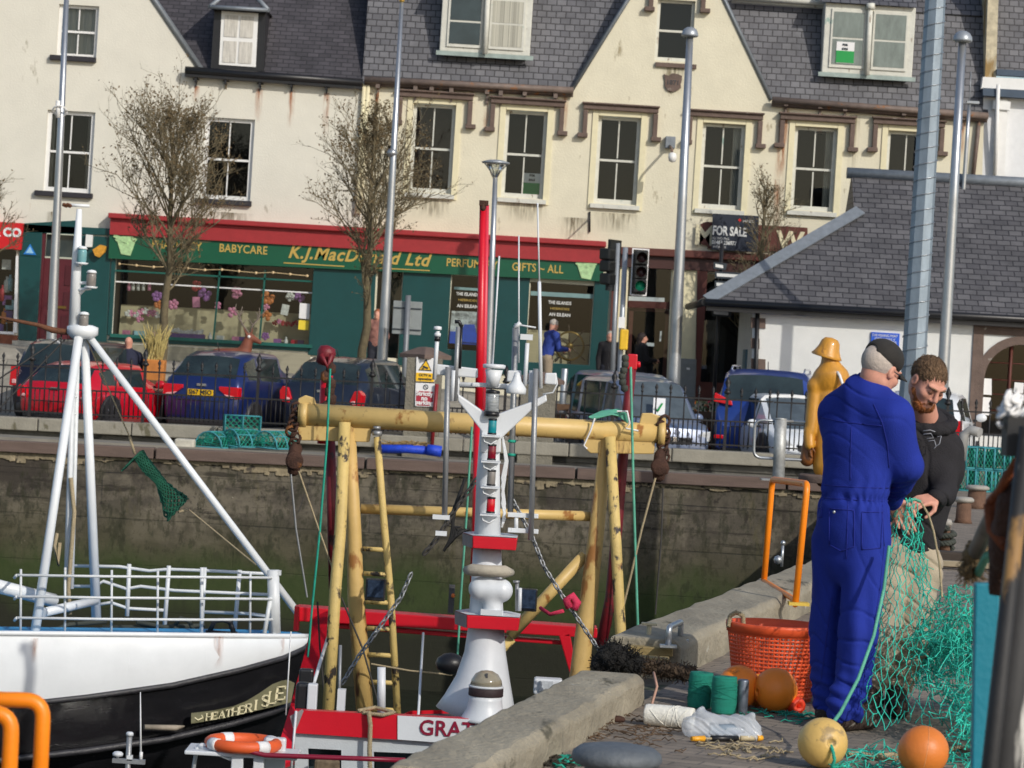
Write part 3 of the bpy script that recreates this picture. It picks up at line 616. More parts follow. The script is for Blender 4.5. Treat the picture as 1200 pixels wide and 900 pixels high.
z=MB(); fpoly(z,[(526,402),(571,405),(572,391),(527,388)],-.3,-.32,FY); fpoly(z,[(536,400),(560,402),(556,380),(544,380)],-.26,-.29,FY); z.build('blue_poster',bluep,sh)
z=MB(); fpoly(z,[(527,388),(574,391),(576,366),(529,364)],-.35,-.37,FY); z.build('photo_poster',mat('collage_poster',S(190,195,195),.5,var=.7,vscale=9,bump=0),sh)
# doorway at 443-472
z=MB(); fpoly(z,[(430,392),(444,393),(446,362),(431,361)],-.3,-.32,FY); z.build('notice_sheet',MATS['collage_poster'],sh)
z=MB(); fpoly(z,[(441,418),(468,420),(472,327),(446,325)],-.5,-.55,FY); z.build('glass_door',mat('dark_door_glass',(.03,.04,.04),.1,bump=0,var=.4),sh)
# red door with fanlight
dr=MB(); fpoly(dr,[(45,397),(84,399),(90,304),(51,302)],-.1,-.14,FY); do=dr.build('door',mat('maroon_door',S(86,24,34),.45,var=.1,bump=.1),sh)
z=MB()
for cx,cy,w_,h_ in ((62,322,10,24),(80,323,10,24),(60,352,10,22),(78,353,10,22),(57,380,10,22),(75,381,10,22)): fq(z,cx,cy,w_,h_,-.085,-.1,FY,3.5)
z.build('door_panel',mat('maroon_panel',S(74,18,28),.4,bump=.05),do,bevel=.01)
z=MB(); fq(z,71,360,12,3,-.07,-.09,FY); z.build('letter_plate',brass,do)
z=MB(); fpoly(z,[(52,300),(90,302),(92,276),(54,274)],-.13,-.15,FY); z.build('fanlight',dkp,sh)
z=MB(); fpoly(z,[(40,397),(45,398),(54,273),(48,272)],.02,-.1,FY); fpoly(z,[(85,400),(89,400),(95,275),(91,275)],.02,-.1,FY); z.build('door_frame',MATS['maroon_door'],sh)
z=MB(); fpoly(z,[(31,290),(42,291),(36,287.0),(35,287)],.1,.06,FY); 
z.v=[];z.f=[];z.m=[];z.sm=[]; z.prism(xz([(28,298),(43,299),(36,286)],FY),FY-.09,FY-.06); bs=z.build('triangle_sign',mat('blue_sign',S(30,120,200),.5,bump=0),sh); z=MB(); z.prism(xz([(31,296.5),(40,297),(36,289)],FY),FY-.1,FY-.089); z.build('sign_symbol',mat('pale_blue',S(150,200,230),.5,bump=0),bs)
z=MB(); z.prism(xz([(101,290),(109,290),(110,276),(102,275)],FY),FY-.2,FY-.06); z.build('alarm_box',whp,sh,bevel=.01)
z=MB(); z.prism(xz([(110,293),(113,300),(118,302),(124,296),(126,289),(119,287)],FY),FY-.22,FY-.06); z.build('alarm_box',mat('amber_box',S(210,150,50),.4,bump=0,var=.3,vscale=20),sh)
# steps at the left door
z=MB(); fpoly(z,[(22,406),(128,411),(128,404),(22,399)],.9,-.02,FY); z.build('door_step',mat('pale_stone',S(160,158,150),.85,var=.1),sh)
# ---------------------------------------------------------------- red shop sign at the left edge
rs=thing('shop_front','bright red signed shop window cut off by the left edge','shop front',(-12,FY,1.3))
z=MB(); fpoly(z,[(-140,284),(26,293),(29,262),(-136,252)],.18,.0,FY); f=z.build('fascia',signr,rs); lett('& CO',8,272.5,.26,1.0,0,.014,f,signw,Y=FY-.186)
z=MB(); fpoly(z,[(19,300),(22,300),(20,390),(16,390)],.05,-.1,FY); fpoly(z,[(-66,388),(17,392),(17,389),(-66,385)],.06,-.1,FY); z.build('window_frame',MATS['sign_white'],rs)
shopwin(shop_holes[0],1.2,None,roomd,rs)
z=MB(); fpoly(z,[(-60,404),(20,408),(21,393),(-60,389)],.04,-.02,FY); z.build('stall_riser',mat('red_brick_riser',S(120,70,50),.8,var=.25,vscale=12),rs)
for x,y,c,k in ((3,385,2,'box'),(10,384,4,'box'),(14,383,5,'box'),(5,372,5,'bottle'),(10,370,2,'box'),(8,335,1,'bottle'),(12,333,4,'bottle'),(9,352,6,'box'),(12,357,4,'box'),(8,310,1,'flower'),(3,345,3,'bottle')):
    z=MB(); cc=P(x,y,FY+.4)
    z.box(cc,(.2,.1,.22)) if k!='bottle' else z.lathe([(.07,0),(.07,.25),(.03,.3),(.03,.36)],cc-Vector((0,0,.15)),8)
    z.build('boxed_goods' if k!='bottle' else 'bottle',goods[c],rs)
# ---------------------------------------------------------------- brown shop front
bs=thing('shop_front','brown shop front with cream panels behind the tall lamp post','shop front',(4,FY,1.0))
z=MB(); fpoly(z,[(716,298),(1000,312),(1000,303),(716,289)],.24,.0,FY); z.build('cornice',brownp,bs,bevel=.02)
z=MB(); fpoly(z,[(714,312),(1000,326),(1000,312),(716,298)],.12,.0,FY); z.build('fascia',mat('dark_brown_fascia',S(66,34,28),.5),bs)
z=MB()
for p in ([(712,440),(719,440),(726,312),(718,312)],[(815,452),(820,452),(829,318),(817,317)],[(898,460),(908,460),(914,322),(904,321)]): fpoly(z,p,.1,-.02,FY)
fpoly(z,[(720,464),(910,474),(910,452),(720,442)],.06,-.02,FY); z.build('pilaster',brownp,bs)
z=MB()
for p in ([(720,440),(729,441),(736,312),(727,312)],[(783,452),(814,453),(817,317),(789,315)]): fpoly(z,p,.05,-.02,FY)
z.build('cream_panel',mat('cream_panel_paint',S(228,218,180),.7,var=.05),bs)
shopwin(shopB[4],1.3,None,roomd,bs); shopwin(shopB[3],1.0,None,roomd,bs)
z=MB(); fpoly(z,[(733,448),(738,448),(743,362),(738,362)],-.2,-.26,FY); fpoly(z,[(776,450),(781,451),(785,364),(781,364)],-.2,-.26,FY); fpoly(z,[(738,364),(785,366),(785,358),(738,356)],-.2,-.26,FY); fpoly(z,[(735,360),(786,362),(786,354),(735,352)],-.1,-.2,FY); dd=z.build('door_frame',brownp,bs)
z=MB(); fpoly(z,[(754,405),(767,406),(767,402),(754,401)],-.18,-.2,FY); fpoly(z,[(773,400),(775,400),(776,388),(774,388)],-.15,-.2,FY); z.build('door_handle',signw,bs)
z=MB(); fpoly(z,[(737,353),(779,355),(779,349),(737,347)],-.12,-.2,FY); z.build('door_lintel_sign',signw,bs)
z=MB()
e=[(829+14*math.cos(t),274+14*math.sin(t)) for t in [i*math.pi/10 for i in range(20)]]; z.prism(xz(e,FY),FY-.08,FY); fpoly(z,[(829,291),(946,296),(946,267),(829,260)],.075,.0,FY); o=z.build('name_board',brownp,bs)
lett('M',826,277,.6,1,0,.02,o,mat('cream_letter',S(225,215,180),.5,bump=0),Y=FY-.085); lett('W',926,283,.55,1,0,.02,o,MATS['cream_letter'],Y=FY-.085)
# for sale board hung on the wall
fs=thing('for_sale_board','dark blue for sale board fixed above the brown shop front','sign board',P(860,274,FY-.3))
z=MB(); fpoly(z,[(832.5,293),(886,296),(888,254),(834,251)],.34,.3,FY); z.build('board',mat('navy_board',S(28,36,52),.5,var=.05,bump=0),fs)
lett('FOR SALE',855,271.5,.27,1,0,.010,fs,lw,Y=FY-.345,w=40); lett('ALL ENQUIRIES',844.5,279.5,.08,1,0,.0,fs,lw,Y=FY-.345,w=20); lett('01463 236977',848.5,284.7,.12,1,0,.004,fs,lw,Y=FY-.345,w=29); lett('WEBSITE',843,289.5,.07,1,0,.0,fs,lw,Y=FY-.345,w=16); lett('SHEPHERD',877,259.5,.08,1,0,.0,fs,lw,Y=FY-.345,w=13)
z=MB(); z.box(P(867,258,FY-.346),(.06,.01,.06),Matrix.Rotation(.78,3,'Y')); z.build('logo_mark',signr,fs)
z=MB(); z.tube([P(838,262,FY-.3),P(838,262,FY)],.02,5); z.tube([P(882,285,FY-.3),P(882,285,FY)],.02,5); z.build('bracket',black,fs)
# wall CCTV camera
cc=thing('cctv_camera','white dome camera on a grey bracket box fixed to the yellow wall','camera',P(786,167,FY))
z=MB(); z.box(P(785.5,167,FY-.08),(.22,.16,.26)); z.build('bracket_box',lead,cc,bevel=.01)
z=MB(); z.tube([P(785,171,FY-.14),P(787,174,FY-.8),P(787.5,178,FY-.9)],.03,6); z.build('arm',gutter,cc)
z=MB(); z.lathe([(.03,.1),(.085,.07),(.095,-.02),(.07,-.1),(.0,-.12)],P(788,184,FY-.9),14); z.build('dome',whp,cc)
# small wall bracket
wb=thing('wall_bracket','thin dark iron hanging bracket on the yellow wall above the pharmacy sign','bracket',P(691,260,FY))
z=MB(); z.tube([P(691,248,FY-.03),P(691,272,FY-.03)],.022,5); z.build('backplate',black,wb); z=MB(); z.tube([P(691,256,FY-.03),P(691,257,FY-.7)],.02,5); z.build('arm',black,wb)
# ---------------------------------------------------------------- low white building with slate roof (right, nearer)
DY=61.0
bd=thing('harbour_building','low white harled building with slate half hip roof at the right','building',(8,DY,.3))
ah=[]; acx,acy,ar=1196,447,43
for i in range(0,17):
    t=math.pi*i/16; c=P(acx,acy,DY); ah.append((c.x+math.cos(t)*ar/59.,c.z+math.sin(t)*ar/59.))
cb=P(acx-4,acy+66,DY); ah=[(cb.x+ar/59.,cb.z)]+ah+[(cb.x-ar/59.,cb.z)]
o_=[(P(*p,DY).x,P(*p,DY).z) for p in ((880,520),(1400,540),(1400,384),(882,354))]
q=MB(); holed(q,o_,[ah],DY,.2)
xl=P(880,520,DY).x; zt=P(882,354,DY).z; zb=-.1; q.quad((xl,DY+5.2,zb),(xl,DY,zb),(xl,DY,zt),(xl,DY+5.2,zt)); q.build('wall',whr,bd)
z=MB(); ring=[(x,zz) for x,zz in ah]
for i in range(len(ah)-1):
    a,b=ah[i],ah[i+1]; c0=P(acx,acy,DY)
    def outw(p):
        v=Vector((p[0]-c0.x,0,max(p[1]-c0.z,0))); v=v.normalized() if v.length>1e-6 else Vector((1,0,0)); return (p[0]+v.x*.17,p[1]+v.z*.17)
    a2,b2=outw(a),outw(b); vs=[(a[0],DY-.04,a[1]),(b[0],DY-.04,b[1]),(b2[0],DY-.04,b2[1]),(a2[0],DY-.04,a2[1])]; z.add(vs,[(0,1,2,3)]); z.add([(v[0],v[1],v[2]) for v in vs]+[(v[0],DY+.01,v[2]) for v in vs],[(0,4,5,1),(2,6,7,3)])
fpoly(z,[(1134,510),(1149,511),(1153,385),(1141,385)],.038,-.01,DY); fpoly(z,[(1141,391),(1400,405),(1400,394),(1141,380)],.042,-.01,DY); z.build('window_surround',stone,bd)
z=MB(); g0=[(x,DY+.15,zz) for x,zz in ah]; z.add(g0,[tuple(range(len(g0)))]); z.build('pane',wg,bd)
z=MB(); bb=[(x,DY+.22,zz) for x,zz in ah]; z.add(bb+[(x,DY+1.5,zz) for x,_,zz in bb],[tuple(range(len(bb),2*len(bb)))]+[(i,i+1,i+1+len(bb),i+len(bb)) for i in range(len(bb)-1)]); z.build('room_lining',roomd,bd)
z=MB(); 
z.tube([P(1186,400,DY+.12),P(1179,508,DY+.12)],.035,4); 
z.build('mullion',brownp,bd)
z=MB()
for y in (424,444,461,480): z.tube([P(1150,y,DY+.12),P(1240,y+5,DY+.12)],.012,4)
z.build('glazing_bar',brownp,bd)
for pts in ([(1148,462),(1163,463),(1163,444),(1149,443)],[(1148,486),(1162,487),(1162,466),(1148,465)],[(1189,460),(1200,461),(1201,449),(1190,448)]):
    z=MB(); fpoly(z,pts,-.1,-.11,DY); z.build('notice_sheet',signw,bd)
z=MB()
for i in range(6):
    y=372+i*24; wdt=10 if i%2 else 17; z=MB(); fpoly(z,[(880-y*.0+ (0),y+12),(880+wdt,y+13),(880+wdt,y+1),(880,y)],.03,-.0,DY); z.build('quoin',stone,bd)
for i in range(6):
    zz=zt-.35-i*.42; z=MB(); z.box((xl-.012,DY+(.17 if i%2 else .3),zz),(.03,.33 if i%2 else .6,.2)); z.build('quoin',stone,bd)
z=MB(); z.tube([P(888,362,DY-.08),P(884,500,DY-.08)],.045,7); z.build('downpipe',black,bd)
z=MB(); z.box((xl-.02,DY+2.6,.9),(.05,.7,2.2)); z.build('door',mat('blue_grey_door',S(90,120,135),.5),bd)
# roof
e0=P(829,352,DY-.25); e1=P(1420,384,DY-.25); rd0=P(998,204,DY+3.2); rd1=P(1420,228,DY+3.2); gb=P(1001,248,DY+2.3)
bk0=Vector((e0.x,DY+5.6,e0.z)); bk1=Vector((e1.x,DY+5.6,e1.z)); gb2=Vector((gb.x,DY+4.1,gb.z))
z=MB(); z.add([e0,e1,rd1,rd0,gb],[(0,1,2,3,4)]); z.add([bk0,bk1,rd1,rd0,gb2],[(1,0,4,3,2)]); ro=z.build('roof',sl_d,bd)
z=MB(); z.add([e0,gb,gb2,bk0],[(0,1,2,3)]); z.add([gb,rd0,gb2],[(0,1,2)]); z.build('hip_slope',sl_h,ro)
z=MB(); 
def strip(a,b,wd,th=.03):
    d=(b-a).normalized(); n_=d.cross(Vector((0,-1,.9)).normalized()); u=Vector((0,-1,.9)).normalized(); vs=[]
    for p in (a,b):
        for s_ in (-1,1):
            for t in (0,1): vs.append(p+n_*s_*wd/2+u*(th*t+.012))
    z.add(vs,[(0,1,3,2),(4,6,7,5),(0,4,5,1),(2,3,7,6),(0,2,6,4),(1,5,7,3)])
strip(e0,gb+Vector((.12,-.05,.02)),.26); z.build('hip_flashing',lead,ro)
z=MB(); z.tube([rd0+Vector((-.1,0,.02)),rd1+Vector((0,0,.02))],.13,6); z.build('ridge_flashing',lead,ro)
z=MB(); z.tube([e0+Vector((-.05,-.05,-.04)),e1+Vector((0,-.05,-.04))],.075,8); z.box((e0+e1)/2+Vector((0,.12,-.12)),((e1-e0).length,.28,.16),Matrix.Rotation(math.atan2(e0.z-e1.z,e1.x-e0.x),3,'Y')); z.tube([e0+Vector((-.05,-.05,-.04)),bk0+Vector((-.05,0,-.04))],.075,8); z.build('gutter',black,bd)
z=MB(); fpoly(z,[(1020,412),(1053,413.5),(1054,391),(1021,389)],.05,.0,DY); bp_=z.build('blue_plaque',mat('royal_blue_sign',S(24,84,200),.5,var=.03,bump=0),None); tag(bp_,'bright blue information plaque with white text on the white wall','plaque')
OFF[bp_.name]=Vector((0,0,0))
for k,(t,y) in enumerate((('THE FISHING PORT',393.5),('OPEN DAILY',398),('ACH GU LEOR',401.5),('NET LOFT',405),('HARBOUR',408.5))): lett(t,1037,y,.085 if k else .07,1,0,0,bp_,lw,Y=DY-.055,xs=.85)
# ================================================================ ground, quay, water, harbour wall
def zcap(x): return .115+.0096*max(-12,min(x,4))
pave=bpy.data.materials.new('quay_paving'); pave.use_nodes=True
def brickmat(M,c1,c2,bw,rh,mortar,mc,rot=0,noise_col=None,rough=.9,axes=('X','Y'),bump=.5,stain=(.05,.045,.035),sth=.6):
    n=M.node_tree.nodes; L=M.node_tree.links; b=n['Principled BSDF']; b.inputs['Roughness'].default_value=rough
    g=n.new('ShaderNodeNewGeometry'); mp=n.new('ShaderNodeMapping'); mp.inputs['Rotation'].default_value=(0,0,rot)
    sp=n.new('ShaderNodeSeparateXYZ'); L.new(g.outputs['Position'],sp.inputs[0]); cb=n.new('ShaderNodeCombineXYZ'); L.new(sp.outputs[axes[0]],cb.inputs[0]); L.new(sp.outputs[axes[1]],cb.inputs[1]); L.new(cb.outputs[0],mp.inputs[0])
    br=n.new('ShaderNodeTexBrick'); br.inputs['Scale'].default_value=1; br.inputs['Brick Width'].default_value=bw; br.inputs['Row Height'].default_value=rh; br.inputs['Mortar Size'].default_value=mortar; br.inputs['Mortar Smooth'].default_value=.3
    br.inputs['Color1'].default_value=(*c1,1); br.inputs['Color2'].default_value=(*c2,1); br.inputs['Mortar'].default_value=(*mc,1); L.new(mp.outputs[0],br.inputs['Vector'])
    nz=n.new('ShaderNodeTexNoise'); nz.inputs['Scale'].default_value=2.4; nz.inputs['Detail'].default_value=10; nz.inputs['Roughness'].default_value=.7; L.new(g.outputs['Position'],nz.inputs['Vector'])
    rp=n.new('ShaderNodeMapRange'); rp.inputs[1].default_value=.3; rp.inputs[2].default_value=.7; rp.inputs[3].default_value=.65; rp.inputs[4].default_value=1.35; L.new(nz.outputs[0],rp.inputs[0])
    mx=n.new('ShaderNodeMix'); mx.data_type='RGBA'; mx.blend_type='MULTIPLY'; mx.inputs[0].default_value=1; L.new(br.outputs['Color'],mx.inputs[6]); L.new(rp.outputs[0],mx.inputs[7])
    n2=n.new('ShaderNodeTexNoise'); n2.inputs['Scale'].default_value=5.5; n2.inputs['Detail'].default_value=12; n2.inputs['Roughness'].default_value=.8; L.new(g.outputs['Position'],n2.inputs['Vector'])
    r2=n.new('ShaderNodeMapRange'); r2.inputs[1].default_value=sth; r2.inputs[2].default_value=sth+.12; L.new(n2.outputs[0],r2.inputs[0])
    m2=n.new('ShaderNodeMix'); m2.data_type='RGBA'; L.new(r2.outputs[0],m2.inputs[0]); L.new(mx.outputs[2],m2.inputs[6]); m2.inputs[7].default_value=(*stain,1); L.new(m2.outputs[2],b.inputs['Base Color'])
    ad=n.new('ShaderNodeMath'); ad.operation='MULTIPLY_ADD'; ad.inputs[1].default_value=-.8; L.new(br.outputs['Fac'],ad.inputs[0]); L.new(n2.outputs[0],ad.inputs[2])
    bp=n.new('ShaderNodeBump'); bp.inputs['Strength'].default_value=bump; bp.inputs['Distance'].default_value=.015; L.new(ad.outputs[0],bp.inputs['Height']); L.new(bp.outputs[0],b.inputs['Normal'])
    return m2
brickmat(pave,S(142,130,116),S(122,112,101),.205,.103,.005,(.085,.078,.068),rot=.35,sth=.58)
# harbour edge in plan (inner kerb line)
EDGE=[(-9,-4),(-2.2,5),(-1.7,10.55),(-.2,10.85),(-.03,11.2),(.66,14.75),(1.34,18.0),(2.37,22.2),(4.2,30.0),(5.6,40),(6.4,48),(6.7,53.98)]
WL=-4.2
q=MB(); pts=EDGE+[(70,53.98),(70,-4)]; loop=[[Vector((a,b,0)) for a,b in pts]]
tr=tessellate_polygon(loop); fs=[]
for t in tr:
    a,b,c=[loop[0][i] for i in t]; ar=(b.x-a.x)*(c.y-a.y)-(c.x-a.x)*(b.y-a.y); fs.append(tuple(t) if ar>0 else tuple(reversed(t)))
q.add([(a,b,0) for a,b in pts],fs); o=q.build('quay_paving',pave); tag(o,'brown block paved quay surface',None,kind='structure')
# quay side wall under the edge
oldc=mat('quay_concrete',S(112,104,90),.95,var=.25,vscale=2,bump=.8,bscale=12,spot=((.05,.06,.03),.58,2,(1,1,.4)))
q=MB()
for (a,b) in zip(EDGE[:-1],EDGE[1:]): q.quad((a[0]-.36,a[1]+.05,-.02),(b[0]-.36,b[1]+.05,-.02),(b[0]-.36,b[1]+.05,WL-2),(a[0]-.36,a[1]+.05,WL-2)); q.quad((a[0]-.36,a[1]+.05,-.02),(a[0]+.02,a[1],-.02),(b[0]+.02,b[1],-.02),(b[0]-.36,b[1]+.05,-.02))
o=q.build('quay_wall',oldc); tag(o,'near concrete quay side wall dropping to the water under the kerb','wall')
# street: one sheet from the parapet to the horizon
def zst(x,y):
    t=max(0,min((y-60.5)/3,1)); base=(1.15-.045*(x+10)) ; base=max(.35,min(1.25,base)); return -.2+t*(base+.2)
q=MB(); xs=[-600,-80,-30,-16,-12,-8,-4,0,4,8,12,16,30,80,600]; ys=[53.98,56,58,60.5,62,63.5,66,68.2,90,300,1500]
for y in ys:
    for x in xs: q.v.append((x,y,zst(x,y)))
n_=len(xs)
for j in range(len(ys)-1):
    for i in range(n_-1): q.f.append((j*n_+i,j*n_+i+1,(j+1)*n_+i+1,(j+1)*n_+i)); q.m.append(0); q.sm.append(False)
stm=bpy.data.materials.new('street_surface'); stm.use_nodes=True
brickmat(stm,S(150,144,132),S(138,133,122),.9,.6,.01,(.12,.11,.1),rot=0,stain=(.1,.095,.085),sth=.62)
o=q.build('street',stm); tag(o,'pale street and pavement between harbour and shops',None,kind='structure')
q=MB(); q.quad((-60,60.2,-.19),(60,60.2,-.19),(60,60.3,-.19),(-60,60.3,-.19)); o=q.build('road_marking',mat('yellow_line',S(190,160,60),.8,var=.2)); tag(o,None,None,kind='structure')
# water
wm=bpy.data.materials.new('harbour_water'); wm.use_nodes=True; n=wm.node_tree.nodes; L=wm.node_tree.links; b=n['Principled BSDF']; b.inputs['Base Color'].default_value=(.012,.018,.012,1); b.inputs['Roughness'].default_value=.06; b.inputs['IOR'].default_value=1.33
tc=n.new('ShaderNodeNewGeometry'); mp=n.new('ShaderNodeMapping'); mp.inputs['Scale'].default_value=(1,.5,1); L.new(tc.outputs['Position'],mp.inputs[0]); nz=n.new('ShaderNodeTexNoise'); nz.inputs['Scale'].default_value=3; nz.inputs['Detail'].default_value=4; L.new(mp.outputs[0],nz.inputs['Vector']); bp=n.new('ShaderNodeBump'); bp.inputs['Strength'].default_value=.35; bp.inputs['Distance'].default_value=.1; L.new(nz.outputs[0],bp.inputs['Height']); L.new(bp.outputs[0],b.inputs['Normal'])
q=MB(); q.quad((-600,-60,WL),(9,-60,WL),(9,52.8,WL),(-600,52.8,WL)); o=q.build('harbour_water',wm); tag(o,'dark green harbour water',None,kind='structure')
# far harbour wall: concrete, stained and weedy towards the water
hm=bpy.data.materials.new('harbour_wall_stone'); hm.use_nodes=True; n=hm.node_tree.nodes; L=hm.node_tree.links
last=brickmat(hm,S(86,80,69),S(72,67,58),4.6,.78,.012,(.03,.028,.025),axes=('X','Z'),bump=1.0,stain=S(60,54,46),sth=.56)
b=n['Principled BSDF']; g=n.new('ShaderNodeNewGeometry'); sp=n.new('ShaderNodeSeparateXYZ'); L.new(g.outputs['Position'],sp.inputs[0])
# long patches of paler and darker concrete
big=n.new('ShaderNodeTexNoise'); big.inputs['Scale'].default_value=.35; big.inputs['Detail'].default_value=5; L.new(g.outputs['Position'],big.inputs['Vector'])
# weed line wanders with a noise
def band(z0,z1,amp,scale,col,prev,fac=1.0):
    nn=n.new('ShaderNodeTexNoise'); nn.inputs['Scale'].default_value=scale; nn.inputs['Detail'].default_value=9; nn.inputs['Roughness'].default_value=.7
    mm=n.new('ShaderNodeMapping'); mm.inputs['Scale'].default_value=(1,1,.45); L.new(g.outputs['Position'],mm.inputs[0]); L.new(mm.outputs[0],nn.inputs['Vector'])
    ma=n.new('ShaderNodeMath'); ma.operation='MULTIPLY_ADD'; ma.inputs[1].default_value=amp; L.new(nn.outputs[0],ma.inputs[0]); L.new(sp.outputs['Z'],ma.inputs[2])
    r=n.new('ShaderNodeMapRange'); r.inputs[1].default_value=z1+amp*.5; r.inputs[2].default_value=z0+amp*.5; r.inputs[3].default_value=0; r.inputs[4].default_value=fac; L.new(ma.outputs[0],r.inputs[0])
    x=n.new('ShaderNodeMix'); x.data_type='RGBA'; L.new(r.outputs[0],x.inputs[0]); L.new(prev,x.inputs[6]); x.inputs[7].default_value=(*col,1); return x.outputs[2]
# extra: horizontal dark shutter-board lines
c=last.outputs[2]
def patchy(sc_,th,wd,col,prev,st=(1,1,1),fac=1.0):
    mm=n.new('ShaderNodeMapping'); mm.inputs['Scale'].default_value=st; mm.inputs['Location'].default_value=(th*31,0,sc_); L.new(g.outputs['Position'],mm.inputs[0]); nn=n.new('ShaderNodeTexNoise'); nn.inputs['Scale'].default_value=sc_; nn.inputs['Detail'].default_value=12; nn.inputs['Roughness'].default_value=.72; L.new(mm.outputs[0],nn.inputs['Vector'])
    r=n.new('ShaderNodeMapRange'); r.inputs[1].default_value=th; r.inputs[2].default_value=th+wd; r.inputs[4].default_value=fac; L.new(nn.outputs[0],r.inputs[0]); x=n.new('ShaderNodeMix'); x.data_type='RGBA'; L.new(r.outputs[0],x.inputs[0]); L.new(prev,x.inputs[6]); x.inputs[7].default_value=(*col,1); return x.outputs[2]
c=patchy(.6,.46,.1,S(120,112,96),c,(1,1,1.6),.7)
c=patchy(1.1,.50,.12,S(52,46,40),c,(1,1,.7),.9)
c=patchy(2.2,.55,.06,S(36,32,26),c,(.25,1,2.5),.8)
c=patchy(3.5,.58,.06,S(40,36,30),c,(1,1,1),.9)
c=patchy(7,.66,.04,S(176,170,156),c,(1,1,1),.9)
c=patchy(.9,.56,.1,S(84,78,40),c,(1.3,1,.35),.7)
c=band(-2.0,-1.3,1.6,.8,S(66,64,40),c,.7)
c=patchy(6,.52,.05,S(44,44,26),c,(1,1,.5),.6)
c=band(-2.4,-1.9,1.4,1.3,S(46,62,20),c,.85)
c=patchy(5,.55,.06,S(24,32,10),c,(1,1,.4),.5)
c=band(-3.3,-2.7,1.2,1.5,S(32,32,20),c,.95)
L.new(c,b.inputs['Base Color'])
q=MB(); HW=52.5; xs=[-40]+[ -14+i*.5 for i in range(46)]; 
q.quad((-60,HW,-.45),(9,HW,-.45),(9,HW,WL-2),(-60,HW,WL-2))
o=q.build('harbour_wall',hm); tag(o,'far stone harbour wall stained and green with weed below the parked cars','wall')
# ragged upper course of the wall, brown beam, ledge, upstand, kerb stones
rough=mat('rough_course',S(140,128,104),.95,var=.35,vscale=5,bump=1,bscale=14,spot=((.06,.05,.04),.56,5,(1,1,1)))
hw=bpy.data.objects['harbour_wall']
q=MB(); rr=random.Random(3); x=-14.
while x<9: 
    w_=rr.uniform(.05,.13); h_=rr.uniform(.10,.2)*(.75+.35*math.sin(x*1.3)+.2*math.sin(x*4.1)); q.box((x+w_/2,HW-.01,-.45-h_/2+zcap(x)-.1),(w_*1.25,.03+rr.uniform(0,.02),h_),Matrix.Rotation(rr.uniform(-.15,.15),3,'Y')); x+=w_
q.build('rough_course',rough,hw,bevel=.02)
beam=mat('weathered_brown_beam',S(104,88,80),.9,var=.2,vscale=3,bump=.5,stretch=(.4,1,3))
q=MB(); a=-60; b_=8.0
def slab(mb,x0,x1,y0,y1,z0,z1):  # follows the slight fall of the parapet
    za,zb=zcap(x0)-.1,zcap(x1)-.1
    mb.add([(x0,y0,z0+za),(x1,y0,z0+zb),(x1,y1,z0+zb),(x0,y1,z0+za),(x0,y0,z1+za),(x1,y0,z1+zb),(x1,y1,z1+zb),(x0,y1,z1+za)],[(3,2,1,0),(4,5,6,7),(0,1,5,4),(1,2,6,5),(2,3,7,6),(3,0,4,7)],False)
xx=-24.
while xx<8: q_=MB(); slab(q_,xx,xx+3.56,HW-.12,HW+.25,-.46,-.27); q_.build('edge_beam',beam,hw,bevel=.015); xx+=3.6
q_=MB(); slab(q_,-60,8,HW+.25,54.0,-.6,-.30); q_.build('ledge',mat('ledge_concrete',S(128,124,115),.95,var=.2,vscale=2),hw)
ups=mat('parapet_upstand',S(100,98,92),.95,var=.25,vscale=3,bump=.4,spot=((.03,.03,.028),.55,1.5,(1,1,.8)))
kst=mat('kerb_stone',S(142,138,126),.92,var=.14,vscale=3,bump=.4,bscale=30,spot=((.12,.11,.07),.62,3,(1,1,.5)))
q_=MB(); slab(q_,-60,14,54.02,54.3,-.5,-.13); q_.build('upstand',ups,hw)
xx=-24.; rr=random.Random(4)
while xx<14:
    w_=rr.uniform(1.35,1.9); q_=MB(); slab(q_,xx+.008,xx+w_-.008,53.86,54.4,-.13,.1); q_.build('kerb_stone',kst,hw,bevel=.02); xx+=w_
# pale vertical patches on the upstand
# stone piers through the parapet
def pier(x,label,y=54.2,zt_=None,w_=.62,cap=True,top=412,base=-.5):
    p0=P(x,top,y); o=thing('stone_pier',label,'pier',(p0.x,y,-.35))
    h=p0.z+.35; z=MB(); z.box((p0.x,y,-.35+h/2-.08),(w_,w_,h-.16)); z.build('shaft',mat('roughcast_pier',S(120,116,104),.95,var=.2,bump=1,bscale=30),o,bevel=.01)
    z=MB(); z.lathe([(w_*.74,0),(w_*.74,.07),(.12,.2),(0,.21)],(p0.x,y,p0.z-.17),4); oo=z.build('cap',stone,o); oo.rotation_euler=(0,0,0)
    for v in oo.data.vertices:
        dx,dy=v.co.x-(0),v.co.y; c_=math.cos(math.pi/4); v.co.x,v.co.y=dx*c_-dy*c_,dx*c_+dy*c_
    for f in oo.data.polygons: f.use_smooth=False
    return o
p1=pier(499,'grey stone pier with CCTV and no parking signs on it',top=409)
p2=pier(632,'grey stone pier behind the boat mast with a white pipe beside it',top=438)
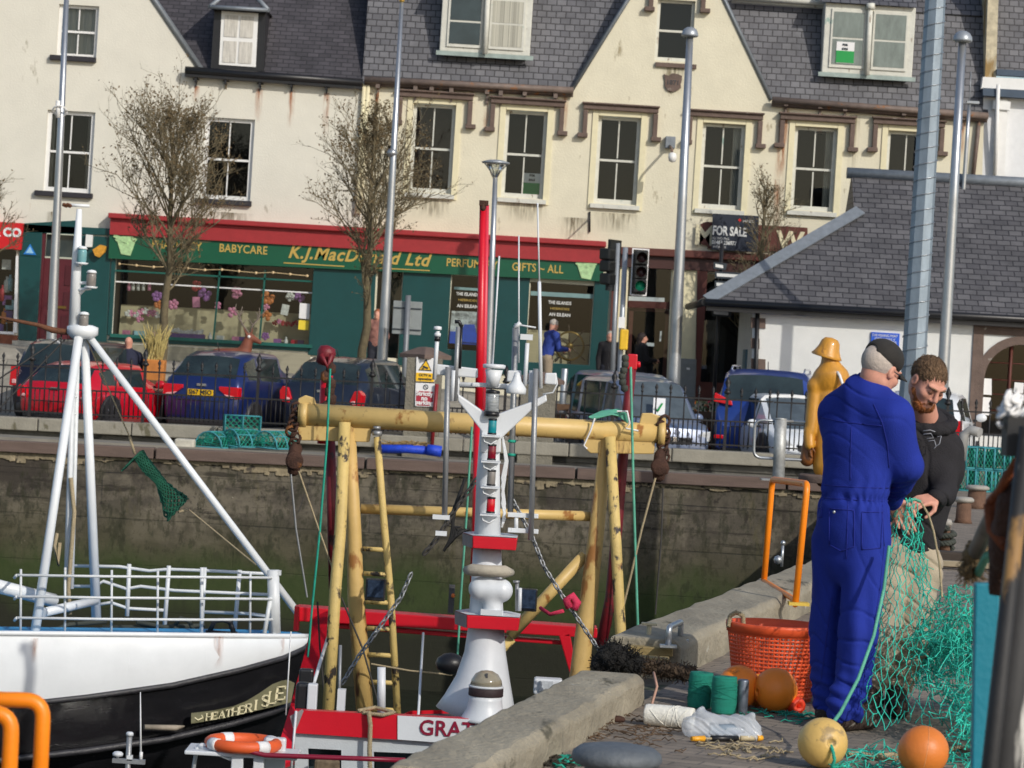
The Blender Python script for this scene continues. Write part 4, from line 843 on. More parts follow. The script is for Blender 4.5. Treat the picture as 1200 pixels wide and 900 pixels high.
# signs on pier one
sg=thing('warning_sign','yellow triangle CCTV warning sign on the grey stone pier','sign',P(497,434,53.86)); yel=mat('sign_yellow',S(240,190,30),.5,var=.03,bump=0)
z=MB(); fpoly(z,[(487,447),(509,448),(510,420),(488,418.5)],.0,-.02,53.86); bo=z.build('sign_plate',signw,sg,bevel=.004)
z=MB(); fpoly(z,[(490,434),(506,435),(499.5,420.5)],.006,-.0,53.86); z.build('triangle',ink,sg); z=MB(); fpoly(z,[(491.8,433),(504.4,433.6),(499.3,423)],.01,.007,53.86); z.build('triangle_field',yel,sg)
z=MB(); z.box(P(498.5,430.5,53.845),(.1,.004,.035),Matrix.Rotation(.35,3,'Y')); z.box(P(495.5,432,53.845),(.04,.004,.02)); z.build('camera_symbol',ink,sg)
z=MB(); fpoly(z,[(487.3,446.5),(508.6,447.5),(509,437.6),(487.7,436.6)],.006,-.0,53.86); z.build('lower_band',yel,sg); lett('CCTV in',498,439.7,.06,1,0,.002,sg,ink,Y=53.85); lett('operation',498,444,.06,1,0,.002,sg,ink,Y=53.85)
sg=thing('parking_sign','white and maroon Strictly no parking sign under the yellow warning sign','sign',P(497,462,53.86)); mar=mat('sign_maroon',S(165,40,60),.5,var=.05,bump=0)
z=MB(); fpoly(z,[(486,476),(508,477),(509.5,449.5),(487,448.5)],.0,-.02,53.86); z.build('sign_plate',signw,sg,bevel=.004)
z=MB(); fpoly(z,[(487,475),(507,476),(508,459),(488,458)],.006,0,53.86); z.build('lower_band',mar,sg)
for t,y in (('Strictly',461.5),('no',466.8),('parking',472)): lett(t,497.6-(y-462)*.06,y,.105,1,0,.004,sg,signw,Y=53.85)
z=MB(); c_=P(499,453.5,53.85); z.lathe([(.035,-.002),(.045,-.002),(.045,.002),(.035,.002),(.035,-.002)],c_,16,(0,1,0)); z.box(c_,(.07,.004,.008),Matrix.Rotation(.78,3,'Y')); z.build('prohibition_symbol',ink,sg)
z=MB(); z.tube([P(512,450,53.8),P(506,524,53.8)],.035,7); o=z.build('red_pipe',mat('dull_red_pipe',S(130,30,35),.5),None); tag(o,'dull red vertical pipe fixed beside the signed pier','pipe')
# ---------------------------------------------------------------- iron railing on the kerb
iron=mat('black_iron',(.018,.017,.018),.5,.2,var=.3,vscale=20,bump=.2)
def finial(mb,c,s=1.0):
    mb.lathe([(.012*s,-.02),(.03*s,0),(.012*s,.02),(.034*s,.06*s+.02),(.004,.13*s+.02)],c,5)
tb=MB(); tb.tube([(0,0,.06),(0,0,1.0)],.013,4); finial(tb,Vector((0,0,.98)),1.0); 
sb_=MB(); sb_.tube([(0,0,.06),(0,0,.52)],.011,4)
pb=MB(); pb.box((0,0,.55),(.05,.05,1.1)); finial(pb,Vector((0,0,1.08)),1.7); pb.lathe([(.05,0),(.07,.03),(.03,.08)],(0,0,1.0),6)
proto={}
def railing(x0,x1,label,Y=54.12,step=.25):
    a=P(x0,490,Y); b_=P(x1,490,Y); r=thing('iron_railing',label,'railing',(a.x,Y,zcap(a.x)),group=None); L_=b_.x-a.x
    sl=.0096; 
    for h in (.1,.52,.9):
        z=MB(); z.add([],[]); z.v=[];z.f=[];z.m=[];z.sm=[]
        z.add([(a.x+t*L_,Y+sy*.012,zcap(a.x)+h+sl*t*L_+sz*.014) for t in (0,1) for sy in (-1,1) for sz in (-1,1)],[(0,1,3,2),(4,6,7,5),(0,4,5,1),(2,3,7,6),(0,2,6,4),(1,5,7,3)]); z.build('rail',iron,r)
    k=0; x=0.06
    while x<L_:
        kind='post' if k%8==4 else 'bar'
        for nm,mb,dx in ((kind,pb if kind=='post' else tb,0),('short_bar',sb_,step/3),('short_bar',sb_,2*step/3)):
            if x+dx>L_: continue
            key=nm
            if key not in proto: 
                o=mb.build(nm,iron,r); proto[key]=o.data
            else: o=bpy.data.objects.new(nm,proto[key]); COL.objects.link(o); o.parent=r
            if key in proto and o.data is proto[key]: o.location=(x+dx,0,sl*(x+dx))
            for_=0
        x+=step; k+=1
    return r
def _fix_proto():
    pass
# prototypes must be built in local space: build them under a parent at the origin
_r0=bpy.data.objects.new('tmp',None); OFF['tmp']=Vector((0,0,0))
for nm,mb in (('post',pb),('bar',tb),('short_bar',sb_)):
    o=mb.build(nm,iron); proto[nm]=o.data; bpy.data.objects.remove(o)
railing(-170,478,'long black iron railing with spear finials behind the blue hatchback')
railing(520,614,'short black iron railing between the two stone piers')
railing(647,905,'black iron railing in front of the silver blue cars')
railing(906,1230,'black iron railing at the right below the arched window')
# ---------------------------------------------------------------- near kerb
kt=mat('kerb_timber_concrete',S(147,139,121),.92,var=.32,vscale=4,bump=.7,bscale=35,stretch=(1,.25,1),spot=[((.10,.09,.06),.60,5,(1,.25,1)),((.42,.40,.34),.68,8,(1,.3,1))])
def kerbseg(i0pt,i1pt,label,w_=.34,h=.145,nseg=14,z0=0):
    a=Vector((*i0pt,0)); b_=Vector((*i1pt,0)); d=(b_-a).normalized(); nrm=Vector((-d.y,d.x,0)); q=MB(); rr=random.Random(int(a.y*10)); 
    pr=[(0,0),(.0,h*.8),(-.035,h),(-w_+.04,h+.005),(-w_,h*.75),(-w_,-.3)]
    for i in range(nseg+1):
        p=a.lerp(b_,i/nseg); 
        for (o_,zz) in pr: 
            j=rr.uniform(-.007,.007); q.v.append(p-nrm*(-1)*0+nrm*(-o_+j)*1.0+Vector((0,0,zz+(rr.uniform(-.006,.006) if zz>0 else 0)+z0)))
    k=len(pr)
    for i in range(nseg):
        for j in range(k-1): q.f.append((i*k+j,i*k+j+1,(i+1)*k+j+1,(i+1)*k+j)); q.m.append(0); q.sm.append(False)
    for e in (0,nseg): q.f.append(tuple(e*k+j for j in (range(k) if e else range(k-1,-1,-1)))); q.m.append(0); q.sm.append(False)
    o=q.build('quay_kerb',kt,None,bevel=.012); tag(o,label,'kerb'); return o
kerbseg((-.06,11.15),(.73,14.95),'nearest thick concrete quay kerb running beside the grey bollard top',nseg=34)
kerbseg((.98,16.35),(2.62,23.2),'second quay kerb beyond the gap with the orange ladder handrail on it',w_=.42,h=.19,nseg=30)
kerbseg((2.66,23.3),(5.4,38.6),'far length of quay kerb behind the two men',w_=.42,h=.17,nseg=30)
pl=mat('old_plank',S(150,130,85),.85,var=.25,stretch=(.5,3,1),bump=.4)
q=MB(); c=P(756,757,16.1); q.box((c.x-.02,16.15,.10),(.30,.14,.04),Matrix.Rotation(-.1,3,'Z')); q.box((c.x+.04,16.36,.13),(.24,.1,.045)); o=q.build('timber_board',pl,None,bevel=.006); tag(o,'pale timber boards lying across the end of the second kerb','board')
# ================================================================ trees
bark=mat('tree_bark',S(100,90,68),.9,var=.3,vscale=10,bump=.5,spot=((.16,.15,.06),.6,12,(1,1,1)))
twig=mat('tree_twigs',S(118,108,84),.9,var=.2,bump=0); leafm=mat('dry_leaves',S(98,82,54),.8,var=.4,vscale=9,bump=0)
def tree(label,base,H,W_,clear,seed,n1=46,leafn=2600,name='street_tree'):
    r=random.Random(seed); t=thing(name,label,'tree',base); b=Vector(base)
    tr=MB(); pts=[];rad=[]
    for i in range(12):
        f=i/11; pts.append(b+Vector((r.uniform(-.04,.04)+.03*math.sin(f*5),r.uniform(-.04,.04),H*.93*f))); rad.append(.095*(1-f)**.8+.012)
    tr.tube(pts,rad,7); tr.build('trunk',bark,t)
    cr_=MB(); lf=MB(); tips=[]
    def grow(p,d,L,rd,lv):
        k=4 if lv<2 else 3; ps=[p.copy()]; q=p.copy(); dd=d.copy()
        for i in range(k):
            dd=(dd+Vector((r.gauss(0,.16),r.gauss(0,.16),r.gauss(.06,.1)))).normalized(); q=q+dd*L/k; ps.append(q.copy())
        cr_.tube(ps,[rd*(1-.7*i/k) for i in range(k+1)],4 if lv==0 else 3,cap=False,smooth=True)
        if lv<3:
            n=(7,5,3)[lv]
            for i in range(n):
                f=r.uniform(.2,1); j=min(int(f*k),k-1); pp=ps[j].lerp(ps[j+1],f*k-j); a=r.uniform(.35,.95); nn=dd.orthogonal().normalized(); nn.rotate(Matrix.Rotation(r.uniform(0,6.283),3,dd)); nd=(dd*math.cos(a)+nn*math.sin(a)+Vector((0,0,.18))).normalized()
                grow(pp,nd,L*r.uniform(.34,.56),rd*.5,lv+1)
        else: tips.append(ps[-1])
        if lv>=2: tips.append(ps[2])
    for i in range(n1):
        f=r.random()**.85; z=clear+(H*.9-clear)*f; w=W_/2*math.sin(math.pi*min(1,(.28+.72*f))**1.1)**.75; w=max(w,.3)
        a=r.uniform(0,6.283); up=r.uniform(.7,1.15)+f*.9; d=Vector((math.cos(a),math.sin(a),up)).normalized(); L=w/max(math.hypot(d.x,d.y),.3)*r.uniform(.75,1.05); L=min(L,H*1.02-z if H-z>.4 else .4)
        grow(b+Vector((0,0,z)),d,L,.016+.012*(1-f),0)
    for i in range(leafn):
        p=r.choice(tips)+Vector((r.gauss(0,.04),r.gauss(0,.04),r.gauss(0,.04))); s_=r.uniform(.018,.04); a=Vector((r.gauss(0,1),r.gauss(0,1),r.gauss(0,1))).normalized(); c=a.orthogonal().normalized(); 
        lf.add([p-a*s_,p+c*s_*.6,p+a*s_,p-c*s_*.6],[(0,1,2,3)],False)
    cr_.build('crown',twig,t); lf.build('leaves',leafm,t); return t
def at_ground(x,Y): p=P(x,450,Y); return (p.x,Y,zst(p.x,Y))
def tbase(x,Y,topx,topy): b=at_ground(x,Y); return b,P(topx,topy,Y).z-b[2]
b,H=tbase(188,62.3,196,122); tree('bare brown twigged street tree before the pharmacy display window',b,H,2.3,1.75,3,n1=48,leafn=4200)
b,H=tbase(423,62.6,428,128); tree('bare twiggy street tree beside the tall flagpole in front of the pharmacy sign',b,H,2.1,1.6,9,n1=42,leafn=3600)
b,H=tbase(885,66.3,902,200); tree('small bare tree behind the low slate roof beside the for sale board',b,H,1.5,1.5,14,n1=26,leafn=700)
b,H=tbase(-30,63.5,-16,205); tree('bare tree at the left edge with a few twigs showing',b,H,1.4,1.5,19,n1=16,leafn=300)
# ================================================================ poles
galv=mat('galvanised_steel',S(178,182,186),.35,.75,var=.08,vscale=6,bump=.05)
galvp=mat('painted_grey_steel',S(160,166,172),.4,.4,var=.08,bump=.05)
def pole(name,label,cat,x0,y0,x1,y1,Y,w0,w1,mt=galv,group=None,ext=True):
    a=P(x0,y0,Y); b_=P(x1,y1,Y); d=(b_-a); g=zst(a.x,Y) if Y>53 else 0; a0=a+d*((g-a.z)/d.z)
    t=thing(name,label,cat,a0,group=group); r0=w0/2/ppm(Y); r1=w1/2/ppm(Y)
    z=MB(); z.tube([a0,a,a.lerp(b_,.5),b_],[r0*1.02,r0,(r0+r1)/2,r1],14); z.lathe([(r0*1.9,0),(r0*1.9,.03),(r0*1.2,.06),(r0*1.0,.3)],a0,12); z.build('shaft',mt,t); return t,a0,b_
f1,a,b_=pole('flagpole','grey flagpole with a rope ring in front of the two left windows','flagpole',60,402,79,-25,62.5,12,5.5)
z=MB(); c=P(70.5,128,62.4); 
z.tube([c+Vector((.14*math.cos(t),-.1*math.sin(t)-.02,.1*math.sin(t*1)-.04)) for t in [i*math.pi/8 for i in range(17)]],.018,5); z.tube([P(68,118,62.35),P(68,138,62.35)],.05,6); z.build('rope_ring',whp,f1)
f2,a,b_=pole('flagpole','tall grey flagpole with a gilt ball top beside the second tree','flagpole',448,418,471,2,61.5,13,4)
z=MB(); z.ball(P(471,0,61.5),.06,10); z.build('finial',mat('gilt',S(200,170,90),.3,.6,bump=0),f2)
z=MB(); z.lathe([(.07,-.1),(.12,-.02),(.07,.06)],P(459.5,178,61.5),10); z.build('collar',galv,f2)
def dome_lamp(label,x0,y0,x1,y1,Y,w0,w1,hw):
    t,a,b_=pole('street_lamp',label,'street lamp',x0,y0,x1,y1,Y,w0,w1); r=hw/2/ppm(Y)
    z=MB(); z.lathe([(r*.98,-r*.15),(r,0),(r*.93,r*.35),(r*.7,r*.7),(r*.35,r*.9),(0,r*.96)],b_+Vector((0,0,r*.1)),18); z.build('lamp_dome',galvp,t)
    z=MB(); z.lathe([(.0,-.02),(r*.8,-.02),(r*.85,.02)],b_+Vector((0,0,-r*.02)),16); z.build('diffuser',blind,t); return t
dome_lamp('tall steel lamp post with domed head before the date shield gable',790,440,808.5,42,62.0,15,8,20)
dome_lamp('tall steel lamp post with domed head in front of the slate roof at the right',1106,425,1128,48,57.5,14,9,23)
t,a,b_=pole('street_lamp','slim lamp post with an open cone shaped glass head behind the red boom','street lamp',572,430,580.5,206,60.5,9,5.5)
z=MB(); c=P(581,190,60.5); z.lathe([(.27,0),(.28,.03),(.13,.07),(0,.08)],c+Vector((0,0,-.03)),18); z.build('lamp_cap',galvp,t)
z=MB(); 
for k in range(4):
    q_=k*math.pi/2+.4; z.tube([c+Vector((math.cos(q_)*.24,math.sin(q_)*.24,-.03)),b_+Vector((math.cos(q_)*.03,math.sin(q_)*.03,0))],.012,4)
z.build('lamp_frame',galvp,t); z=MB(); z.lathe([(.18,-.05),(.04,-.33)],c,14); z.build('glass_cone',glass('lamp_glass',(.85,.87,.85),.15,.1),t)
t,a,b_=pole('street_lamp','far slim lamp post with a flat arm head beside the white building','street lamp',1130,210,1136,122,64,5,4)
z=MB(); z.box(P(1140,120,64),(.26,.12,.05)); z.build('lamp_head',galvp,t); z=MB(); z.tube([P(1136,122,64),P(1138,84,64)],.008,4); z.build('aerial',galvp,t)
# big octagonal mast wrapped in wire
a=P(1070,440,47.5); b_=P(1098,-30,47.5); d=b_-a; a0=a-d*(a.z/d.z); mt_=thing('lighting_mast','thick galvanised octagonal mast wound with thin wire behind the two men','mast',a0)
z=MB(); z.tube([a0,a,b_],[.25,.19,.155],8,smooth=False); z.build('shaft',mat('dull_galvanised',S(140,154,166),.5,.45,var=.22,vscale=5,bump=.1,stretch=(1,1,.3)),mt_)
z=MB(); ps=[]
for i in range(0,16*26):
    f=i/(16*26); p=a.lerp(b_,f); r=(.19-.035*f)+.012; q_=i*2*math.pi/16; ps.append(p+Vector((math.cos(q_)*r,math.sin(q_)*r,0)))
z.tube(ps,.006,4,cap=False); z.build('wire_wrap',galv,mt_)
# traffic lights
tl=thing('traffic_light','traffic signal with white bordered backing board facing the camera','traffic light',at_ground(736,62))
sig=mat('signal_black',(.012,.013,.013),.4,var=.1,bump=.05)
a=P(726,440,62); z=MB(); g=Vector(at_ground(726,62)); z.tube([g,P(733,290,62)],.055,10); z.build('pole',galvp,tl)
z=MB(); fpoly(z,[(738,346),(757.5,347),(761,292),(741,290.5)],.02,-.0,61.85); z.build('backing_board',sig,tl,bevel=.01)
z=MB()
for pts in ([(738,346),(739.5,346),(742.5,291),(741,290.5)],[(756,347),(757.5,347),(761,292),(759.5,291.5)],[(739.5,346.3),(756,347.2),(756.2,345.5),(739.6,344.5)],[(742.3,292.3),(759.7,293.5),(759.8,291.9),(742.4,290.8)]): fpoly(z,pts,.03,.021,61.85)
z.build('white_border',signw,tl)
for i,y in enumerate((302,319,335)):
    c=P(752-i*.9,y,61.6); z=MB(); z.box(c+Vector((0,.1,0)),(.26,.2,.27)); z.build('lens_box',sig,tl,bevel=.02)
    z=MB(); z.lathe([(.10,-.005),(.10,.0),(0,.01)],c,14,(0,-1,0)); z.build('lens',mat('green_lens',(.02,.5,.25),.3,bump=0) if i==2 else mat('dark_lens',(.05,.02,.02),.3,bump=0),tl)
    z=MB(); 
    for k in range(9):
        q0=math.pi*(k/9)*1.2-.3; q1=math.pi*((k+1)/9)*1.2-.3
        A=lambda q_,yy,r_: c+Vector((math.cos(q_)*r_,-yy,math.sin(q_)*r_))
        z.add([A(q0,0,.115),A(q1,0,.115),A(q1,.2,.12),A(q0,.2,.12),A(q0,0,.105),A(q1,0,.105),A(q1,.2,.11),A(q0,.2,.11)],[(0,1,2,3),(7,6,5,4),(3,2,6,7)])
    z.build('hood',sig,tl)
z=MB(); z.box(P(731,398,61.9),(.17,.2,.42)); z.build('push_button_box',mat('amber_yellow',S(225,180,40),.5,bump=0),tl,bevel=.03)
z=MB(); z.box(P(728.5,378,61.93),(.13,.05,.22)); z.build('pole_sticker',signw,tl)
tl2=thing('traffic_light','black traffic signal seen edge on to the left of the white bordered one','traffic light',at_ground(722,63.2))
z=MB(); z.tube([Vector(at_ground(718,63.2)),P(724,285,63.2)],.05,8); z.build('pole',galvp,tl2)
z=MB(); z.box(P(719,311,63.2),(.06,.5,1.05),Matrix.Rotation(-.5,3,'Z')); z.build('backing_board',sig,tl2)
for i,y in enumerate((298,312,327)): z=MB(); z.box(P(712,y,63.0),(.25,.3,.24),Matrix.Rotation(-.5,3,'Z')); z.build('lens_box',sig,tl2,bevel=.04); 
# back of road sign
rs=thing('road_sign','back of a grey rectangular road sign on a grey post before the teal panels','sign',at_ground(474,60.6))
z=MB(); z.tube([Vector(at_ground(474,60.6)),P(478.5,346,60.6)],.055,8); z.build('post',mat('dull_grey_paint',S(120,124,128),.5,.3),rs)
z=MB(); fpoly(z,[(459,391),(493,393),(495,354),(461,352)],-.07,-.09,60.6); z.build('sign_plate',mat('sign_back_grey',S(140,146,146),.5,.3,var=.1),rs,bevel=.01)
z=MB(); fpoly(z,[(460,386),(493,388),(493,386.5),(460,384.5)],-.05,-.07,60.6); fpoly(z,[(461,361),(494,363),(494,361.5),(461,359.5)],-.05,-.07,60.6); z.build('sign_rail',ink,rs)
# fingerpost
fp=thing('fingerpost','fingerpost stacked with small black and white direction signs beside the low roof','signpost',at_ground(838,61.2)); X0=P(848,340,61.2)
z=MB(); z.tube([Vector(at_ground(838,62.2)),P(846,285,62.2)],.04,8); z.build('post',black,fp)
for k in range(6):
    z=MB(); y=306+k*11; c0,c1=(838,870) if k<3 else (836,858)
    if k==0: c0,c1=836,850
    fpoly(z,[(c0-k*.4,y+9),(c1-k*.4,y+11),(c1-k*.4+2,y+3),(c0-k*.4,y+1)],.1,.05,62.2); f_=z.build('finger_board',ink,fp)
    z=MB(); fpoly(z,[(c0+2-k*.4,y+7),(c1-3-k*.4,y+8.6),(c1-3-k*.4,y+5),(c0+2-k*.4,y+3.3)],.105,.1,62.2); z.build('board_text_panel',lw,f_)
# cabinet, small things on the pavement
cb=thing('utility_cabinet','grey street utility cabinet beside the lamp post foot','cabinet',at_ground(806,63.5)); z=MB(); fpoly(z,[(794,476),(814,477),(816,421),(797,420)],.15,-.25,63.5); bo=z.build('casing',mat('cabinet_grey',S(128,132,132),.6,var=.1),cb,bevel=.02)
z=MB(); fpoly(z,[(796,470),(812,471),(814,427),(799,426)],.16,.151,63.5); z.build('door',mat('cabinet_door',S(120,124,125),.6),cb); z=MB(); fpoly(z,[(804,433),(808,433.4),(808,431),(804,430.6)],.17,.161,63.5); z.build('label',signw,cb)
wd=mat('bench_timber',S(140,104,64),.7,var=.25,vscale=4,bump=.2,stretch=(.3,3,3)); wdk=mat('bench_timber_dark',S(96,70,48),.7,var=.25,vscale=4)
def bench(label,x,y,Y,w):
    c=P(x,y,Y); g=zst(c.x,Y); t=thing('bench',label,'bench',(c.x,Y,g)); 
    B('seat',wdk,t,lambda q:[q.box((c.x,Y+dy,g+.45),(w,.12,.05)) for dy in (-.15,0,.15)]); B('backrest',wdk,t,lambda q:[q.box((c.x,Y-.26,g+z_),(w,.04,.13)) for z_ in (.68,.86)])
    for s_ in (-1,1): B('leg',black,t,lambda q:q.box((c.x+s_*w*.4,Y-.02,g+.42),(.06,.5,.84)))
bench('dark timber bench seen from behind beside the grey pier',664,468,59.6,1.7); bench('timber bench behind the blue hatchback and planter',166,452,59.8,1.5)
bench('timber bench behind the blue four by four',838,470,60.4,1.2)
def planter(label,x,y,Y,w,h,plant=True,seed=1):
    c=P(x,y,Y); g=zst(c.x,Y); t=thing('planter',label,'planter',(c.x,Y,g)); z=MB(); z.add([(c.x+sx*w/2*k,Y+sy*w/2*k,zz) for k,zz in ((.85,g),(1,c.z+h/2)) for sx,sy in ((-1,-1),(1,-1),(1,1),(-1,1))],[(3,2,1,0),(4,5,6,7),(0,1,5,4),(1,2,6,5),(2,3,7,6),(3,0,4,7)]); z.build('tub',mat('orange_wood',S(190,120,55),.7,var=.2,vscale=6),t,bevel=.02)
    z=MB(); r=random.Random(seed)
    for k in range(70):
        a=r.uniform(0,6.28); l=r.uniform(.35,.95); s_=r.uniform(.1,.55); b0=Vector((c.x+r.uniform(-.15,.15)*w*2,Y+r.uniform(-.1,.1),c.z+h/2-.02)); e=b0+Vector((math.cos(a)*s_*l,math.sin(a)*s_*l,l*.85)); m_=b0.lerp(e,.5)+Vector((0,0,.12*l)); wv=Vector((.014,0,0))
        z.add([b0-wv,b0+wv,m_+wv,m_-wv,e],[(0,1,2,3),(3,2,4)])
    z.build('grasses',mat('dry_grass',S(176,160,100),.8,var=.3,vscale=20,bump=0),t)
planter('orange wooden planter of dry grasses between the red and blue cars',181,434,60.2,.42,.42)
def flowerpot(label,x,Y,col,seed):
    b0=Vector(at_ground(x,Y)); t=thing('flower_pot',label,'flower pot',b0); z=MB(); z.lathe([(.12,0),(.17,.42),(.19,.42),(.19,.48),(.15,.48)],b0+Vector((0,0,.1)),12); z.build('pot',mat('terracotta',S(185,90,50),.7),t)
    z=MB(); z2=MB(); r=random.Random(seed)
    for k in range(60):
        p=b0+Vector((r.gauss(0,.13),r.gauss(0,.1),.62+r.uniform(0,.45))); a=Vector((r.gauss(0,1),r.gauss(0,1),r.gauss(0,1))).normalized()*.05; c_=a.orthogonal().normalized()*.03; (z if k%4 else z2).add([p-a,p+c_,p+a,p-c_],[(0,1,2,3)])
    z.tube([b0+Vector((0,0,.5)),b0+Vector((0,0,1.0))],.015,4); z.build('foliage',mat('shrub_leaf',S(70,84,45),.7,var=.3),t); z2.build('flowers',col,t)
flowerpot('terracotta pot of yellow flowers at the corner of the low white building',826,60.6,goods[5],2); flowerpot('second terracotta pot nearer the white building corner',838,60.7,goods[3],5)
# steel bollard on the street
for x,lb in ((660,'slanted top stainless street bollard behind the boat mast'),): 
    b0=Vector(at_ground(x,61)); z=MB(); z.tube([b0,P(662,432,61)],.07,10); o=z.build('street_bollard',galv,None,bevel=.01); tag(o,lb,'bollard')
# reindeer model outside the pharmacy
rd=thing('reindeer_model','brown wooden reindeer model with branch antlers behind the blue car','model deer',at_ground(288,63)); bz=mat('reindeer_brown',S(118,66,48),.7,var=.2)
s=SDF(*[[v for v in P(270,470,62.4)], [P(320,360,63.6)[i] for i in range(3)]],.02) if False else None
c=P(292,398,63)
s=SDF((c.x-1.0,62.5,c.z-1.1),(c.x+.5,63.5,c.z+.5),.022)
s.cone(c+Vector((-.6,0,-.45)),c+Vector((-.15,0,-.42)),.24,.24,.05).cone(c+Vector((-.12,0,-.4)),c+Vector((.0,0,.05)),.17,.085,.06).cone(c+Vector((0,0,.06)),c+Vector((.22,-.05,-.04)),.085,.045,.03).cone(c+Vector((-.05,-.07,.1)),c+Vector((-.12,-.1,.24)),.035,.01,.02).cone(c+Vector((.02,.07,.1)),c+Vector((.05,.1,.24)),.035,.01,.02)
for dx,dy in ((-.7,-.1),(-.7,.1),(-.15,-.1),(-.15,.1)): s.cone(c+Vector((dx,dy,-.5)),c+Vector((dx,dy,-1.05)),.06,.035,.04)
sdf_obj(s,'body',bz,rd)
z=MB(); r=random.Random(8)
for sg_ in (-1,1):
    p=c+Vector((0,sg_*.05,.12)); 
    pts=[p,p+Vector((sg_*.1-.05,0,.18)),p+Vector((sg_*.2-.02,0,.34)),p+Vector((sg_*.17,0,.55))]; z.tube(pts,[.022,.02,.016,.006],5)
    for k in (1,2): 
        z.tube([pts[k],pts[k]+Vector((sg_*.1,0,.14)),pts[k]+Vector((sg_*.08,0,.26))],[.016,.012,.005],5); z.tube([pts[k],pts[k]+Vector((-sg_*.08,0,.12))],[.014,.005],5)
z.build('antlers',mat('antler_wood',S(120,110,100),.8,var=.2),rd); z=MB(); z.ball(c+Vector((0,-.09,.06)),.035,8); z.build('eye',signw,rd)
# fishing creels and odds on the ledge
netg=mat('green_twine',S(28,150,128),.7,var=.25,vscale=8,bump=0); netp=mat('pale_green_twine',S(90,165,140),.7,var=.25,bump=0); bluet=mat('blue_twine',S(60,140,150),.7,var=.2,bump=0)
def creel(name,label,c,w,d,h,rz=0,arch=True,group=None,r=.011,net=True):
    t=thing(name,label,'creel',(0,0,0)); R=Matrix.Rotation(rz,3,'Z'); C0=Vector(c); L=lambda x,y,z_: C0+R@Vector((x,y,z_)); 
    q=MB(); ex=[L(-w/2,-d/2,0),L(w/2,-d/2,0),L(w/2,d/2,0),L(-w/2,d/2,0)]
    q.tube(ex+[ex[0]],r*1.3,5)
    hoops=[]
    for x in (-w/2,0,w/2):
        if arch: hp=[L(x,-d/2*math.cos(t_),h*math.sin(t_)) for t_ in [i*math.pi/8 for i in range(9)]]
        else: hp=[L(x,-d/2,0),L(x,-d/2,h),L(x,d/2,h),L(x,d/2,0)]
        hoops.append(hp); q.tube(hp,r*1.4,5)
    for k in range(1,len(hoops[0])-1): q.tube([hoops[0][k],hoops[2][k]],r,4) if (not arch or k%2==0) else None
    q.build('frame',bluet,t)
    if net:
        q=MB(); n=len(hoops[0]); N=12
        pts=[]
        for i in range(N+1):
            row=[]
            for k in range(21):
                f=k/20*(n-1); j=min(int(f),n-2); a_=hoops[0][j].lerp(hoops[0][j+1],f-j); b2=hoops[2][j].lerp(hoops[2][j+1],f-j); row.append(a_.lerp(b2,i/N))
            pts.append(row)
        for i in range(N):
            for k in range(20):
                if (i+k)%2==0: q.tube([pts[i][k],pts[i+1][k+1]],.006,3,cap=False)
                else: q.tube([pts[i][k+1],pts[i+1][k]],.006,3,cap=False)
        for e in (0,2):   # end panels
            cc=C0+R@Vector(((-w/2,0,w/2)[e],0,h*.45)); ring=[]
            for k in range(12):
                a_=k*math.pi/6; ring.append(cc+R@Vector((0,math.cos(a_)*d*.16,math.sin(a_)*h*.18)))
            q.tube(ring+[ring[0]],.01,4)
            for k in range(0,21):
                f=k/20*(n-1); j=min(int(f),n-2); q.tube([hoops[e][j].lerp(hoops[e][j+1],f-j),ring[k*12//21]],.005,3,cap=False)
        q.build('netting',netg,t)
    if group: t['group']=group
    return t
for i,(x,y,w_,hh,rz_,lb) in enumerate(((253,524,.5,.27,1.1,'round topped green creel lying at the left of the ledge pile'),(284,523,.55,.29,.75,'round topped green creel in the middle of the ledge pile'),(322,525,.6,.29,1.0,'round topped green creel at the right of the ledge pile'))):
    creel('creel',lb,P(x,y,53.2),w_,.55,hh,rz_,True,'green creels on the harbour ledge')
creel('creel','open square green creel propped up behind the ledge pile',P(283,510,53.55),.62,.2,.34,.2,False,'green creels on the harbour ledge')
q=MB(); z=q; p0,p1=P(440,526,52.9),P(514,529,52.9); q.tube([p0,p0.lerp(p1,.5)+Vector((0,0,.02)),p1],.075,8); q.tube([p1+Vector((-.2,-.05,.02)),p1+Vector((.05,-.05,0))],.1,7); q.build('blue_bundle',mat('bright_blue_tarp',S(30,70,200),.5,var=.25,vscale=12,bump=.5),None); o=bpy.data.objects['blue_bundle']; tag(o,'rolled bright blue bundle lying on the wall ledge below the pier','bundle')
q=MB(); r=random.Random(4)
for k in range(160):
    p=P(r.uniform(452,498),r.uniform(519,524),53.1)+Vector((0,r.uniform(-.2,.2),0)); d=Vector((r.uniform(-1,1),r.uniform(-.5,.5),r.uniform(-.1,.35)))*.16; q.tube([p-d,p,p+d],.008,3,cap=False)
o=q.build('twig_litter',mat('straw',S(150,125,80),.9),None); tag(o,'heap of dry straw and twigs on the ledge by the pier','debris')
q=MB(); 
c=P(217,521,53.0); q.box(c,(.34,.4,.2)); o=q.build('foam_block',mat('dirty_foam',S(190,186,172),.8,var=.25,bump=.5),None,bevel=.03); tag(o,'pale foam block on the ledge left of the green creels','block')
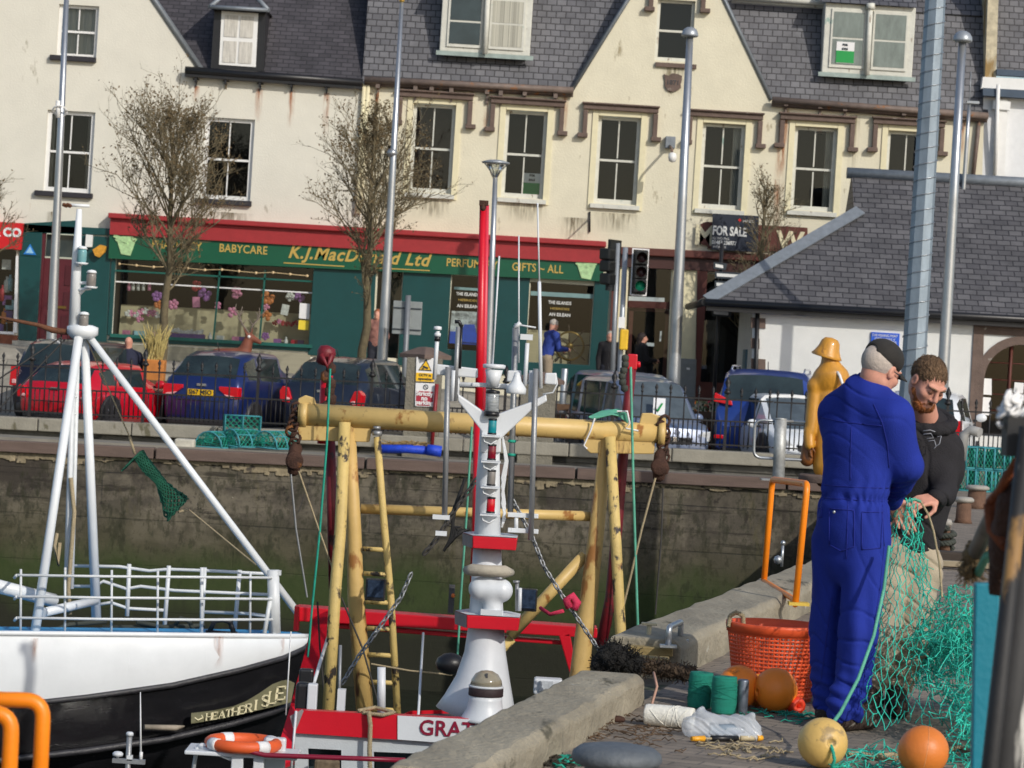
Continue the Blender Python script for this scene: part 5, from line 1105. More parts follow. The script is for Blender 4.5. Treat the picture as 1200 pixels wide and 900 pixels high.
# ================================================================ cars
tyre=mat('tyre_rubber',(.02,.02,.02),.8,var=.1,bump=.2); rim=mat('alloy_rim',S(160,162,166),.35,.7,bump=0,var=.05)
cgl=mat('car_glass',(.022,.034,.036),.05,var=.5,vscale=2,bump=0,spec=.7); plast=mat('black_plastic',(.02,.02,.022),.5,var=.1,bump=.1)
tailm=mat('tail_light_red',S(205,20,35),.15,var=.1,bump=0,coat=.5); tailw=mat('tail_light_clear',S(225,170,170),.2,var=.1,bump=0); headm=mat('headlight_glass',S(200,205,210),.12,.2,var=.25,vscale=20,bump=0); chrome=mat('chrome',S(215,215,220),.15,.9,var=.03,bump=0)
platey=mat('plate_yellow',S(236,190,20),.4,var=.02,bump=0)
interior=mat('car_seat_fabric',(.03,.03,.035),.8)
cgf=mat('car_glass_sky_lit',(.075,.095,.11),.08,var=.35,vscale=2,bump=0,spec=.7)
def paint(n,c,metal=.35): return mat('paint_'+n,c,.28,metal,var=.03,vscale=3,bump=0,coat=.6)
def car(label,loc,rz,pm,L=4.1,Wd=1.75,H=1.45,kind='hatch',rear=True,plate=None,bonnet=.95,roofrail=False,group='cars parked beside the harbour railing',lights='wide',name='parked_car',clear=.17,bk=None):
    """forward = +y in local space"""
    t=thing(name,label,'car',(0,0,0)); hw=Wd/2; zb=clear; belt=H*(bk or (.685 if kind=='hatch' else .66)); hood=belt; 
    hl=L/2
    # stations: y, belt z, roof z, half width belt, half width roof
    rw=hw*.72
    if kind=='hatch': st=[(-hl,.62*belt,.62*belt+.01,hw*.80,hw*.78,.3),(-hl+.05,belt*.86,belt*.88,hw*.90,hw*.86,.22),(-hl+.13,belt*.97,belt*1.0,hw*.93,hw*.84,.2),(-hl+.50,belt*.99,H*.935,hw*.96,rw*1.0,.0),(-hl+.95,belt*.985,H,hw*.98,rw*1.02,0),(-hl+1.05,belt*.98,H*1.0,hw*.98,rw*1.02,0),(.15,belt*.96,H*1.0,hw*.985,rw*1.02,0),(.25,belt*.955,H*.995,hw*.985,rw*1.02,0),(hl-bonnet-.85,belt*.95,H*.955,hw*.98,rw*1.0,0),(hl-bonnet,belt*.92,belt*.96,hw*.97,hw*.80,0),(hl-.35,belt*.84,belt*.88,hw*.93,hw*.75,.0),(hl-.1,belt*.70,belt*.72,hw*.84,hw*.7,.1),(hl,belt*.5,belt*.52,hw*.70,hw*.62,.2)]
    else: # upright 4x4 or estate
        st=[(-hl,.62*belt,.62*belt+.01,hw*.82,hw*.78,.3),(-hl+.05,belt*.93,belt*.95,hw*.92,hw*.86,.22),(-hl+.12,belt,belt*1.02,hw*.94,hw*.86,.2),(-hl+.36,belt,H*.94,hw*.97,rw*1.08,0),(-hl+.7,belt,H,hw*.98,rw*1.1,0),(-hl+.85,belt,H,hw*.98,rw*1.1,0),(.05,belt*.98,H,hw*.985,rw*1.1,0),(.15,belt*.98,H,hw*.985,rw*1.1,0),(hl-bonnet-.6,belt*.97,H*.96,hw*.98,rw*1.06,0),(hl-bonnet,belt*.95,belt*.99,hw*.97,hw*.84,0),(hl-.3,belt*.9,belt*.93,hw*.94,hw*.8,0),(hl-.08,belt*.78,belt*.8,hw*.86,hw*.76,.1),(hl,belt*.5,belt*.52,hw*.75,hw*.7,.2)]
    rings=[]
    for (y,zbt,zr,wb,wr,k) in st:
        cab=(zr-zbt)>.15; zl=zb+k*.35
        rg_=[(0,zl),(wb*.86,zl),(wb*.97,zl+.08),(wb*1.0,zl+(zbt-zl)*.45),(wb*.995,zbt-.10*(zbt-zl)),(wb*.95,zbt)]
        if cab: rg_+= [(wr+.035,zr-.10),(wr*.93,zr-.025),(wr*.6,zr+.0),(0,zr+.015)]
        else: rg_+= [(wb*.90,zbt+(zr-zbt)*.5),(wr*.93,zr),(wr*.5,zr+.01),(0,zr+.015)]
        rings.append([(x,y,z_) for x,z_ in rg_])
    n=10; body=MB(); body.cs=True; gl={}
    def G_(nm): return gl.setdefault(nm,MB())
    verts=[]
    for rg_ in rings: verts+=rg_+[(-x,y,z_) for x,y,z_ in rg_[::-1][1:-1]]   # closed ring of 18
    m_=2*n-2; faces=[]; cabs=[(r_[2]-r_[1])>.15 for r_ in st]
    rear_i=2; wind_i=8
    for i in range(len(rings)-1):
        for j in range(m_):
            f=(i*m_+j,i*m_+(j+1)%m_,(i+1)*m_+(j+1)%m_,(i+1)*m_+j)
            jj=j if j<n-1 else m_-1-j      # strip index mirrored
            isg=None
            if jj==5 and i in (3,5,7) : isg='side_window'
            if jj==5 and i==8: isg='side_window'
            if i==rear_i and jj in (7,8): isg='rear_window'
            if i==wind_i and jj in (7,8): isg='windscreen'
            if i==wind_i and jj==5: isg=None
            faces.append((f,isg))
    base=MB(); 
    for nm,side_ in ((None,None),('side_window',1),('side_window',-1),('rear_window',None),('windscreen',None)):
        fs=[f for f,g_ in faces if g_==nm and (side_ is None or (verts[f[0]][0]>0)==(side_>0))]
        if nm is None: fs+= [tuple(range(m_-1,-1,-1)),tuple((len(rings)-1)*m_+j for j in range(m_))]
        used=sorted({v for f in fs for v in f}); mp={v:k for k,v in enumerate(used)}
        q=MB(); q.add([verts[v] for v in used],[tuple(mp[v] for v in f) for f in fs],True)
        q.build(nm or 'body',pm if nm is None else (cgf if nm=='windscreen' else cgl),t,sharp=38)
    def gap(pts):
        q=MB(); q.tube(pts,.008,4,cap=False); q.build('panel_gap',plast,t)
    gap([(s_*x,-hl-.0+dy,z_) for x,z_,dy,s_ in ((hw*.62,belt*.60,-.005,-1),(hw*.62,belt*.60,-.005,1))])
    for s_ in (-1,1):
        for yy in (.15,-hl+1.35): gap([(s_*hw*1.003,yy,zb+.14),(s_*hw*1.004,yy,belt*.5),(s_*hw*.985,yy,belt*.93)])
    # wheels and arches
    r_=.31 if kind=='hatch' else .35
    for sx in (-1,1):
        for yy in (-hl+.72,hl-.78):
            c=Vector((sx*(hw-.11),yy,r_)); q=MB(); q.lathe([(r_*.62,-.1),(r_*.93,-.1),(r_,-.06),(r_,.06),(r_*.93,.1),(r_*.62,.1)],c,22,(sx,0,0)); w_=q.build('wheel',tyre,t)
            q=MB(); q.lathe([(0,.07),(r_*.6,.06),(r_*.66,.11),(r_*.6,.1)],c,14,(sx,0,0)); 
            for k in range(5):
                a_=k*1.2566; d=Vector((0,math.cos(a_),math.sin(a_))); q.box(c+Vector((sx*.085,0,0))+d*r_*.3,(.03,.05,.05)) ; q.tube([c+Vector((sx*.09,0,0)),c+Vector((sx*.095,0,0))+d*r_*.6],.028,4)
            q.build('rim',rim,w_)
            q=MB(); q.lathe([(r_*1.0,-.1),(r_*1.16,-.1),(r_*1.16,.125),(r_*1.02,.12)],c,24,(sx,0,0)); q.build('wheel_arch',plast,t)
    # bumpers
    q=MB(); q.box((0,-hl+.04,zb+.08),(Wd*.80,.14,.15)); q.build('rear_bumper',plast if kind!='x' else pm,t,bevel=.05)
    q=MB(); q.box((0,hl-.12,zb+.10),(Wd*.78,.2,.18)); q.build('front_bumper',plast,t,bevel=.05)
    def lamp(nm,pts,y,dy,mt): 
        for s_ in (-1,1):
            q=MB(); pp=[(s_*x,z_) for x,z_ in pts]; q.prism(pp,y-dy,y+dy); q.build(nm,mt,t,bevel=.012)
    if lights=='wide': lamp('tail_light',[(hw*.93,belt*.86),(hw*.93,belt*.66),(hw*.72,belt*.66),(hw*.45,belt*.80),(hw*.45,belt*.86)],-hl+.08,.09,tailm); lamp('reverse_light',[(hw*.86,belt*.70),(hw*.86,belt*.665),(hw*.7,belt*.665),(hw*.58,belt*.73)],-hl+.04,.06,tailw)
    elif lights=='tall': lamp('tail_light',[(hw*.95,belt*1.0),(hw*.97,belt*.62),(hw*.80,belt*.62),(hw*.78,belt*.98)],-hl+.08,.1,tailm); lamp('reverse_light',[(hw*.9,belt*.74),(hw*.9,belt*.66),(hw*.8,belt*.66),(hw*.8,belt*.74)],-hl+.04,.08,tailw)
    elif lights=='round': lamp('tail_light',[(hw*.90,belt*.92),(hw*.97,belt*.84),(hw*.95,belt*.66),(hw*.72,belt*.64),(hw*.68,belt*.72),(hw*.78,belt*.9)],-hl+.08,.1,tailm); lamp('reverse_light',[(hw*.8,belt*.74),(hw*.84,belt*.68),(hw*.74,belt*.665),(hw*.71,belt*.72)],-hl+.03,.07,tailw)
    elif lights=='high': lamp('tail_light',[(hw*.96,belt*1.12),(hw*.98,belt*.98),(hw*.6,belt*.93),(hw*.62,belt*1.0)],-hl+.1,.12,tailm); lamp('fog_light',[(hw*.93,belt*.46),(hw*.93,belt*.40),(hw*.75,belt*.40),(hw*.75,belt*.46)],-hl+.02,.05,tailm)
    lamp('headlight',[(hw*.90,belt*.78),(hw*.88,belt*.56),(hw*.60,belt*.52),(hw*.52,belt*.62),(hw*.7,belt*.76)],hl-.17,.13,headm)
    q=MB(); q.prism([(-hw*.45,belt*.62),(hw*.45,belt*.62),(hw*.38,belt*.46),(-hw*.38,belt*.46)],hl-.1,hl+.005); q.build('grille',plast,t,bevel=.01)
    q=MB(); q.lathe([(.05,0),(.07,.0),(.07,.02),(.05,.02)],(0,hl+.0,belt*.56),14,(0,1,0)); q.build('badge',chrome,t)
    if rear: q=MB(); q.box((0,-hl+.03,belt*.87),(.18,.03,.045)); q.build('badge',chrome,t)
    for s_ in (-1,1):
        q=MB(); q.ball((s_*(hw+.09),hl-bonnet-.42,belt*1.04),.11,10,(1,.5,.75)); q.build('wing_mirror',pm,t)
        q=MB(); q.tube([(s_*(hw*.92),hl-bonnet-.38,belt*.98),(s_*(hw+.06),hl-bonnet-.4,belt*1.0)],.025,5); q.build('mirror_arm',plast,t)
    q=MB(); q.tube([(0,-hl+.75,H),(0,-hl+.65,H+.16)],.008,4); q.build('aerial',plast,t)
    q=MB(); q.box((0,-hl+.30,belt*1.03),(.5,.012,.02)); q.build('rear_wiper',plast,t)
    if plate:
        q=MB(); q.box((0,-hl-.0,belt*.74),(.50,.03,.11)); pl_=q.build('number_plate',platey,t); textmesh(plate,.115,ink,'plate_characters',pl_,Vector((0,-hl-.02,belt*.74)),(1,0,0),(0,0,1),bold=.003,ext=.001)
    if roofrail:
        for s_ in (-1,1): q=MB(); q.tube([(s_*rw*1.0,-hl+.7,H-.03),(s_*rw*1.0,-hl+.9,H+.05),(s_*rw*1.0,hl-bonnet-1.1,H+.05),(s_*rw,hl-bonnet-.9,H-.03)],.02,5); q.build('roof_rail',chrome,t)
    t.location=Vector(loc); t.rotation_euler=(0,0,rz); return t
def cpos(x,Y): p=P(x,450,Y); return (p.x,Y,zst(p.x,Y)+.004)
rd=math.radians
car('bright red hatchback parked closest to the railing at the left',cpos(124,56.9),rd(-22),paint('red',S(196,10,34),.1),L=3.7,Wd=1.58,H=1.24,lights='round')
car('dark blue black car parked behind the red hatchback',cpos(108,60.6),rd(-16),paint('midnight',S(26,28,44)),L=4.0,Wd=1.72,H=1.56,kind='suv',lights='tall')
car('royal blue hatchback with a yellow rear number plate behind the railing',cpos(283,58.4),rd(-18),paint('royal_blue',S(28,44,98),.3),L=3.8,Wd=1.62,H=1.57,plate='SJ67 MSO')
car('dark slate grey hatchback parked behind the yellow gantry top',cpos(424,58.6),rd(-19),paint('slate_grey',S(38,46,62)),L=4.0,Wd=1.7,H=1.58,lights='round')
o=car('silver blue people carrier facing the camera with a tick notice in its windscreen',cpos(749,57.0),rd(180+18),paint('steel_blue',S(104,118,146),.15),L=4.0,Wd=1.58,H=1.52,kind='suv',bonnet=.75,bk=.54)
car('steel blue car facing the camera parked behind the people carrier with the notice',cpos(738,60.5),rd(180+18),paint('steel_blue',S(104,118,146),.15),L=4.0,Wd=1.66,H=1.60,kind='suv',bonnet=.9,bk=.56)
car('mid blue four by four with roof rails in front of the white building',cpos(906,59.6),rd(-9),paint('mid_blue',S(30,62,140),.3),L=4.5,Wd=1.9,H=1.80,kind='suv',lights='high',roofrail=True)
car('white city car facing the camera behind the hoop barrier',cpos(926,57.2),rd(180+12),paint('white',S(222,226,230),0),L=3.6,Wd=1.6,H=1.37,bonnet=.7,bk=.57)
car('white car with red tail light partly hidden behind the bearded man',cpos(1092,58.4),rd(-14),paint('white',S(222,226,230),0),L=3.8,Wd=1.66,H=1.58,lights='tall')
# notice in the windscreen
nt_=MB(); c=P(779,477,56.1); nt_.add([P(765,486,55.5),P(779,487,55.5),P(780,467,55.8),P(766,466,55.8)],[(0,1,2,3)]); nt_.add([P(765,486,55.51),P(779,487,55.51),P(780,467,55.81),P(766,466,55.81)],[(3,2,1,0)]); n_=nt_.build('windscreen_notice',signw,None); tag(n_,'white notice with a green tick in the windscreen of the people carrier','notice')
z=MB(); z.tube([P(768,478,55.58),P(770.5,482,55.54),P(776,473,55.68)],.022,4); z.build('tick',signg,n_)
# ================================================================ people
def skinm(n,c): return mat(n,c,.55,var=.10,vscale=30,bump=.12,bscale=250,spec=.4)
skin=skinm('skin',S(205,150,128)); skinr=skinm('ruddy_skin',S(202,146,126))
def frame(f,up=(0,0,1)):
    f=Vector(f).normalized(); u=Vector(up); r=f.cross(u).normalized(); u=r.cross(f).normalized()
    return r,f,u
def head_sdf(s,c,f,up,k=1.0,detail=True):
    r,f,u=frame(f,up); M=[[r[i],f[i],u[i]] for i in range(3)]; c=Vector(c)
    def L(x,y,z): return c+(r*x+f*y+u*z)*k
    def E(p,rad,kk=.012,op='add'): s.ell(L(*p),[q*k for q in rad],kk,rot=M,op=op)
    E((0,-.018,.03),(.076,.096,.092)); E((0,.03,-.03),(.064,.068,.088),.03); E((0,.066,-.088),(.026,.022,.02),.03)
    s.cone(L(-.05,.0,-.06),L(-.015,.07,-.092),.022*k,.018*k,.03); s.cone(L(.05,.0,-.06),L(.015,.07,-.092),.022*k,.018*k,.03)
    if detail:
        for x in (-1,1):
            E((x*.033,.100,.013),(.020,.017,.014),.010,'sub'); E((x*.042,.062,-.018),(.026,.026,.024),.02)
            E((x*.031,.079,.011),(.0145,.0145,.0125),.004)
            s.cone(L(x*.012,.094,.034),L(x*.05,.076,.036),.010*k,.007*k,.012)
            E((x*.079,-.006,.002),(.011,.021,.033),.008); E((x*.089,-.001,.004),(.008,.010,.018),.004,'sub')
            E((x*.013,.104,-.030),(.009,.010,.008),.006)
        s.cone(L(0,.094,.022),L(0,.116,-.020),.009*k,.0135*k,.010); 
        s.cone(L(-.020,.088,-.056),L(.020,.088,-.056),.008*k,.008*k,.006); s.cone(L(-.016,.086,-.068),L(.016,.086,-.068),.0095*k,.0095*k,.008)
        s.cone(L(-.02,.100,-.062),L(.02,.100,-.062),.0025*k,.0025*k,.003,op='sub')
    else:
        s.cone(L(0,.09,.02),L(0,.112,-.02),.010*k,.014*k,.01)
        for x in (-1,1): E((x*.079,-.006,.002),(.011,.021,.033),.008)
    return L,M
def hand_sdf(s,wr,d,n_,side=1,curl=.5,k=1.0,spread=.12,thumb=.6):
    """wr wrist, d towards the knuckles, n_ palm side normal, side +1/-1 thumb side"""
    d=Vector(d).normalized(); n_=Vector(n_); n_=(n_-d*n_.dot(d)).normalized(); w_=d.cross(n_)*side; wr=Vector(wr)
    M=[[w_[i],d[i],n_[i]] for i in range(3)]
    s.box(wr+d*.05*k,(.040*k,.048*k,.013*k),.012*k,.012,rot=M); s.cone(wr-d*.03*k,wr+d*.02*k,.026*k,.026*k,.012,flat=(n_,.75))
    for i,(x,l) in enumerate(((.031,.072),(.0105,.080),(-.0105,.074),(-.030,.058))):
        p=wr+d*.092*k+w_*x*k; a=curl*(.75+.12*i); dd=(d+w_*x*spread*4).normalized(); ra=.0094*k
        for j,(fl,rb) in enumerate(((.45,.0086),(.30,.0078),(.25,.0066))):
            a_=a*(.7+.55*j); dd=(dd*math.cos(a_)+n_*math.sin(a_)).normalized(); nn=dd.cross(w_*side).normalized()
            # keep n_ turning with the finger
            q=p+dd*l*fl*k; s.cone(p,q,ra,rb*k,.004); p=q; ra=rb*k; n2=(-dd.cross(w_)).normalized()*1
            n_loc=n2 if n2.dot(n_)>0 or j>0 else -n2; 
    p=wr+d*.022*k+w_*.034*k; q=p+(d*.55+w_*.6+n_*.45).normalized()*.042*k; s.cone(p,q,.014*k,.011*k,.01); q2=q+(d*.8+w_*(.25-thumb*.3)+n_*thumb).normalized()*.032*k; s.cone(q,q2,.0108*k,.0095*k,.004); s.cone(q2,q2+(d*.8-w_*.1+n_*thumb).normalized()*.024*k,.0095*k,.0075*k,.004)
def folds(amp=.006,f=1.0,seed=0,dirv=(.3,.1,1)):
    rs=np.random.RandomState(seed); dv=np.array(dirv,float); dv/=np.linalg.norm(dv)
    def g(v,n):
        w1=v@rs.normal(0,7*f,3)+rs.rand()*6; w2=v@rs.normal(0,11*f,3); base=v@dv*34*f
        a=np.sin(base+2.3*np.sin(w1)+1.2*np.sin(w2)); b=np.sin(v@rs.normal(0,22*f,3)+1.7*np.sin(w2)); c=np.sin(v@rs.normal(0,40*f,3)+np.sin(w1)*2)
        m_=.55+.45*np.sin(w1*.7+1)
        return amp*(.2-(1-np.abs(a))**7*2.0*m_)+amp*.35*b*m_+amp*.15*c
    return g
def mb_bounds(pts,m_): 
    a=np.array([list(p) for p in pts]); return a.min(0)-m_,a.max(0)+m_
def figure(name,label,J,look,up=(0,0,1),h=.012,cloth_top=None,cloth_leg=None,hair=None,shoe=None,sk=skin,k=1.0,hands=True,hair_len=0,jacket_len=.0,detail=False,loc=None,disp=.004,seed=0,curl=.5,one_piece=False,hairkind='short'):
    """J: joints in world space: head, neck, chest, pelvis, shL shR elL elR wrL wrR hipL hipR knL knR anL anR toeL toeR"""
    J={a:Vector(b) for a,b in J.items()}
    t=thing(name,label,'person',loc if loc is not None else ((J['anL']+J['anR'])/2).to_tuple()); 
    lo,hi=mb_bounds(J.values(),.24*k); s=SDF(lo,hi,h)
    L,M=head_sdf(s,J['head'],look,up,k,detail)
    hip=(J['hipL']-J['hipR']).normalized() if (J['hipL']-J['hipR']).length>.01 else Vector((1,0,0)); shd=(J['shL']-J['shR']).normalized()
    sp=(J['chest']-J['pelvis']).normalized(); fwd=shd.cross(sp).normalized(); hb=h*.0
    c_=lambda a,b,ra,rb,kk=.03,**q: s.cone(a,b,ra*k,rb*k,kk,**q)
    c_(L(0,-.025,-.05),J['neck'],.055,.062); c_(J['neck'],J['chest'],.07,.135,.05,flat=(fwd,.72)); c_(J['chest'],J['pelvis'],.155,.145,.05,flat=(fwd,.72))
    for sd in 'LR':
        c_(J['neck'],J['sh'+sd],.05,.058,.04); c_(J['sh'+sd],J['el'+sd],.056,.042,.03); c_(J['el'+sd],J['wr'+sd],.042,.027,.02)
        c_(J['hip'+sd],J['kn'+sd],.085,.056,.04); c_(J['kn'+sd],J['an'+sd],.055,.036,.02); c_(J['an'+sd]-Vector((0,0,.03)),J['toe'+sd],.04,.03,.02)
        if hands:
            d=(J['wr'+sd]-J['el'+sd]).normalized(); pn=(J['pelvis']-J['wr'+sd]); pn=pn-d*pn.dot(d); pn=pn.normalized() if pn.length>.01 else Vector((0,-1,0)); hd=J.get('hd'+sd); d=(hd-J['wr'+sd]).normalized() if hd is not None else d
            pnv=J.get('pn'+sd); pn=pnv if pnv is not None else pn
            hand_sdf(s,J['wr'+sd]+d*.02,d,pn,1 if sd=='L' else -1,curl,k)
    sdf_obj(s,'body',sk,t)
    # clothes
    def garment(nm,mt,parts,dsp,hh=h,cuts=(),sd_=0,dirv=(.3,.1,1)):
        lo,hi=mb_bounds([p for q in parts for p in q[:2]],.26*k); g=SDF(lo,hi,hh)
        for (a,b,ra,rb,kk,fl) in parts: g.cone(a,b,ra*k,rb*k,kk,flat=fl)
        for pt,nr in cuts: g.half(pt,nr)
        return sdf_obj(g,nm,mt,t,disp=folds(dsp,seed=sd_,dirv=dirv) if dsp else None)
    FL=(fwd,.76); A=J; jl=J['pelvis']+(J['pelvis']-J['chest']).normalized()*jacket_len
    top=[(A['neck'],A['chest'],.085,.165,.05,FL),(A['chest'],jl,.178,.172,.05,FL)]
    for sd in 'LR': top+= [(A['neck'],A['sh'+sd],.07,.078,.05,None),(A['sh'+sd],A['el'+sd],.078,.062,.03,None),(A['el'+sd],A['wr'+sd],.062,.046,.025,None)]
    legs=[(A['pelvis']+sp*.08,A['pelvis']-sp*.02,.155,.165,.04,FL)]
    for sd in 'LR': legs+=[(A['hip'+sd],A['kn'+sd],.112,.083,.035,None),(A['kn'+sd],A['an'+sd]+Vector((0,0,.02)),.083,.072,.03,None)]
    if one_piece: garment('coverall',cloth_top,top+legs,disp,cuts=(),sd_=seed)
    else:
        garment('trousers',cloth_leg,legs,disp,sd_=seed+1,dirv=(.2,.1,1)); garment('top',cloth_top,top,disp,sd_=seed)
    for sd in 'LR':
        g=SDF(*mb_bounds([A['an'+sd],A['toe'+sd]],.12*k),max(h*.8,.005)); fz=Vector((0,0,1)); a=A['an'+sd]; tt=A['toe'+sd]; bk=a+(a-tt).normalized()*.03
        zf=min(a.z,tt.z)
        g.cone(Vector((bk.x,bk.y,tt.z)),tt,.045*k,.044*k,.02).cone(a+Vector((0,0,.06)),Vector((a.x,a.y,tt.z+.02)),.055*k,.05*k,.03); sdf_obj(g,'shoe',shoe or black,t)
    if hair is not None:
        g=SDF(*mb_bounds([A['head']],.22*k+hair_len),max(h*.6,.006) if not detail else .004)
        g.ell(L(0,-.03,.045),[q*k for q in (.084,.098,.090)],.02,rot=M)
        if hair_len: g.cone(L(0,-.07,.0),L(0,-.09,-.08-hair_len),.075*k,.05*k,.03); 
        g.ell(L(0,.10,-.035),[q*k for q in (.075,.085,.10)],.02,rot=M,op='sub')
        if not hair_len: g.half(L(0,-.05,-.055),-(Matrix(M).transposed().inverted()@Vector((0,0,1))) if False else -Vector(frame(look,up)[2])*1.0+Vector(frame(look,up)[1])*.3)
        sdf_obj(g,'hair',hair,t,disp=(lambda v,n: .003*np.sin(v@np.array([90,70,20.])+2*np.sin(v@np.array([20,30,50.])))))
    return t,L,M,J,fwd
def stand(x,Y,Hh,facing,z=None,lean=0,armpose='down',k=None):
    """joints of a standing figure, facing = angle of look in plan (0 = away from camera, +y)"""
    c=P(x,450,Y); g=zst(c.x,Y) if z is None else z; k=Hh/1.75; f=Vector((math.sin(facing),math.cos(facing),0)); r=Vector((f.y,-f.x,0)); b=Vector((c.x,Y,g)); u=Vector((0,0,1))
    def Q(a,bf,h_): return b+r*a*k+f*bf*k+u*h_*k
    J=dict(head=Q(0,.03+lean,1.62),neck=Q(0,lean*.9,1.46),chest=Q(0,lean*.8,1.30),pelvis=Q(0,0,.96),shL=Q(-.18,lean*.9,1.42),shR=Q(.18,lean*.9,1.42),hipL=Q(-.09,0,.92),hipR=Q(.09,0,.92),knL=Q(-.10,.04,.50),knR=Q(.10,.02,.50),anL=Q(-.10,0,.10),anR=Q(.11,-.03,.10),toeL=Q(-.12,.16,.045),toeR=Q(.14,.13,.045))
    if armpose=='down': J.update(elL=Q(-.24,-.02+lean*.5,1.12),elR=Q(.24,-.02+lean*.5,1.12),wrL=Q(-.23,.08,.86),wrR=Q(.23,.08,.86))
    else: J.update(elL=Q(-.24,.06+lean,1.14),elR=Q(.24,.06+lean,1.14),wrL=Q(-.10,.30+lean,1.12),wrR=Q(.10,.32+lean,1.14))
    return J,f,k
denim=mat('blue_jacket_cloth',S(44,64,140),.9,var=.15,bump=.2); dkc=mat('black_coat_cloth',S(24,22,26),.8,var=.2,bump=.2); greyhair=mat('grey_hair',S(175,168,158),.8,var=.2,vscale=40,bump=.3); jeans=mat('dark_trousers',S(40,42,52),.9,var=.2); beigec=mat('beige_trousers',S(150,135,115),.9,var=.1); brownhair=mat('dark_hair',S(40,28,24),.7,var=.2,bump=.3); auburn=mat('auburn_hair',S(150,84,50),.7,var=.2,bump=.3); navyc=mat('navy_jacket',S(34,38,60),.85,var=.2,bump=.2); pinkc=mat('patterned_top',S(150,105,95),.9,var=.5,vscale=14,bump=.1)
Jp,f,k=stand(638,63.6,1.72,rd(62),lean=.12,armpose='fwd'); figure('person','person with grey hair in a blue jacket bending towards the ship wheel window',Jp,f+Vector((0,0,-.55)),h=.022,cloth_top=denim,cloth_leg=beigec,hair=greyhair,k=k,disp=.006,seed=3)
Jp,f,k=stand(712,64.4,1.62,rd(185)); figure('person','person with short grey hair in a black coat standing in front of the pharmacy',Jp,f,h=.02,cloth_top=dkc,cloth_leg=jeans,hair=greyhair,k=k,disp=.006,seed=5,jacket_len=.12)
Jp,f,k=stand(749,65.2,1.66,rd(70),armpose='fwd'); figure('person','person with long dark hair in black clothes by the brown shop door',Jp,f,h=.022,cloth_top=dkc,cloth_leg=dkc,hair=brownhair,k=k,hair_len=.08,disp=.006,seed=7)
Jp,f,k=stand(438,64.6,1.58,rd(190)); figure('person','person with auburn hair in a patterned top by the pharmacy doorway',Jp,f,h=.024,cloth_top=pinkc,cloth_leg=jeans,hair=auburn,k=k,hair_len=.05,disp=.006,seed=9)
# seated bald man
c=P(150,450,60.4); g=zst(c.x,60.4); hd=P(151,402,60.4); b0=Vector((c.x,60.4,g)); V=Vector
Jp=dict(head=hd,neck=hd+V((.0,0,-.16)),chest=hd+V((0.02,0,-.34)),pelvis=hd+V((.05,.0,-.70)),shL=hd+V((-.17,.0,-.22)),shR=hd+V((.2,.02,-.24)),elL=hd+V((-.22,.1,-.48)),elR=hd+V((.32,.1,-.46)),wrL=hd+V((-.1,.3,-.6)),wrR=hd+V((.2,.35,-.62)),hipL=hd+V((-.06,.03,-.74)),hipR=hd+V((.14,.03,-.74)),knL=hd+V((-.1,.45,-.74)),knR=hd+V((.2,.45,-.74)),anL=V((hd.x-.1,60.85,g+.1)),anR=V((hd.x+.2,60.85,g+.1)),toeL=V((hd.x-.1,61.0,g+.05)),toeR=V((hd.x+.2,61.0,g+.05)))
figure('person','bald person in a navy jacket sitting on the bench behind the dark car',Jp,V((.2,.95,-.1)),h=.022,cloth_top=navyc,cloth_leg=jeans,hair=None,sk=skinr,k=.98,disp=.006)
# ---------------------------------------------------------------- fisherman statue
oil=mat('varnished_ochre_wood',S(200,142,50),.42,var=.22,vscale=6,bump=.25,bscale=14,stretch=(2,2,.5),coat=.3,spot=((.30,.14,.03),.62,4,(2,2,.5)))
dkwood=mat('varnished_dark_wood',S(120,74,36),.4,var=.3,vscale=8,bump=.2)
st_=thing('fisherman_statue','carved wooden fisherman statue in ochre oilskin and souwester hat','statue',G(968,566)); SY=st_.location.y
cx=lambda x,y,dy=0: P(x,y,SY+dy)
s=SDF(*mb_bounds([cx(940,390,-.3),cx(1003,570,.35)],.15),.018)
hc=cx(971,412); s.ell(hc,(.11,.12,.14),.02); s.cone(cx(971,428),cx(972,450),.10,.14,.04)
s.cone(cx(975,468),cx(976,545),.24,.30,.06,flat=((0,1,0),.75)); s.cone(cx(976,444),cx(956,452),.14,.13,.08); s.cone(cx(976,452),cx(988,466),.13,.12,.06)
s.ell(cx(974,444),(.28,.21,.22),.05); s.cone(cx(973,424),cx(974,436),.13,.22,.06); s.cone(cx(956,452),cx(950,505,-.05),.115,.09,.03); s.cone(cx(948,505,-.05),cx(949,522,-.1),.08,.075,.02); s.cone(cx(990,452),cx(996,510,-.1),.115,.09,.03)
sdf_obj(s,'oilskin_coat',oil,st_)
z=MB(); tp=Vector((.06,-.05,1)).normalized(); hb=cx(969,421); z.lathe([(.225,-.11),(.235,-.10),(.20,-.05),(.165,.02),(.16,.03),(.14,.12),(.10,.17),(.0,.19)],cx(971,410)+Vector((0,.02,0)),26,(.22,-.1,1)); z.build('souwester_hat',oil,st_)
s=SDF(*mb_bounds([cx(949,526,-.1)],.2),.012); hand_sdf(s,cx(949,522,-.1),(0,-.1,-1),(.7,.2,0),1,.5,1.25); sdf_obj(s,'hand',dkwood,st_)
z=MB(); z.tube([cx(981,436,-.2),cx(984,440,-.25),cx(988,452,-.3),cx(990,464,-.3),cx(989,476,-.28)],.022,6); z.build('lanyard',signw,st_)
s=SDF(*mb_bounds([cx(962,545),cx(985,566)],.25),.02)
s.cone(cx(966,540),cx(964,563),.13,.10,.03); s.cone(cx(984,540),cx(985,563),.13,.10,.03); sdf_obj(s,'boots',dkwood,st_)
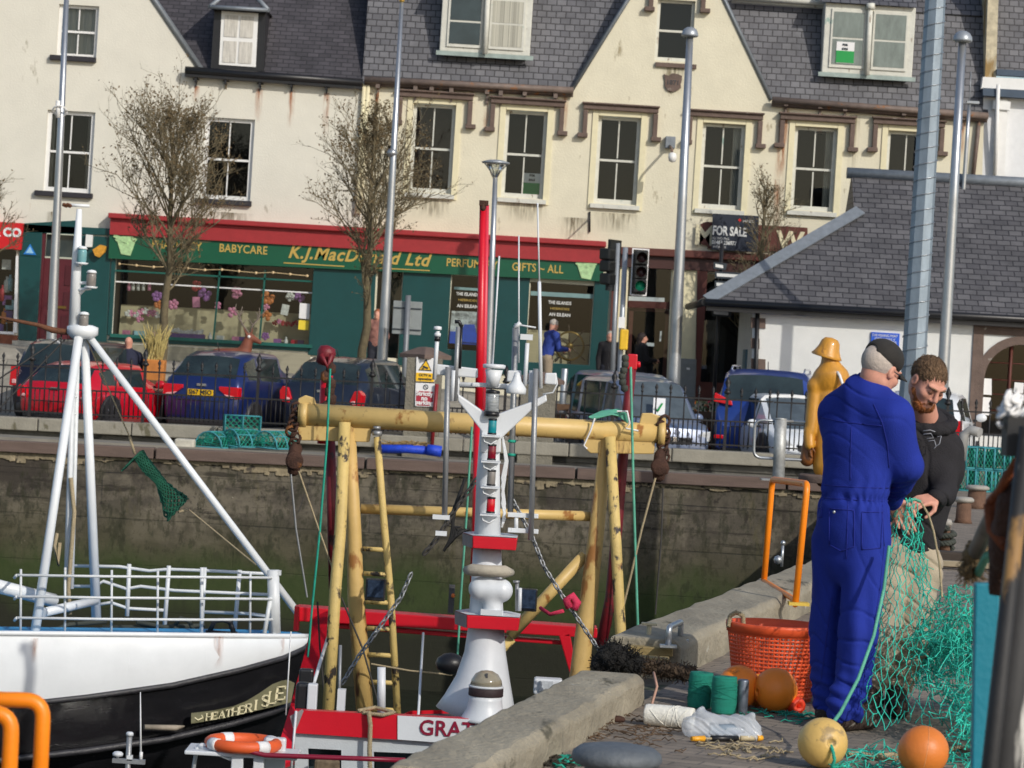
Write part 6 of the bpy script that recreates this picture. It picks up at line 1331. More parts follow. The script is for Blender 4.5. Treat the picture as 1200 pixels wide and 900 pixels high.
s=SDF(*mb_bounds([cx(945,500),cx(945,545)],.2),.016); s.cone(cx(947,505,.02),cx(946,538,.02),.05,.11,.05); sdf_obj(s,'fish_bundle',dkwood,st_)
z=MB(); z.lathe([(.42,0),(.42,.1),(.38,.12)],st_.location,12); z.build('plinth',stone,st_,bevel=.01)

# ================================================================ the two men mending the net
bluec=mat('royal_blue_coverall',S(30,48,142),.85,var=.10,vscale=7,bump=.25,bscale=220,spec=.25); bluedk=mat('royal_blue_seam',S(18,34,132),.85,bump=.1)
capm=mat('faded_black_cap',S(44,42,40),.9,var=.2,vscale=12,bump=.3,bscale=200); whitehair=mat('cropped_white_hair',S(190,178,168),.85,var=.15,vscale=60,bump=.4,bscale=300)
Y1=14.45
j=lambda x,y,dy=0.: P(x,y,Y1+dy)
def ground(v,z_): v=v.copy(); v.z=z_; return v
J1=dict(head=j(1032,434,-.02),neck=j(1013,466,0),chest=j(1008,515,.02),pelvis=j(1000,612,.0),
 shL=j(984,483,.13),shR=j(1046,489,-.12),elL=j(985,555,.36),elR=j(1064,546,-.08),wrL=j(1028,588,.42),wrR=j(1046,585,.24),hdR=j(1056,606,.30),hdL=j(1050,600,.46),
 hipL=j(979,634,.09),hipR=j(1016,634,-.05),knL=j(973,738,.13),knR=j(1008,742,-.10),anL=j(971,826,.12),anR=j(991,834,-.12),toeL=j(985,842,.22),toeR=j(1010,850,-.03))
for a in ('toeL','toeR'): J1[a].z=.045
for a in ('anL','anR'): J1[a].z=.10
J1['pnR']=Vector((.3,-.2,-.6)); J1['pnL']=Vector((.2,-.8,-.3))
J1={a:b for a,b in J1.items()}
t1=thing('person','person in royal blue coveralls and black cap with back to the camera','person',(J1['anL']+J1['anR'])/2)
look1=Vector((.66,.62,-.42)); up1=Vector((.35,.1,.9))
lo,hi=mb_bounds(J1.values(),.2)
def body_sdf(J,look,up,h,hands=(('R',.7),('L',.6)),sk=skin,t=None,k=1.0,name='body'):
    lo,hi=mb_bounds([J[q] for q in J if not q.startswith('pn')],.20); s=SDF(lo,hi,h); L,M=head_sdf(s,J['head'],look,up,k,True)
    shd=(J['shL']-J['shR']).normalized(); sp=(J['chest']-J['pelvis']).normalized(); fwd=shd.cross(sp).normalized()
    s.cone(L(0,-.03,-.05),J['neck'],.056,.064,.03); s.cone(J['neck'],J['chest'],.07,.13,.05,flat=(fwd,.72)); s.cone(J['chest'],J['pelvis'],.145,.135,.05,flat=(fwd,.72))
    for sd in 'LR':
        s.cone(J['neck'],J['sh'+sd],.05,.055,.04); s.cone(J['sh'+sd],J['el'+sd],.054,.041,.03); s.cone(J['el'+sd],J['wr'+sd],.042,.027,.02)
        s.cone(J['hip'+sd],J['kn'+sd],.08,.055,.04); s.cone(J['kn'+sd],J['an'+sd],.052,.036,.02); s.cone(J['an'+sd]-Vector((0,0,.03)),J['toe'+sd],.035,.028,.02)
    for sd,cl in hands:
        d=(J.get('hd'+sd,J['wr'+sd]*2-J['el'+sd])-J['wr'+sd]).normalized(); hand_sdf(s,J['wr'+sd]+d*.015,d,J.get('pn'+sd,Vector((0,-1,0))),1 if sd=='L' else -1,cl,1.02)
    return s,L,M,fwd
J1c={a:b for a,b in J1.items() if not a.startswith('pn')}
s,L1,M1,fw1=body_sdf(J1,look1,up1,.0055)
def redden(v,n): return 0*v[:,0]
sdf_obj(s,'body',skinr,t1)
h1=.0065; g=SDF(*mb_bounds(J1c.values(),.22),h1); A=J1; FL=(fw1,.80)
g.cone(A['neck']+V((0,0,-.01)),A['chest'],.096,.172,.06,flat=FL); g.cone(A['chest'],j(1001,590,.0),.184,.166,.06,flat=FL); g.cone(j(1000,588,0),A['pelvis'],.163,.174,.03,flat=FL); g.cone(A['pelvis'],j(999,650,0),.174,.155,.05,flat=FL)
for sd in 'LR':
    g.cone(A['neck'],A['sh'+sd],.085,.080,.09); g.cone(A['sh'+sd],A['el'+sd],.084,.070,.08); g.cone(A['el'+sd],A['wr'+sd],.068,.050,.03)
    g.cone(A['hip'+sd],A['kn'+sd],.112,.086,.035); g.cone(A['kn'+sd],A['an'+sd]+V((0,0,.0)),.088,.082,.03)
g.half((0,0,.052),(0,0,-1))
# waist elastic: pinch
rs1=folds(.0058,.9,23,(.7,.2,.8))
def cov(v,n):
    d=rs1(v,n); z_=v[:,2]; wz=J1['pelvis'].z+.115
    w_=np.exp(-((z_-wz)/.022)**2); d=d*(1-.7*w_)-.010*w_+.006*w_*np.sin((v[:,0]*1.0+v[:,1]*.8)*210)
    # vertical gathers above and below the waistband
    w2=np.exp(-((z_-wz)/.09)**2)*(1-w_); d+=.006*w2*np.sin((v[:,0]+v[:,1]*.8)*120+3*np.sin(z_*20))
    # leg folds: long diagonal creases
    lg=np.clip((.80-z_)/.3,0,1); d+=lg*.011*np.sin(z_*9+v[:,0]*62+v[:,1]*30+1.5*np.sin(z_*6))
    # stacked hem
    hm=np.exp(-((z_-.16)/.10)**2); d+=hm*.007*np.sin(z_*95+v[:,0]*25)
    return d
co_=sdf_obj(g,'coverall',bluec,t1,disp=cov)
# collar, pocket flap, pocket, snap
s=SDF(*mb_bounds([A['neck']],.2),.005); nk=(L1(0,-.03,-.05)-A['neck']).normalized(); s.cone(A['neck']-nk*.02,A['neck']+nk*.075,.088,.070,.01); s.cone(A['neck']-nk*.05,A['neck']+nk*.12,.064,.060,.004,op='sub'); sdf_obj(s,'collar',bluec,t1)
def onback(x,y,dy): return P(x,y,Y1+dy)
def patch(name,pxs,dy0,mt,th=.008,parent=t1,r=.0):
    q=MB(); ps=[onback(x,y,dy0+d_) for (x,y,d_) in pxs]; nrm=(ps[1]-ps[0]).cross(ps[2]-ps[0]).normalized(); nrm=nrm if nrm.y<0 else -nrm; n=len(ps)
    q.add([p+nrm*th for p in ps]+[p-nrm*th for p in ps],[tuple(range(n)),tuple(range(2*n-1,n-1,-1))]+[(i,i+n,(i+1)%n+n,(i+1)%n) for i in range(n)]); return q.build(name,mt,parent,bevel=.003)
from mathutils.bvhtree import BVHTree
def surf(o):
    off=OFF[o.name]; return BVHTree.FromPolygons([v.co+off for v in o.data.vertices],[tuple(p.vertices) for p in o.data.polygons])
def onsurf(bv,x,y,lift=.001):
    h=bv.ray_cast(Vector((0,0,EYE)),ray(x,y).normalized()); return h[0]+h[1]*lift if h[0] else None
def seam(bv,px,mt,name,parent,r=.0022,lift=.001,close=False):
    pts=[]; px=list(px)+([px[0]] if close else [])
    for a,b_ in zip(px[:-1],px[1:]):
        for k in range(7): pts.append(onsurf(bv,a[0]+(b_[0]-a[0])*k/6,a[1]+(b_[1]-a[1])*k/6,lift))
    pts=[p for p in pts if p is not None]
    if len(pts)>3: q=MB(); q.tube(pts,r,5); return q.build(name,mt,parent)
bv=surf(co_)
for pxs in ([(948,565),(975,569),(1005,571),(1040,572),(1052,571)],[(948,580),(975,584),(1005,586),(1040,587),(1050,586)],[(1024,474),(1034,495),(1040,520),(1042,548)],[(962,489),(985,494),(1010,497),(1034,499)],[(998,500),(997,530),(997,563)],[(1034,592),(1036,640),(1031,690),(1022,750),(1012,800),(1004,838)],[(994,588),(993,620),(992,655)],[(975,700),(968,750),(962,800)]): seam(bv,pxs,bluedk,'seam',t1)
for pxs in ([(950,594),(963,596),(963,606),(950,604)],[(972,596),(1001,598),(1001,640),(986,646),(972,638)],[(1010,600),(1034,600),(1032,642),(1010,644)]): seam(bv,pxs,bluedk,'pocket',t1,.0028,.0015,True)
q=MB(); q.ball(onsurf(bv,978,600,.002),.008,8,(1,.5,1)); q.build('snap_button',galv,t1)
def strands(o,name,mt,parent,n,l,seed,bias,r_=.0007):
    off=OFF[o.name]; rr=random.Random(seed); q=MB(); vs=o.data.vertices; N=len(vs)
    for i in range(n):
        v=vs[rr.randrange(N)]; nn=v.normal; d=(Vector(bias)-nn*Vector(bias).dot(nn)); d=(d+Vector((rr.gauss(0,.16),rr.gauss(0,.16),rr.gauss(0,.16)))+nn*.22).normalized(); p=v.co+off-nn*.002; L_=l*rr.uniform(.5,1.2)
        q.tube([p,p+d*L_*.5+nn*.002,p+d*L_],[r_*1.5,r_*1.3,r_*.4],3,cap=False)
    return q.build(name,mt,parent)
# hair, ear already in body; cap
r1_,f1_,u1_=frame(look1,up1)
g=SDF(*mb_bounds([A['head']],.2),.004); g.ell(L1(0,-.03,.030),(.080,.099,.088),.01,rot=M1); g.ell(L1(0,.10,-.03),(.10,.095,.14),.01,rot=M1,op='sub'); g.half(L1(0,-.05,-.062),-u1_+f1_*.35); sdf_obj(g,'hair',whitehair,t1,disp=lambda v,n:.0006*np.sin(v@np.array([400,900,700.])+3*np.sin(v@np.array([300,200,400.]))))
g=SDF(*mb_bounds([A['head']],.28),.004); g.ell(L1(0,-.018,.062),(.088,.108,.082),.01,rot=M1); 
g.half(L1(0,-.02,.024),-(u1_*.95-f1_*.05)); 
g.ell(L1(0,-.018,.055),(.080,.100,.074),.004,rot=M1,op='sub')
g.ell(L1(0,-.125,.055),(.03,.02,.022),.004,rot=M1,op='sub')
ca=sdf_obj(g,'cap',capm,t1)
q=MB(); N=14
for lay in (0,1):
    for i in range(N+1):
        a=math.pi*(i/N); 
        for rr_ in (0,1): q.v.append(L1(math.cos(a)*(.078 if rr_==0 else .084)*.96,.052+math.sin(a)*(.035 if rr_==0 else .115),.047-.004*lay-(.026*math.cos(a)**2 if rr_ else .02*math.cos(a)**2)-(.012 if rr_ else 0)))
for i in range(N):
    b_=2*i; o_=2*(N+1); q.f+= [(b_,b_+1,b_+3,b_+2),(o_+b_+2,o_+b_+3,o_+b_+1,o_+b_),(b_+1,o_+b_+1,o_+b_+3,b_+3)]; q.m+=[0]*3; q.sm+=[True]*3
q.build('visor',capm,ca)
q=MB(); q.tube([L1(x_*.05,-.108-.008*(1-x_*x_)+.02*x_*x_,.040) for x_ in (-1,-.5,0,.5,1)],.008,5); q.build('cap_strap',capm,ca)
q=MB(); q.tube([L1(-.083,.0,.012),L1(-.082,.055,.014),L1(-.055,.09,.012)],.003,4); q.tube([L1(.083,.0,.012),L1(.082,.055,.014),L1(.055,.09,.012)],.003,4); q.build('spectacles',ink,t1)
boot=mat('worn_boot_leather',S(58,44,38),.8,var=.35,vscale=14,bump=.4,spot=((.25,.23,.2),.6,18,(1,1,1)))
def boots(J,t,hh=.007,mt=boot,sz=1.0):
    for sd in 'LR':
        a,tt=J['an'+sd],J['toe'+sd]; g=SDF(*mb_bounds([a,tt],.17),hh); bk=a+(a-tt).normalized()*.03; bk.z=.05; t2=tt.copy(); t2.z=.05
        g.cone(bk,t2+(t2-bk).normalized()*.05,.048*sz,.050*sz,.02).cone(a+V((0,0,.05)),V((a.x,a.y,.06)),.047*sz,.050*sz,.03).cone((a+tt)/2+V((0,0,.03)),t2,.045,.04,.03); g.half((0,0,.004),(0,0,-1)); sdf_obj(g,'boot',mt,t,disp=folds(.003,2,3))
boots(J1,t1)

# ---- bearded man in dark hoodie
hood_c=mat('charcoal_hoodie',S(48,47,50),.95,var=.12,vscale=10,bump=.4,bscale=160,spec=.15); chino=mat('mud_stained_beige_trousers',S(168,156,136),.95,var=.15,vscale=6,bump=.3,bscale=120,spot=[((.20,.175,.145),.61,7,(1,1,.6)),((.45,.42,.36),.66,10,(1,1,.5))])
hairb=mat('brown_hair',S(104,80,56),.7,var=.3,vscale=40,bump=.5,bscale=180); beardm=mat('ginger_beard',S(156,94,48),.75,var=.3,vscale=50,bump=.6,bscale=260)
Y2=15.15
j=lambda x,y,dy=0.: P(x,y,Y2+dy)
look2=Vector((-.02,-.80,-.62)); look2=Vector((.34,-.72,-.60)); up2=Vector((.38,-.46,.80))
J2=dict(head=j(1087,449,-.16),neck=j(1088,503,.06),chest=j(1090,548,.10),pelvis=j(1062,642,.12),
 shR=j(1052,524,-.02),shL=j(1107,526,.08),elR=j(1042,590,-.06),elL=j(1105,579,-.05),wrR=j(1046,612,-.24),wrL=j(1097,584,-.22),hdR=j(1060,612,-.34),hdL=j(1075,588,-.30),
 hipR=j(1040,655,.06),hipL=j(1080,658,.12),knR=j(1030,748,-.02),knL=j(1068,752,.06),anR=j(1022,825,.0),anL=j(1050,828,.08),toeR=j(1015,842,-.22),toeL=j(1052,846,-.14))
for a in ('toeL','toeR'): J2[a].z=.045
for a in ('anL','anR'): J2[a].z=.10
J2['pnR']=Vector((.3,.3,-.7)); J2['pnL']=Vector((-.25,.35,-.8))
t2=thing('person','bearded person in a charcoal hoodie and muddy beige trousers holding the green net','person',(J2['anL']+J2['anR'])/2)
s,L2,M2,fw2=body_sdf(J2,look2,up2,.005,hands=(('R',.7),('L',.55)))
sdf_obj(s,'body',skinr,t2)
A=J2; FL=(fw2,.80); J2c={a:b for a,b in J2.items() if not a.startswith('pn')}
g=SDF(*mb_bounds([A[q_] for q_ in ('neck','pelvis','elL','elR','wrL','wrR','shL','shR')],.26),.0065)
g.cone(A['neck'],A['chest'],.10,.16,.06,flat=FL).cone(A['chest'],A['pelvis'],.168,.158,.06,flat=FL)
for sd in 'LR': g.cone(A['neck'],A['sh'+sd],.07,.076,.06).cone(A['sh'+sd],A['el'+sd],.078,.062,.04).cone(A['el'+sd],A['wr'+sd],.062,.044,.03)
g.half(j(1062,645,.12),(0,0,-1)); f2=folds(.009,.8,33,(.6,.1,.7)); sdf_obj(g,'hoodie',hood_c,t2,disp=lambda v,n:f2(v,n)+.005*np.exp(-((v[:,2]-J2['pelvis'].z-.0)/.03)**2))
# hood lying on the shoulders
s=SDF(*mb_bounds([A['neck']],.3),.006); 
for i in range(14):
    a0=2*math.pi*i/14; a1=2*math.pi*(i+1)/14; f_=lambda a: A['neck']+Vector((math.cos(a)*.112,math.sin(a)*.10+.01,.03+.03*math.sin(a)))
    s.cone(f_(a0),f_(a1),.030+.016*max(0,math.sin(a0)),.030+.016*max(0,math.sin(a1)),.02)
s.cone(A['neck']+V((0,.12,.04)),A['neck']+V((0,.14,-.08)),.07,.05,.05); sdf_obj(s,'hood',hood_c,t2,disp=folds(.005,1.5,5))
g=SDF(*mb_bounds([A[q_] for q_ in ('pelvis','anL','anR','knL','knR')],.22),.0065); g.cone(A['pelvis']+V((0,0,.05)),A['pelvis']-V((0,0,.04)),.15,.16,.04,flat=FL)
for sd in 'LR': g.cone(A['hip'+sd],A['kn'+sd],.108,.088,.03).cone(A['kn'+sd],A['an'+sd]+V((0,0,.06)),.088,.082,.03)
g.half((0,0,.11),(0,0,-1)); f3=folds(.008,.9,41,(.2,.1,1))
def tro(v,n): 
    z_=v[:,2]; hm=np.exp(-((z_-.2)/.10)**2); return f3(v,n)+hm*.010*np.sin(z_*85+v[:,0]*30)+.005*np.sin(z_*30+v[:,0]*20)
sdf_obj(g,'trousers',chino,t2,disp=tro); boots(J2,t2,mt=boot,sz=1.05)
r2_,f2_,u2_=frame(look2,up2)
g=SDF(*mb_bounds([A['head']],.2),.0035); g.ell(L2(0,-.024,.038),(.082,.099,.090),.015,rot=M2); g.ell(L2(0,.125,-.025),(.085,.085,.105),.02,rot=M2,op='sub'); g.half(L2(0,-.06,-.045),-u2_+f2_*.2)
for x in (-1,1): g.ell(L2(x*.085,.03,-.055),(.03,.06,.055),.01,rot=M2,op='sub')
ho_=sdf_obj(g,'hair',hairb,t2,disp=lambda v,n:.0011*np.sin(v@np.array([260,60,60.])+2*np.sin(v@np.array([50,80,70.])))+.0012*np.sin(v@np.array([500,120,160.])+2*np.sin(v@np.array([100,180,170.]))))
g=SDF(*mb_bounds([A['head']],.2),.0032)
g.cone(L2(-.058,.015,-.045),L2(-.03,.066,-.088),.018,.022,.015).cone(L2(.058,.015,-.045),L2(.03,.066,-.088),.018,.022,.015).cone(L2(-.03,.066,-.09),L2(.03,.066,-.09),.024,.024,.02).cone(L2(0,.076,-.092),L2(0,.072,-.112),.025,.016,.02)
g.cone(L2(-.026,.086,-.064),L2(0,.098,-.0455),.0055,.006,.004).cone(L2(.026,.086,-.064),L2(0,.098,-.0455),.0055,.006,.004)
be_=sdf_obj(g,'beard',beardm,t2,disp=lambda v,n:.0022*np.sin(v@np.array([300,200,120.])+2*np.sin(v@np.array([90,120,90.])))+.001*np.sin(v@np.array([700,500,400.])))
q=MB()
for x in (-1,1): q.tube([L2(x*.016,.103,.030),L2(x*.034,.100,.035),L2(x*.05,.086,.030)],[.004,.0055,.003],5)
q.build('eyebrows',hairb,t2)
q=MB()
for x in (-1,1): q.tube([L2(x*.020,.092,.004),L2(x*.032,.0945,.002),L2(x*.044,.088,.005)],[.0015,.0022,.0015],4)
q.build('eyelashes',brownhair,t2)
strands(ho_,'hair_strands',hairb,t2,3600,.013,5,f2_*.8-u2_*.5); strands(be_,'beard_strands',beardm,t2,1800,.012,6,f2_*.4-u2_*.9)
# chest print
q=MB()
def fr(x,y): return P(x,y,Y2-.118)
for pts in ([(1082,505),(1090,504),(1096,506)],[(1082,509),(1091,508),(1094,513),(1086,514)],[(1088,517),(1095,516),(1097,523),(1094,526)],[(1098,512),(1103,511),(1101,520),(1097,523)]): q.tube([fr(*p) for p in pts],.0028,4)
q.build('chest_print',mat('faded_grey_print',S(140,142,150),.8,bump=0),t2)
# ================================================================ boat one: black and white bow
gw=mat('gloss_white_boat',S(228,232,234),.28,var=.05,vscale=2,bump=.12,bscale=5,coat=.3,spot=[((.42,.28,.12),.73,2.2,(2,1,.25)),((.5,.52,.5),.66,1.3,(1,1,.5))]); gb=mat('gloss_black_hull',(.012,.012,.014),.22,var=.3,vscale=3,bump=.5,bscale=7,stretch=(.3,1,2),spot=((.10,.10,.10),.70,6,(.3,1,3)))
bdeck=mat('blue_deck_paint',S(60,140,190),.6,var=.15,bump=.1); wpipe=mat('white_rail_paint',S(214,218,220),.4,var=.10,bump=.08,spot=((.4,.22,.08),.68,7,(1,1,1))); ropem=mat('pale_rope',S(165,150,120),.9,var=.25,vscale=50,bump=.5,bscale=120)
b1=thing('fishing_boat','black and white bowed fishing boat moored at the left with a white tripod mast','boat',(-6,40,WL))
st=[(-420,736,862,36.4,5.2),(-260,738,850,36.7,5.0),(-120,740,838,37.0,4.7),(0,742,828,37.3,4.2),(100,743,817,37.6,3.5),(200,744,803,38.05,2.5),(280,745,785,38.5,1.75),(330,745.5,771,38.95,.9),(354,745.5,760,39.25,.35),(362,745.5,752,39.45,.06)]
def interp(x,k): 
    for a,b_ in zip(st[:-1],st[1:]):
        if a[0]<=x<=b_[0]: f=(x-a[0])/(b_[0]-a[0]); return a[k]+(b_[k]-a[k])*f
    return st[-1][k]
near=[];far=[]
xsq=[-420,-260,-120,-60,0,50,100,150,200,240,280,305,330,343,354,362]
for x in xsq:
    t_,b_,Y,bm=interp(x,1),interp(x,2),interp(x,3),interp(x,4)
    top=P(x,t_,Y); mid=P(x+1,(t_*.45+b_*.55),Y-.09); bot=P(x+1.5,b_,Y-.02); f=max(0,(x-100)/262); 
    k1=P(x-f*6,b_+48,Y+.12+.0*f); k2=P(x-10*f,b_+60,Y+.10); k3=bot.copy(); k3.z=(k2.z+WL)/2; k3.y=Y+.5+f*.15; k3.x=k2.x-f*.25; k4=bot.copy(); k4.z=WL-.5; k4.y=Y+.9+f*.1; k4.x=k2.x-f*.6
    near.append([top,mid,bot,k1,k2,k3,k4]); cy=Y+bm/2; c2=[]
    for p in near[-1]: q_=p.copy(); q_.y=max(2*cy-p.y,p.y+.01); q_.z-=max(0,q_.y-p.y-.7)*.19*(1 if len(c2)<3 else 0); c2.append(q_)
    far.append(c2)
def hullpart(rows,nm,mt,par,idx):
    q=MB(); q.cs=True; k=len(idx)
    for r_ in rows: q.v+=[tuple(r_[i]) for i in idx]
    for i in range(len(rows)-1):
        for j_ in range(k-1): q.f.append((i*k+j_+1,(i+1)*k+j_+1,(i+1)*k+j_,i*k+j_)); q.m.append(0); q.sm.append(True)
    return q.build(nm,mt,par)
hl=hullpart(near,'hull',gb,b1,[2,3,4,5,6]); hullpart(far,'hull_far_side',gb,hl,[2,3,4,5,6]); bw=hullpart(near,'bulwark',gw,b1,[0,1,2]); hullpart(far,'bulwark_far_side',gw,bw,[0,1,2])
q=MB()
for i in range(len(near)-1):
    d=Vector((0,.04,-.05)); c0=[near[i+e][0]+Vector((0,min(.7,(far[i+e][0].y-near[i+e][0].y)*.5),.015)) for e in (0,1)]; q.quad(near[i][0]+d,near[i+1][0]+d,c0[1],c0[0]); q.quad(c0[0],c0[1],far[i+1][0]-Vector((0,.04,.0)),far[i][0]-Vector((0,.04,.0)))
q.build('deck',bdeck,b1)
q=MB(); q.tube([r_[0] for r_ in near],.035,6); q.build('bulwark_cap',gw,bw)
q=MB(); q.tube([r_[2]+Vector((0,-.01,0)) for r_ in near],.04,6); q.build('rubbing_strake',mat('worn_black_timber',(.035,.035,.04),.4,var=.4,bump=.4,spot=((.25,.25,.25),.68,9,(.5,1,2))),hl)
q=MB(); q.tube([r_[4]+Vector((0,-.02,-.03)) for r_ in near[:-1]],.045,6); q.build('rubbing_strake',MATS['worn_black_timber'],hl)
q=MB()
for r_ in near[1:10:2]: q.tube([r_[0]+Vector((0,-.0,-.02)),r_[1]+Vector((0,.001,0)),r_[2]+Vector((0,.0,.05))],.004,4)
q.build('weld_seam',gw,bw)
def HY(x,y=0): # depth of the black strake at pixel x
    return interp(x,3)-.07
gold=mat('gilt_nameboard',S(112,110,84),.5,var=.15,bump=.15); cre=mat('cream_gilt_letter',S(240,230,190),.4,var=.05,bump=0)
pl_=[(224,836),(224,848),(262,842),(300,833),(341,823),(345,801),(337,797),(330,798),(319,802),(303,813),(288,822),(273,828),(250,833)]
q=MB(); fr_=[P(x,y,HY(x)+ .0) for x,y in pl_]; n=len(fr_); q.add(fr_+[p+Vector((0,.06,0)) for p in fr_],[tuple(range(n))]+[(i,(i+1)%n,(i+1)%n+n,i+n) for i in range(n)]); nb=q.build('name_board',gold,b1)
def serif(ch,cx,cy,hpx,Y,par,lean=-7):
    """slab serif letters drawn as strokes, proud of the board"""
    D={'H':[(0,0,0,1,2),(.75,0,.75,1,2),(0,.5,.75,.5,1)],'E':[(0,0,0,1,2),(0,1,.62,1,1),(0,.5,.5,.5,1),(0,0,.65,0,1),(.64,1,.64,.8,1),(.66,0,.66,.2,1)],'A':[(0,0,.37,1,1),(.37,1,.78,0,2),(.15,.35,.58,.35,1)],'T':[(.37,0,.37,1,2),(0,1,.75,1,1),(0,1,0,.8,1),(.75,1,.75,.8,1)],'R':[(0,0,0,1,2),(0,1,.45,1,1),(.45,1,.6,.87,2),(.6,.87,.6,.65,2),(.6,.65,.42,.52,2),(.42,.52,0,.52,1),(.32,.52,.7,0,2)],'I':[(0.1,0,.1,1,2)],'S':[(.58,.82,.5,.96,1),(.5,.96,.2,1,1),(.2,1,.02,.82,2),(.02,.82,.1,.62,2),(.1,.62,.5,.4,2),(.5,.4,.6,.2,2),(.6,.2,.42,.0,2),(.42,0,.12,.03,1),(.12,.03,0,.2,1)],'L':[(0,0,0,1,2),(0,0,.6,0,1),(.6,0,.6,.14,1)]}
    ser={'H':[(0,0),(0,1),(.75,0),(.75,1)],'E':[(0,0),(0,1)],'A':[(0,0),(.78,0)],'T':[(.37,0)],'R':[(0,0),(0,1),(.72,0)],'I':[(.1,0),(.1,1)],'L':[(0,0),(0,1)],'S':[]}
    q=MB(); h=hpx/ppm(Y); a=math.radians(lean); o=P(cx,cy,Y)
    def Q(x,z): x=(x-.37)*h; z=(z-.5)*h; return (o.x+x*math.cos(a)-z*math.sin(a)*0-z*math.sin(a)*.3, o.z-x*math.sin(a)+z)
    for (x0,z0,x1,z1,w_) in D[ch]:
        wd=h*(.10 if w_==2 else .05); d=Vector((x1-x0,z1-z0)); d.normalize(); nx,nz=-d.y*wd/h*1,d.x*wd/h*1
        q.prism([Q(x0+nx-d.x*.02,z0+nz-d.y*.02),Q(x1+nx+d.x*.02,z1+nz+d.y*.02),Q(x1-nx+d.x*.02,z1-nz+d.y*.02),Q(x0-nx-d.x*.02,z0-nz-d.y*.02)],Y-.012,Y)
    for (x,z) in ser[ch]: q.prism([Q(x-.17,z-.035),Q(x+.17,z-.035),Q(x+.17,z+.035),Q(x-.17,z+.035)],Y-.010,Y)
    return q.build('name_letter',cre,par)
for ch,x,y,hp in (('H',245,839.8,8),('E',252.5,838.5,8.1),('A',260,837,8.3),('T',268,835.4,8.5),('H',276,833.6,8.8),('E',284.3,831.6,9.1),('R',292,829.5,9.5),('I',303,825.8,11.5),('S',312,821,13),('L',320.5,817,14),('E',330,812,15)): serif(ch,x,y,hp,HY(x)-.035,nb,lean=-9)
q=MB(); q.tube([P(228,841,HY(228)),P(232,844,HY(232)-.01),P(238,841,HY(238)),P(236,838,HY(236))],.01,4); q.build('scroll_ornament',cre,nb)
for x,y0,h_,w_ in ((256,746,38,12),(40,748,30,10),(330,748,20,7)):
    Yh=interp(x,3)-.10; q=MB(); q.add([P(x-w_/2,y0+h_,Yh),P(x+w_/2,y0+h_,Yh),P(x+w_/2,y0,Yh+.03),P(x-w_/2,y0,Yh+.03)],[(0,1,2,3)]); q.build('rust_run',rust_s,bw)
q=MB(); c_=P(190,849,HY(190)-.02); q.tube([P(169,852,HY(169)),P(206,853,HY(206)),P(216,851,HY(216))],[.035,.04,.01],6); q.build('hull_scrape',mat('bare_scrape',S(150,140,125),.8,var=.3),hl)
# railing: near and far sides
RY=38.15; FYr=39.7
q=MB()
for ys in ((674,677),(699,702),(724,726)): 
    q.tube([P(20,ys[0],37.6),P(120,ys[0]+1.5,37.9),P(230,ys[0]+2.3,38.3),P(322,ys[1],38.9)],.018,6)
    q.tube([P(20,ys[0],37.6),P(17,ys[0]+3,37.7),P(18,ys[0]+1,38.8)],.018,6)
q.build('rail_bars',wpipe,b1)
for x,yt in ((24,667),(76,665),(130.5,668),(184.5,669),(236,665),(293,670)):
    Y=37.6+(x-20)/302*1.3; q=MB(); q.tube([P(x+.5,yt,Y),P(x,743,Y)],.016 if x!=236 else .024,6); q.build('stanchion',wpipe,b1)
q=MB(); 
q.tube([P(86,663,FYr),P(140,664,FYr),P(175,669,FYr),P(197,667,FYr),P(250,669,FYr),P(322,673,FYr-.3)],.022,6)
q.tube([P(86,687,FYr),P(112,687,FYr),P(121,681,FYr),P(148,690,FYr),P(165,687,FYr),P(205,692,FYr),P(318,697,FYr-.3)],.022,6)
q.tube([P(113,709,FYr),P(130,706,FYr),P(150,713,FYr),P(192,715,FYr)],.022,6); q.tube([P(238,717,FYr),P(290,719,FYr),P(322,723,FYr-.3)],.022,6); q.build('rail_bars',wpipe,b1)
for x0,y0,x1,y1 in ((151.5,661,149,722),(198,663,193,733),(240,665,236,738),(281,668,275,738)): q=MB(); q.tube([P(x0,y0,FYr),P(x1,y1,FYr)],.03,6); q.build('stanchion',wpipe,b1)
q=MB(); q.tube([P(320,668,38.95),P(322,742,38.95)],.085,6); q.tube([P(317,700,38.9),P(310,742,38.8)],.03,6); q.box(P(323,671,38.95),(.14,.1,.06)); q.build('bow_post',wpipe,b1)
# mast
TY=39.0; hub=P(97,386,TY)
for nm,a,b_,r0,r1,mt in (('mast_leg',(93,392,TY-.1),(41,742,37.9),.055,.06,gw),('mast_leg',(99,393,TY+.1),(113,725,39.6),.055,.065,gw),('mast_leg',(102,391,TY),(348,717,39.2),.046,.05,gw)):
    q=MB(); q.tube([P(*a),P(*b_)],[r0,r1],10); q.build(nm,mt,b1)
q=MB(); q.tube([P(90,392,TY-.12),P(48,690,38.2)],.03,6); q.build('mast_leg',gw,b1)
q=MB(); q.tube([P(86,420,TY),P(78,690,38.9)],.04,6); q.tube([P(91,420,TY+.05),P(84,690,38.95)],.03,6)
for i in range(14): f=i/13; q.tube([P(86-8*f,425+260*f,TY),P(91-7*f,425+260*f,TY)],.014,4)
q.build('ladder',wpipe,b1)
q=MB(); q.lathe([(.13,-.12),(.20,-.06),(.2,.03),(.12,.06)],hub,12); q.tube([P(86,392,TY),P(84,386,TY-.1),P(104,385,TY-.1),P(107,394,TY)],.05,6); q.build('mast_hub',gw,b1)
q=MB(); q.tube([P(87,386,TY),P(90,300,TY),P(93,245,TY)],[.075,.06,.035],10); q.build('mast',gw,b1)
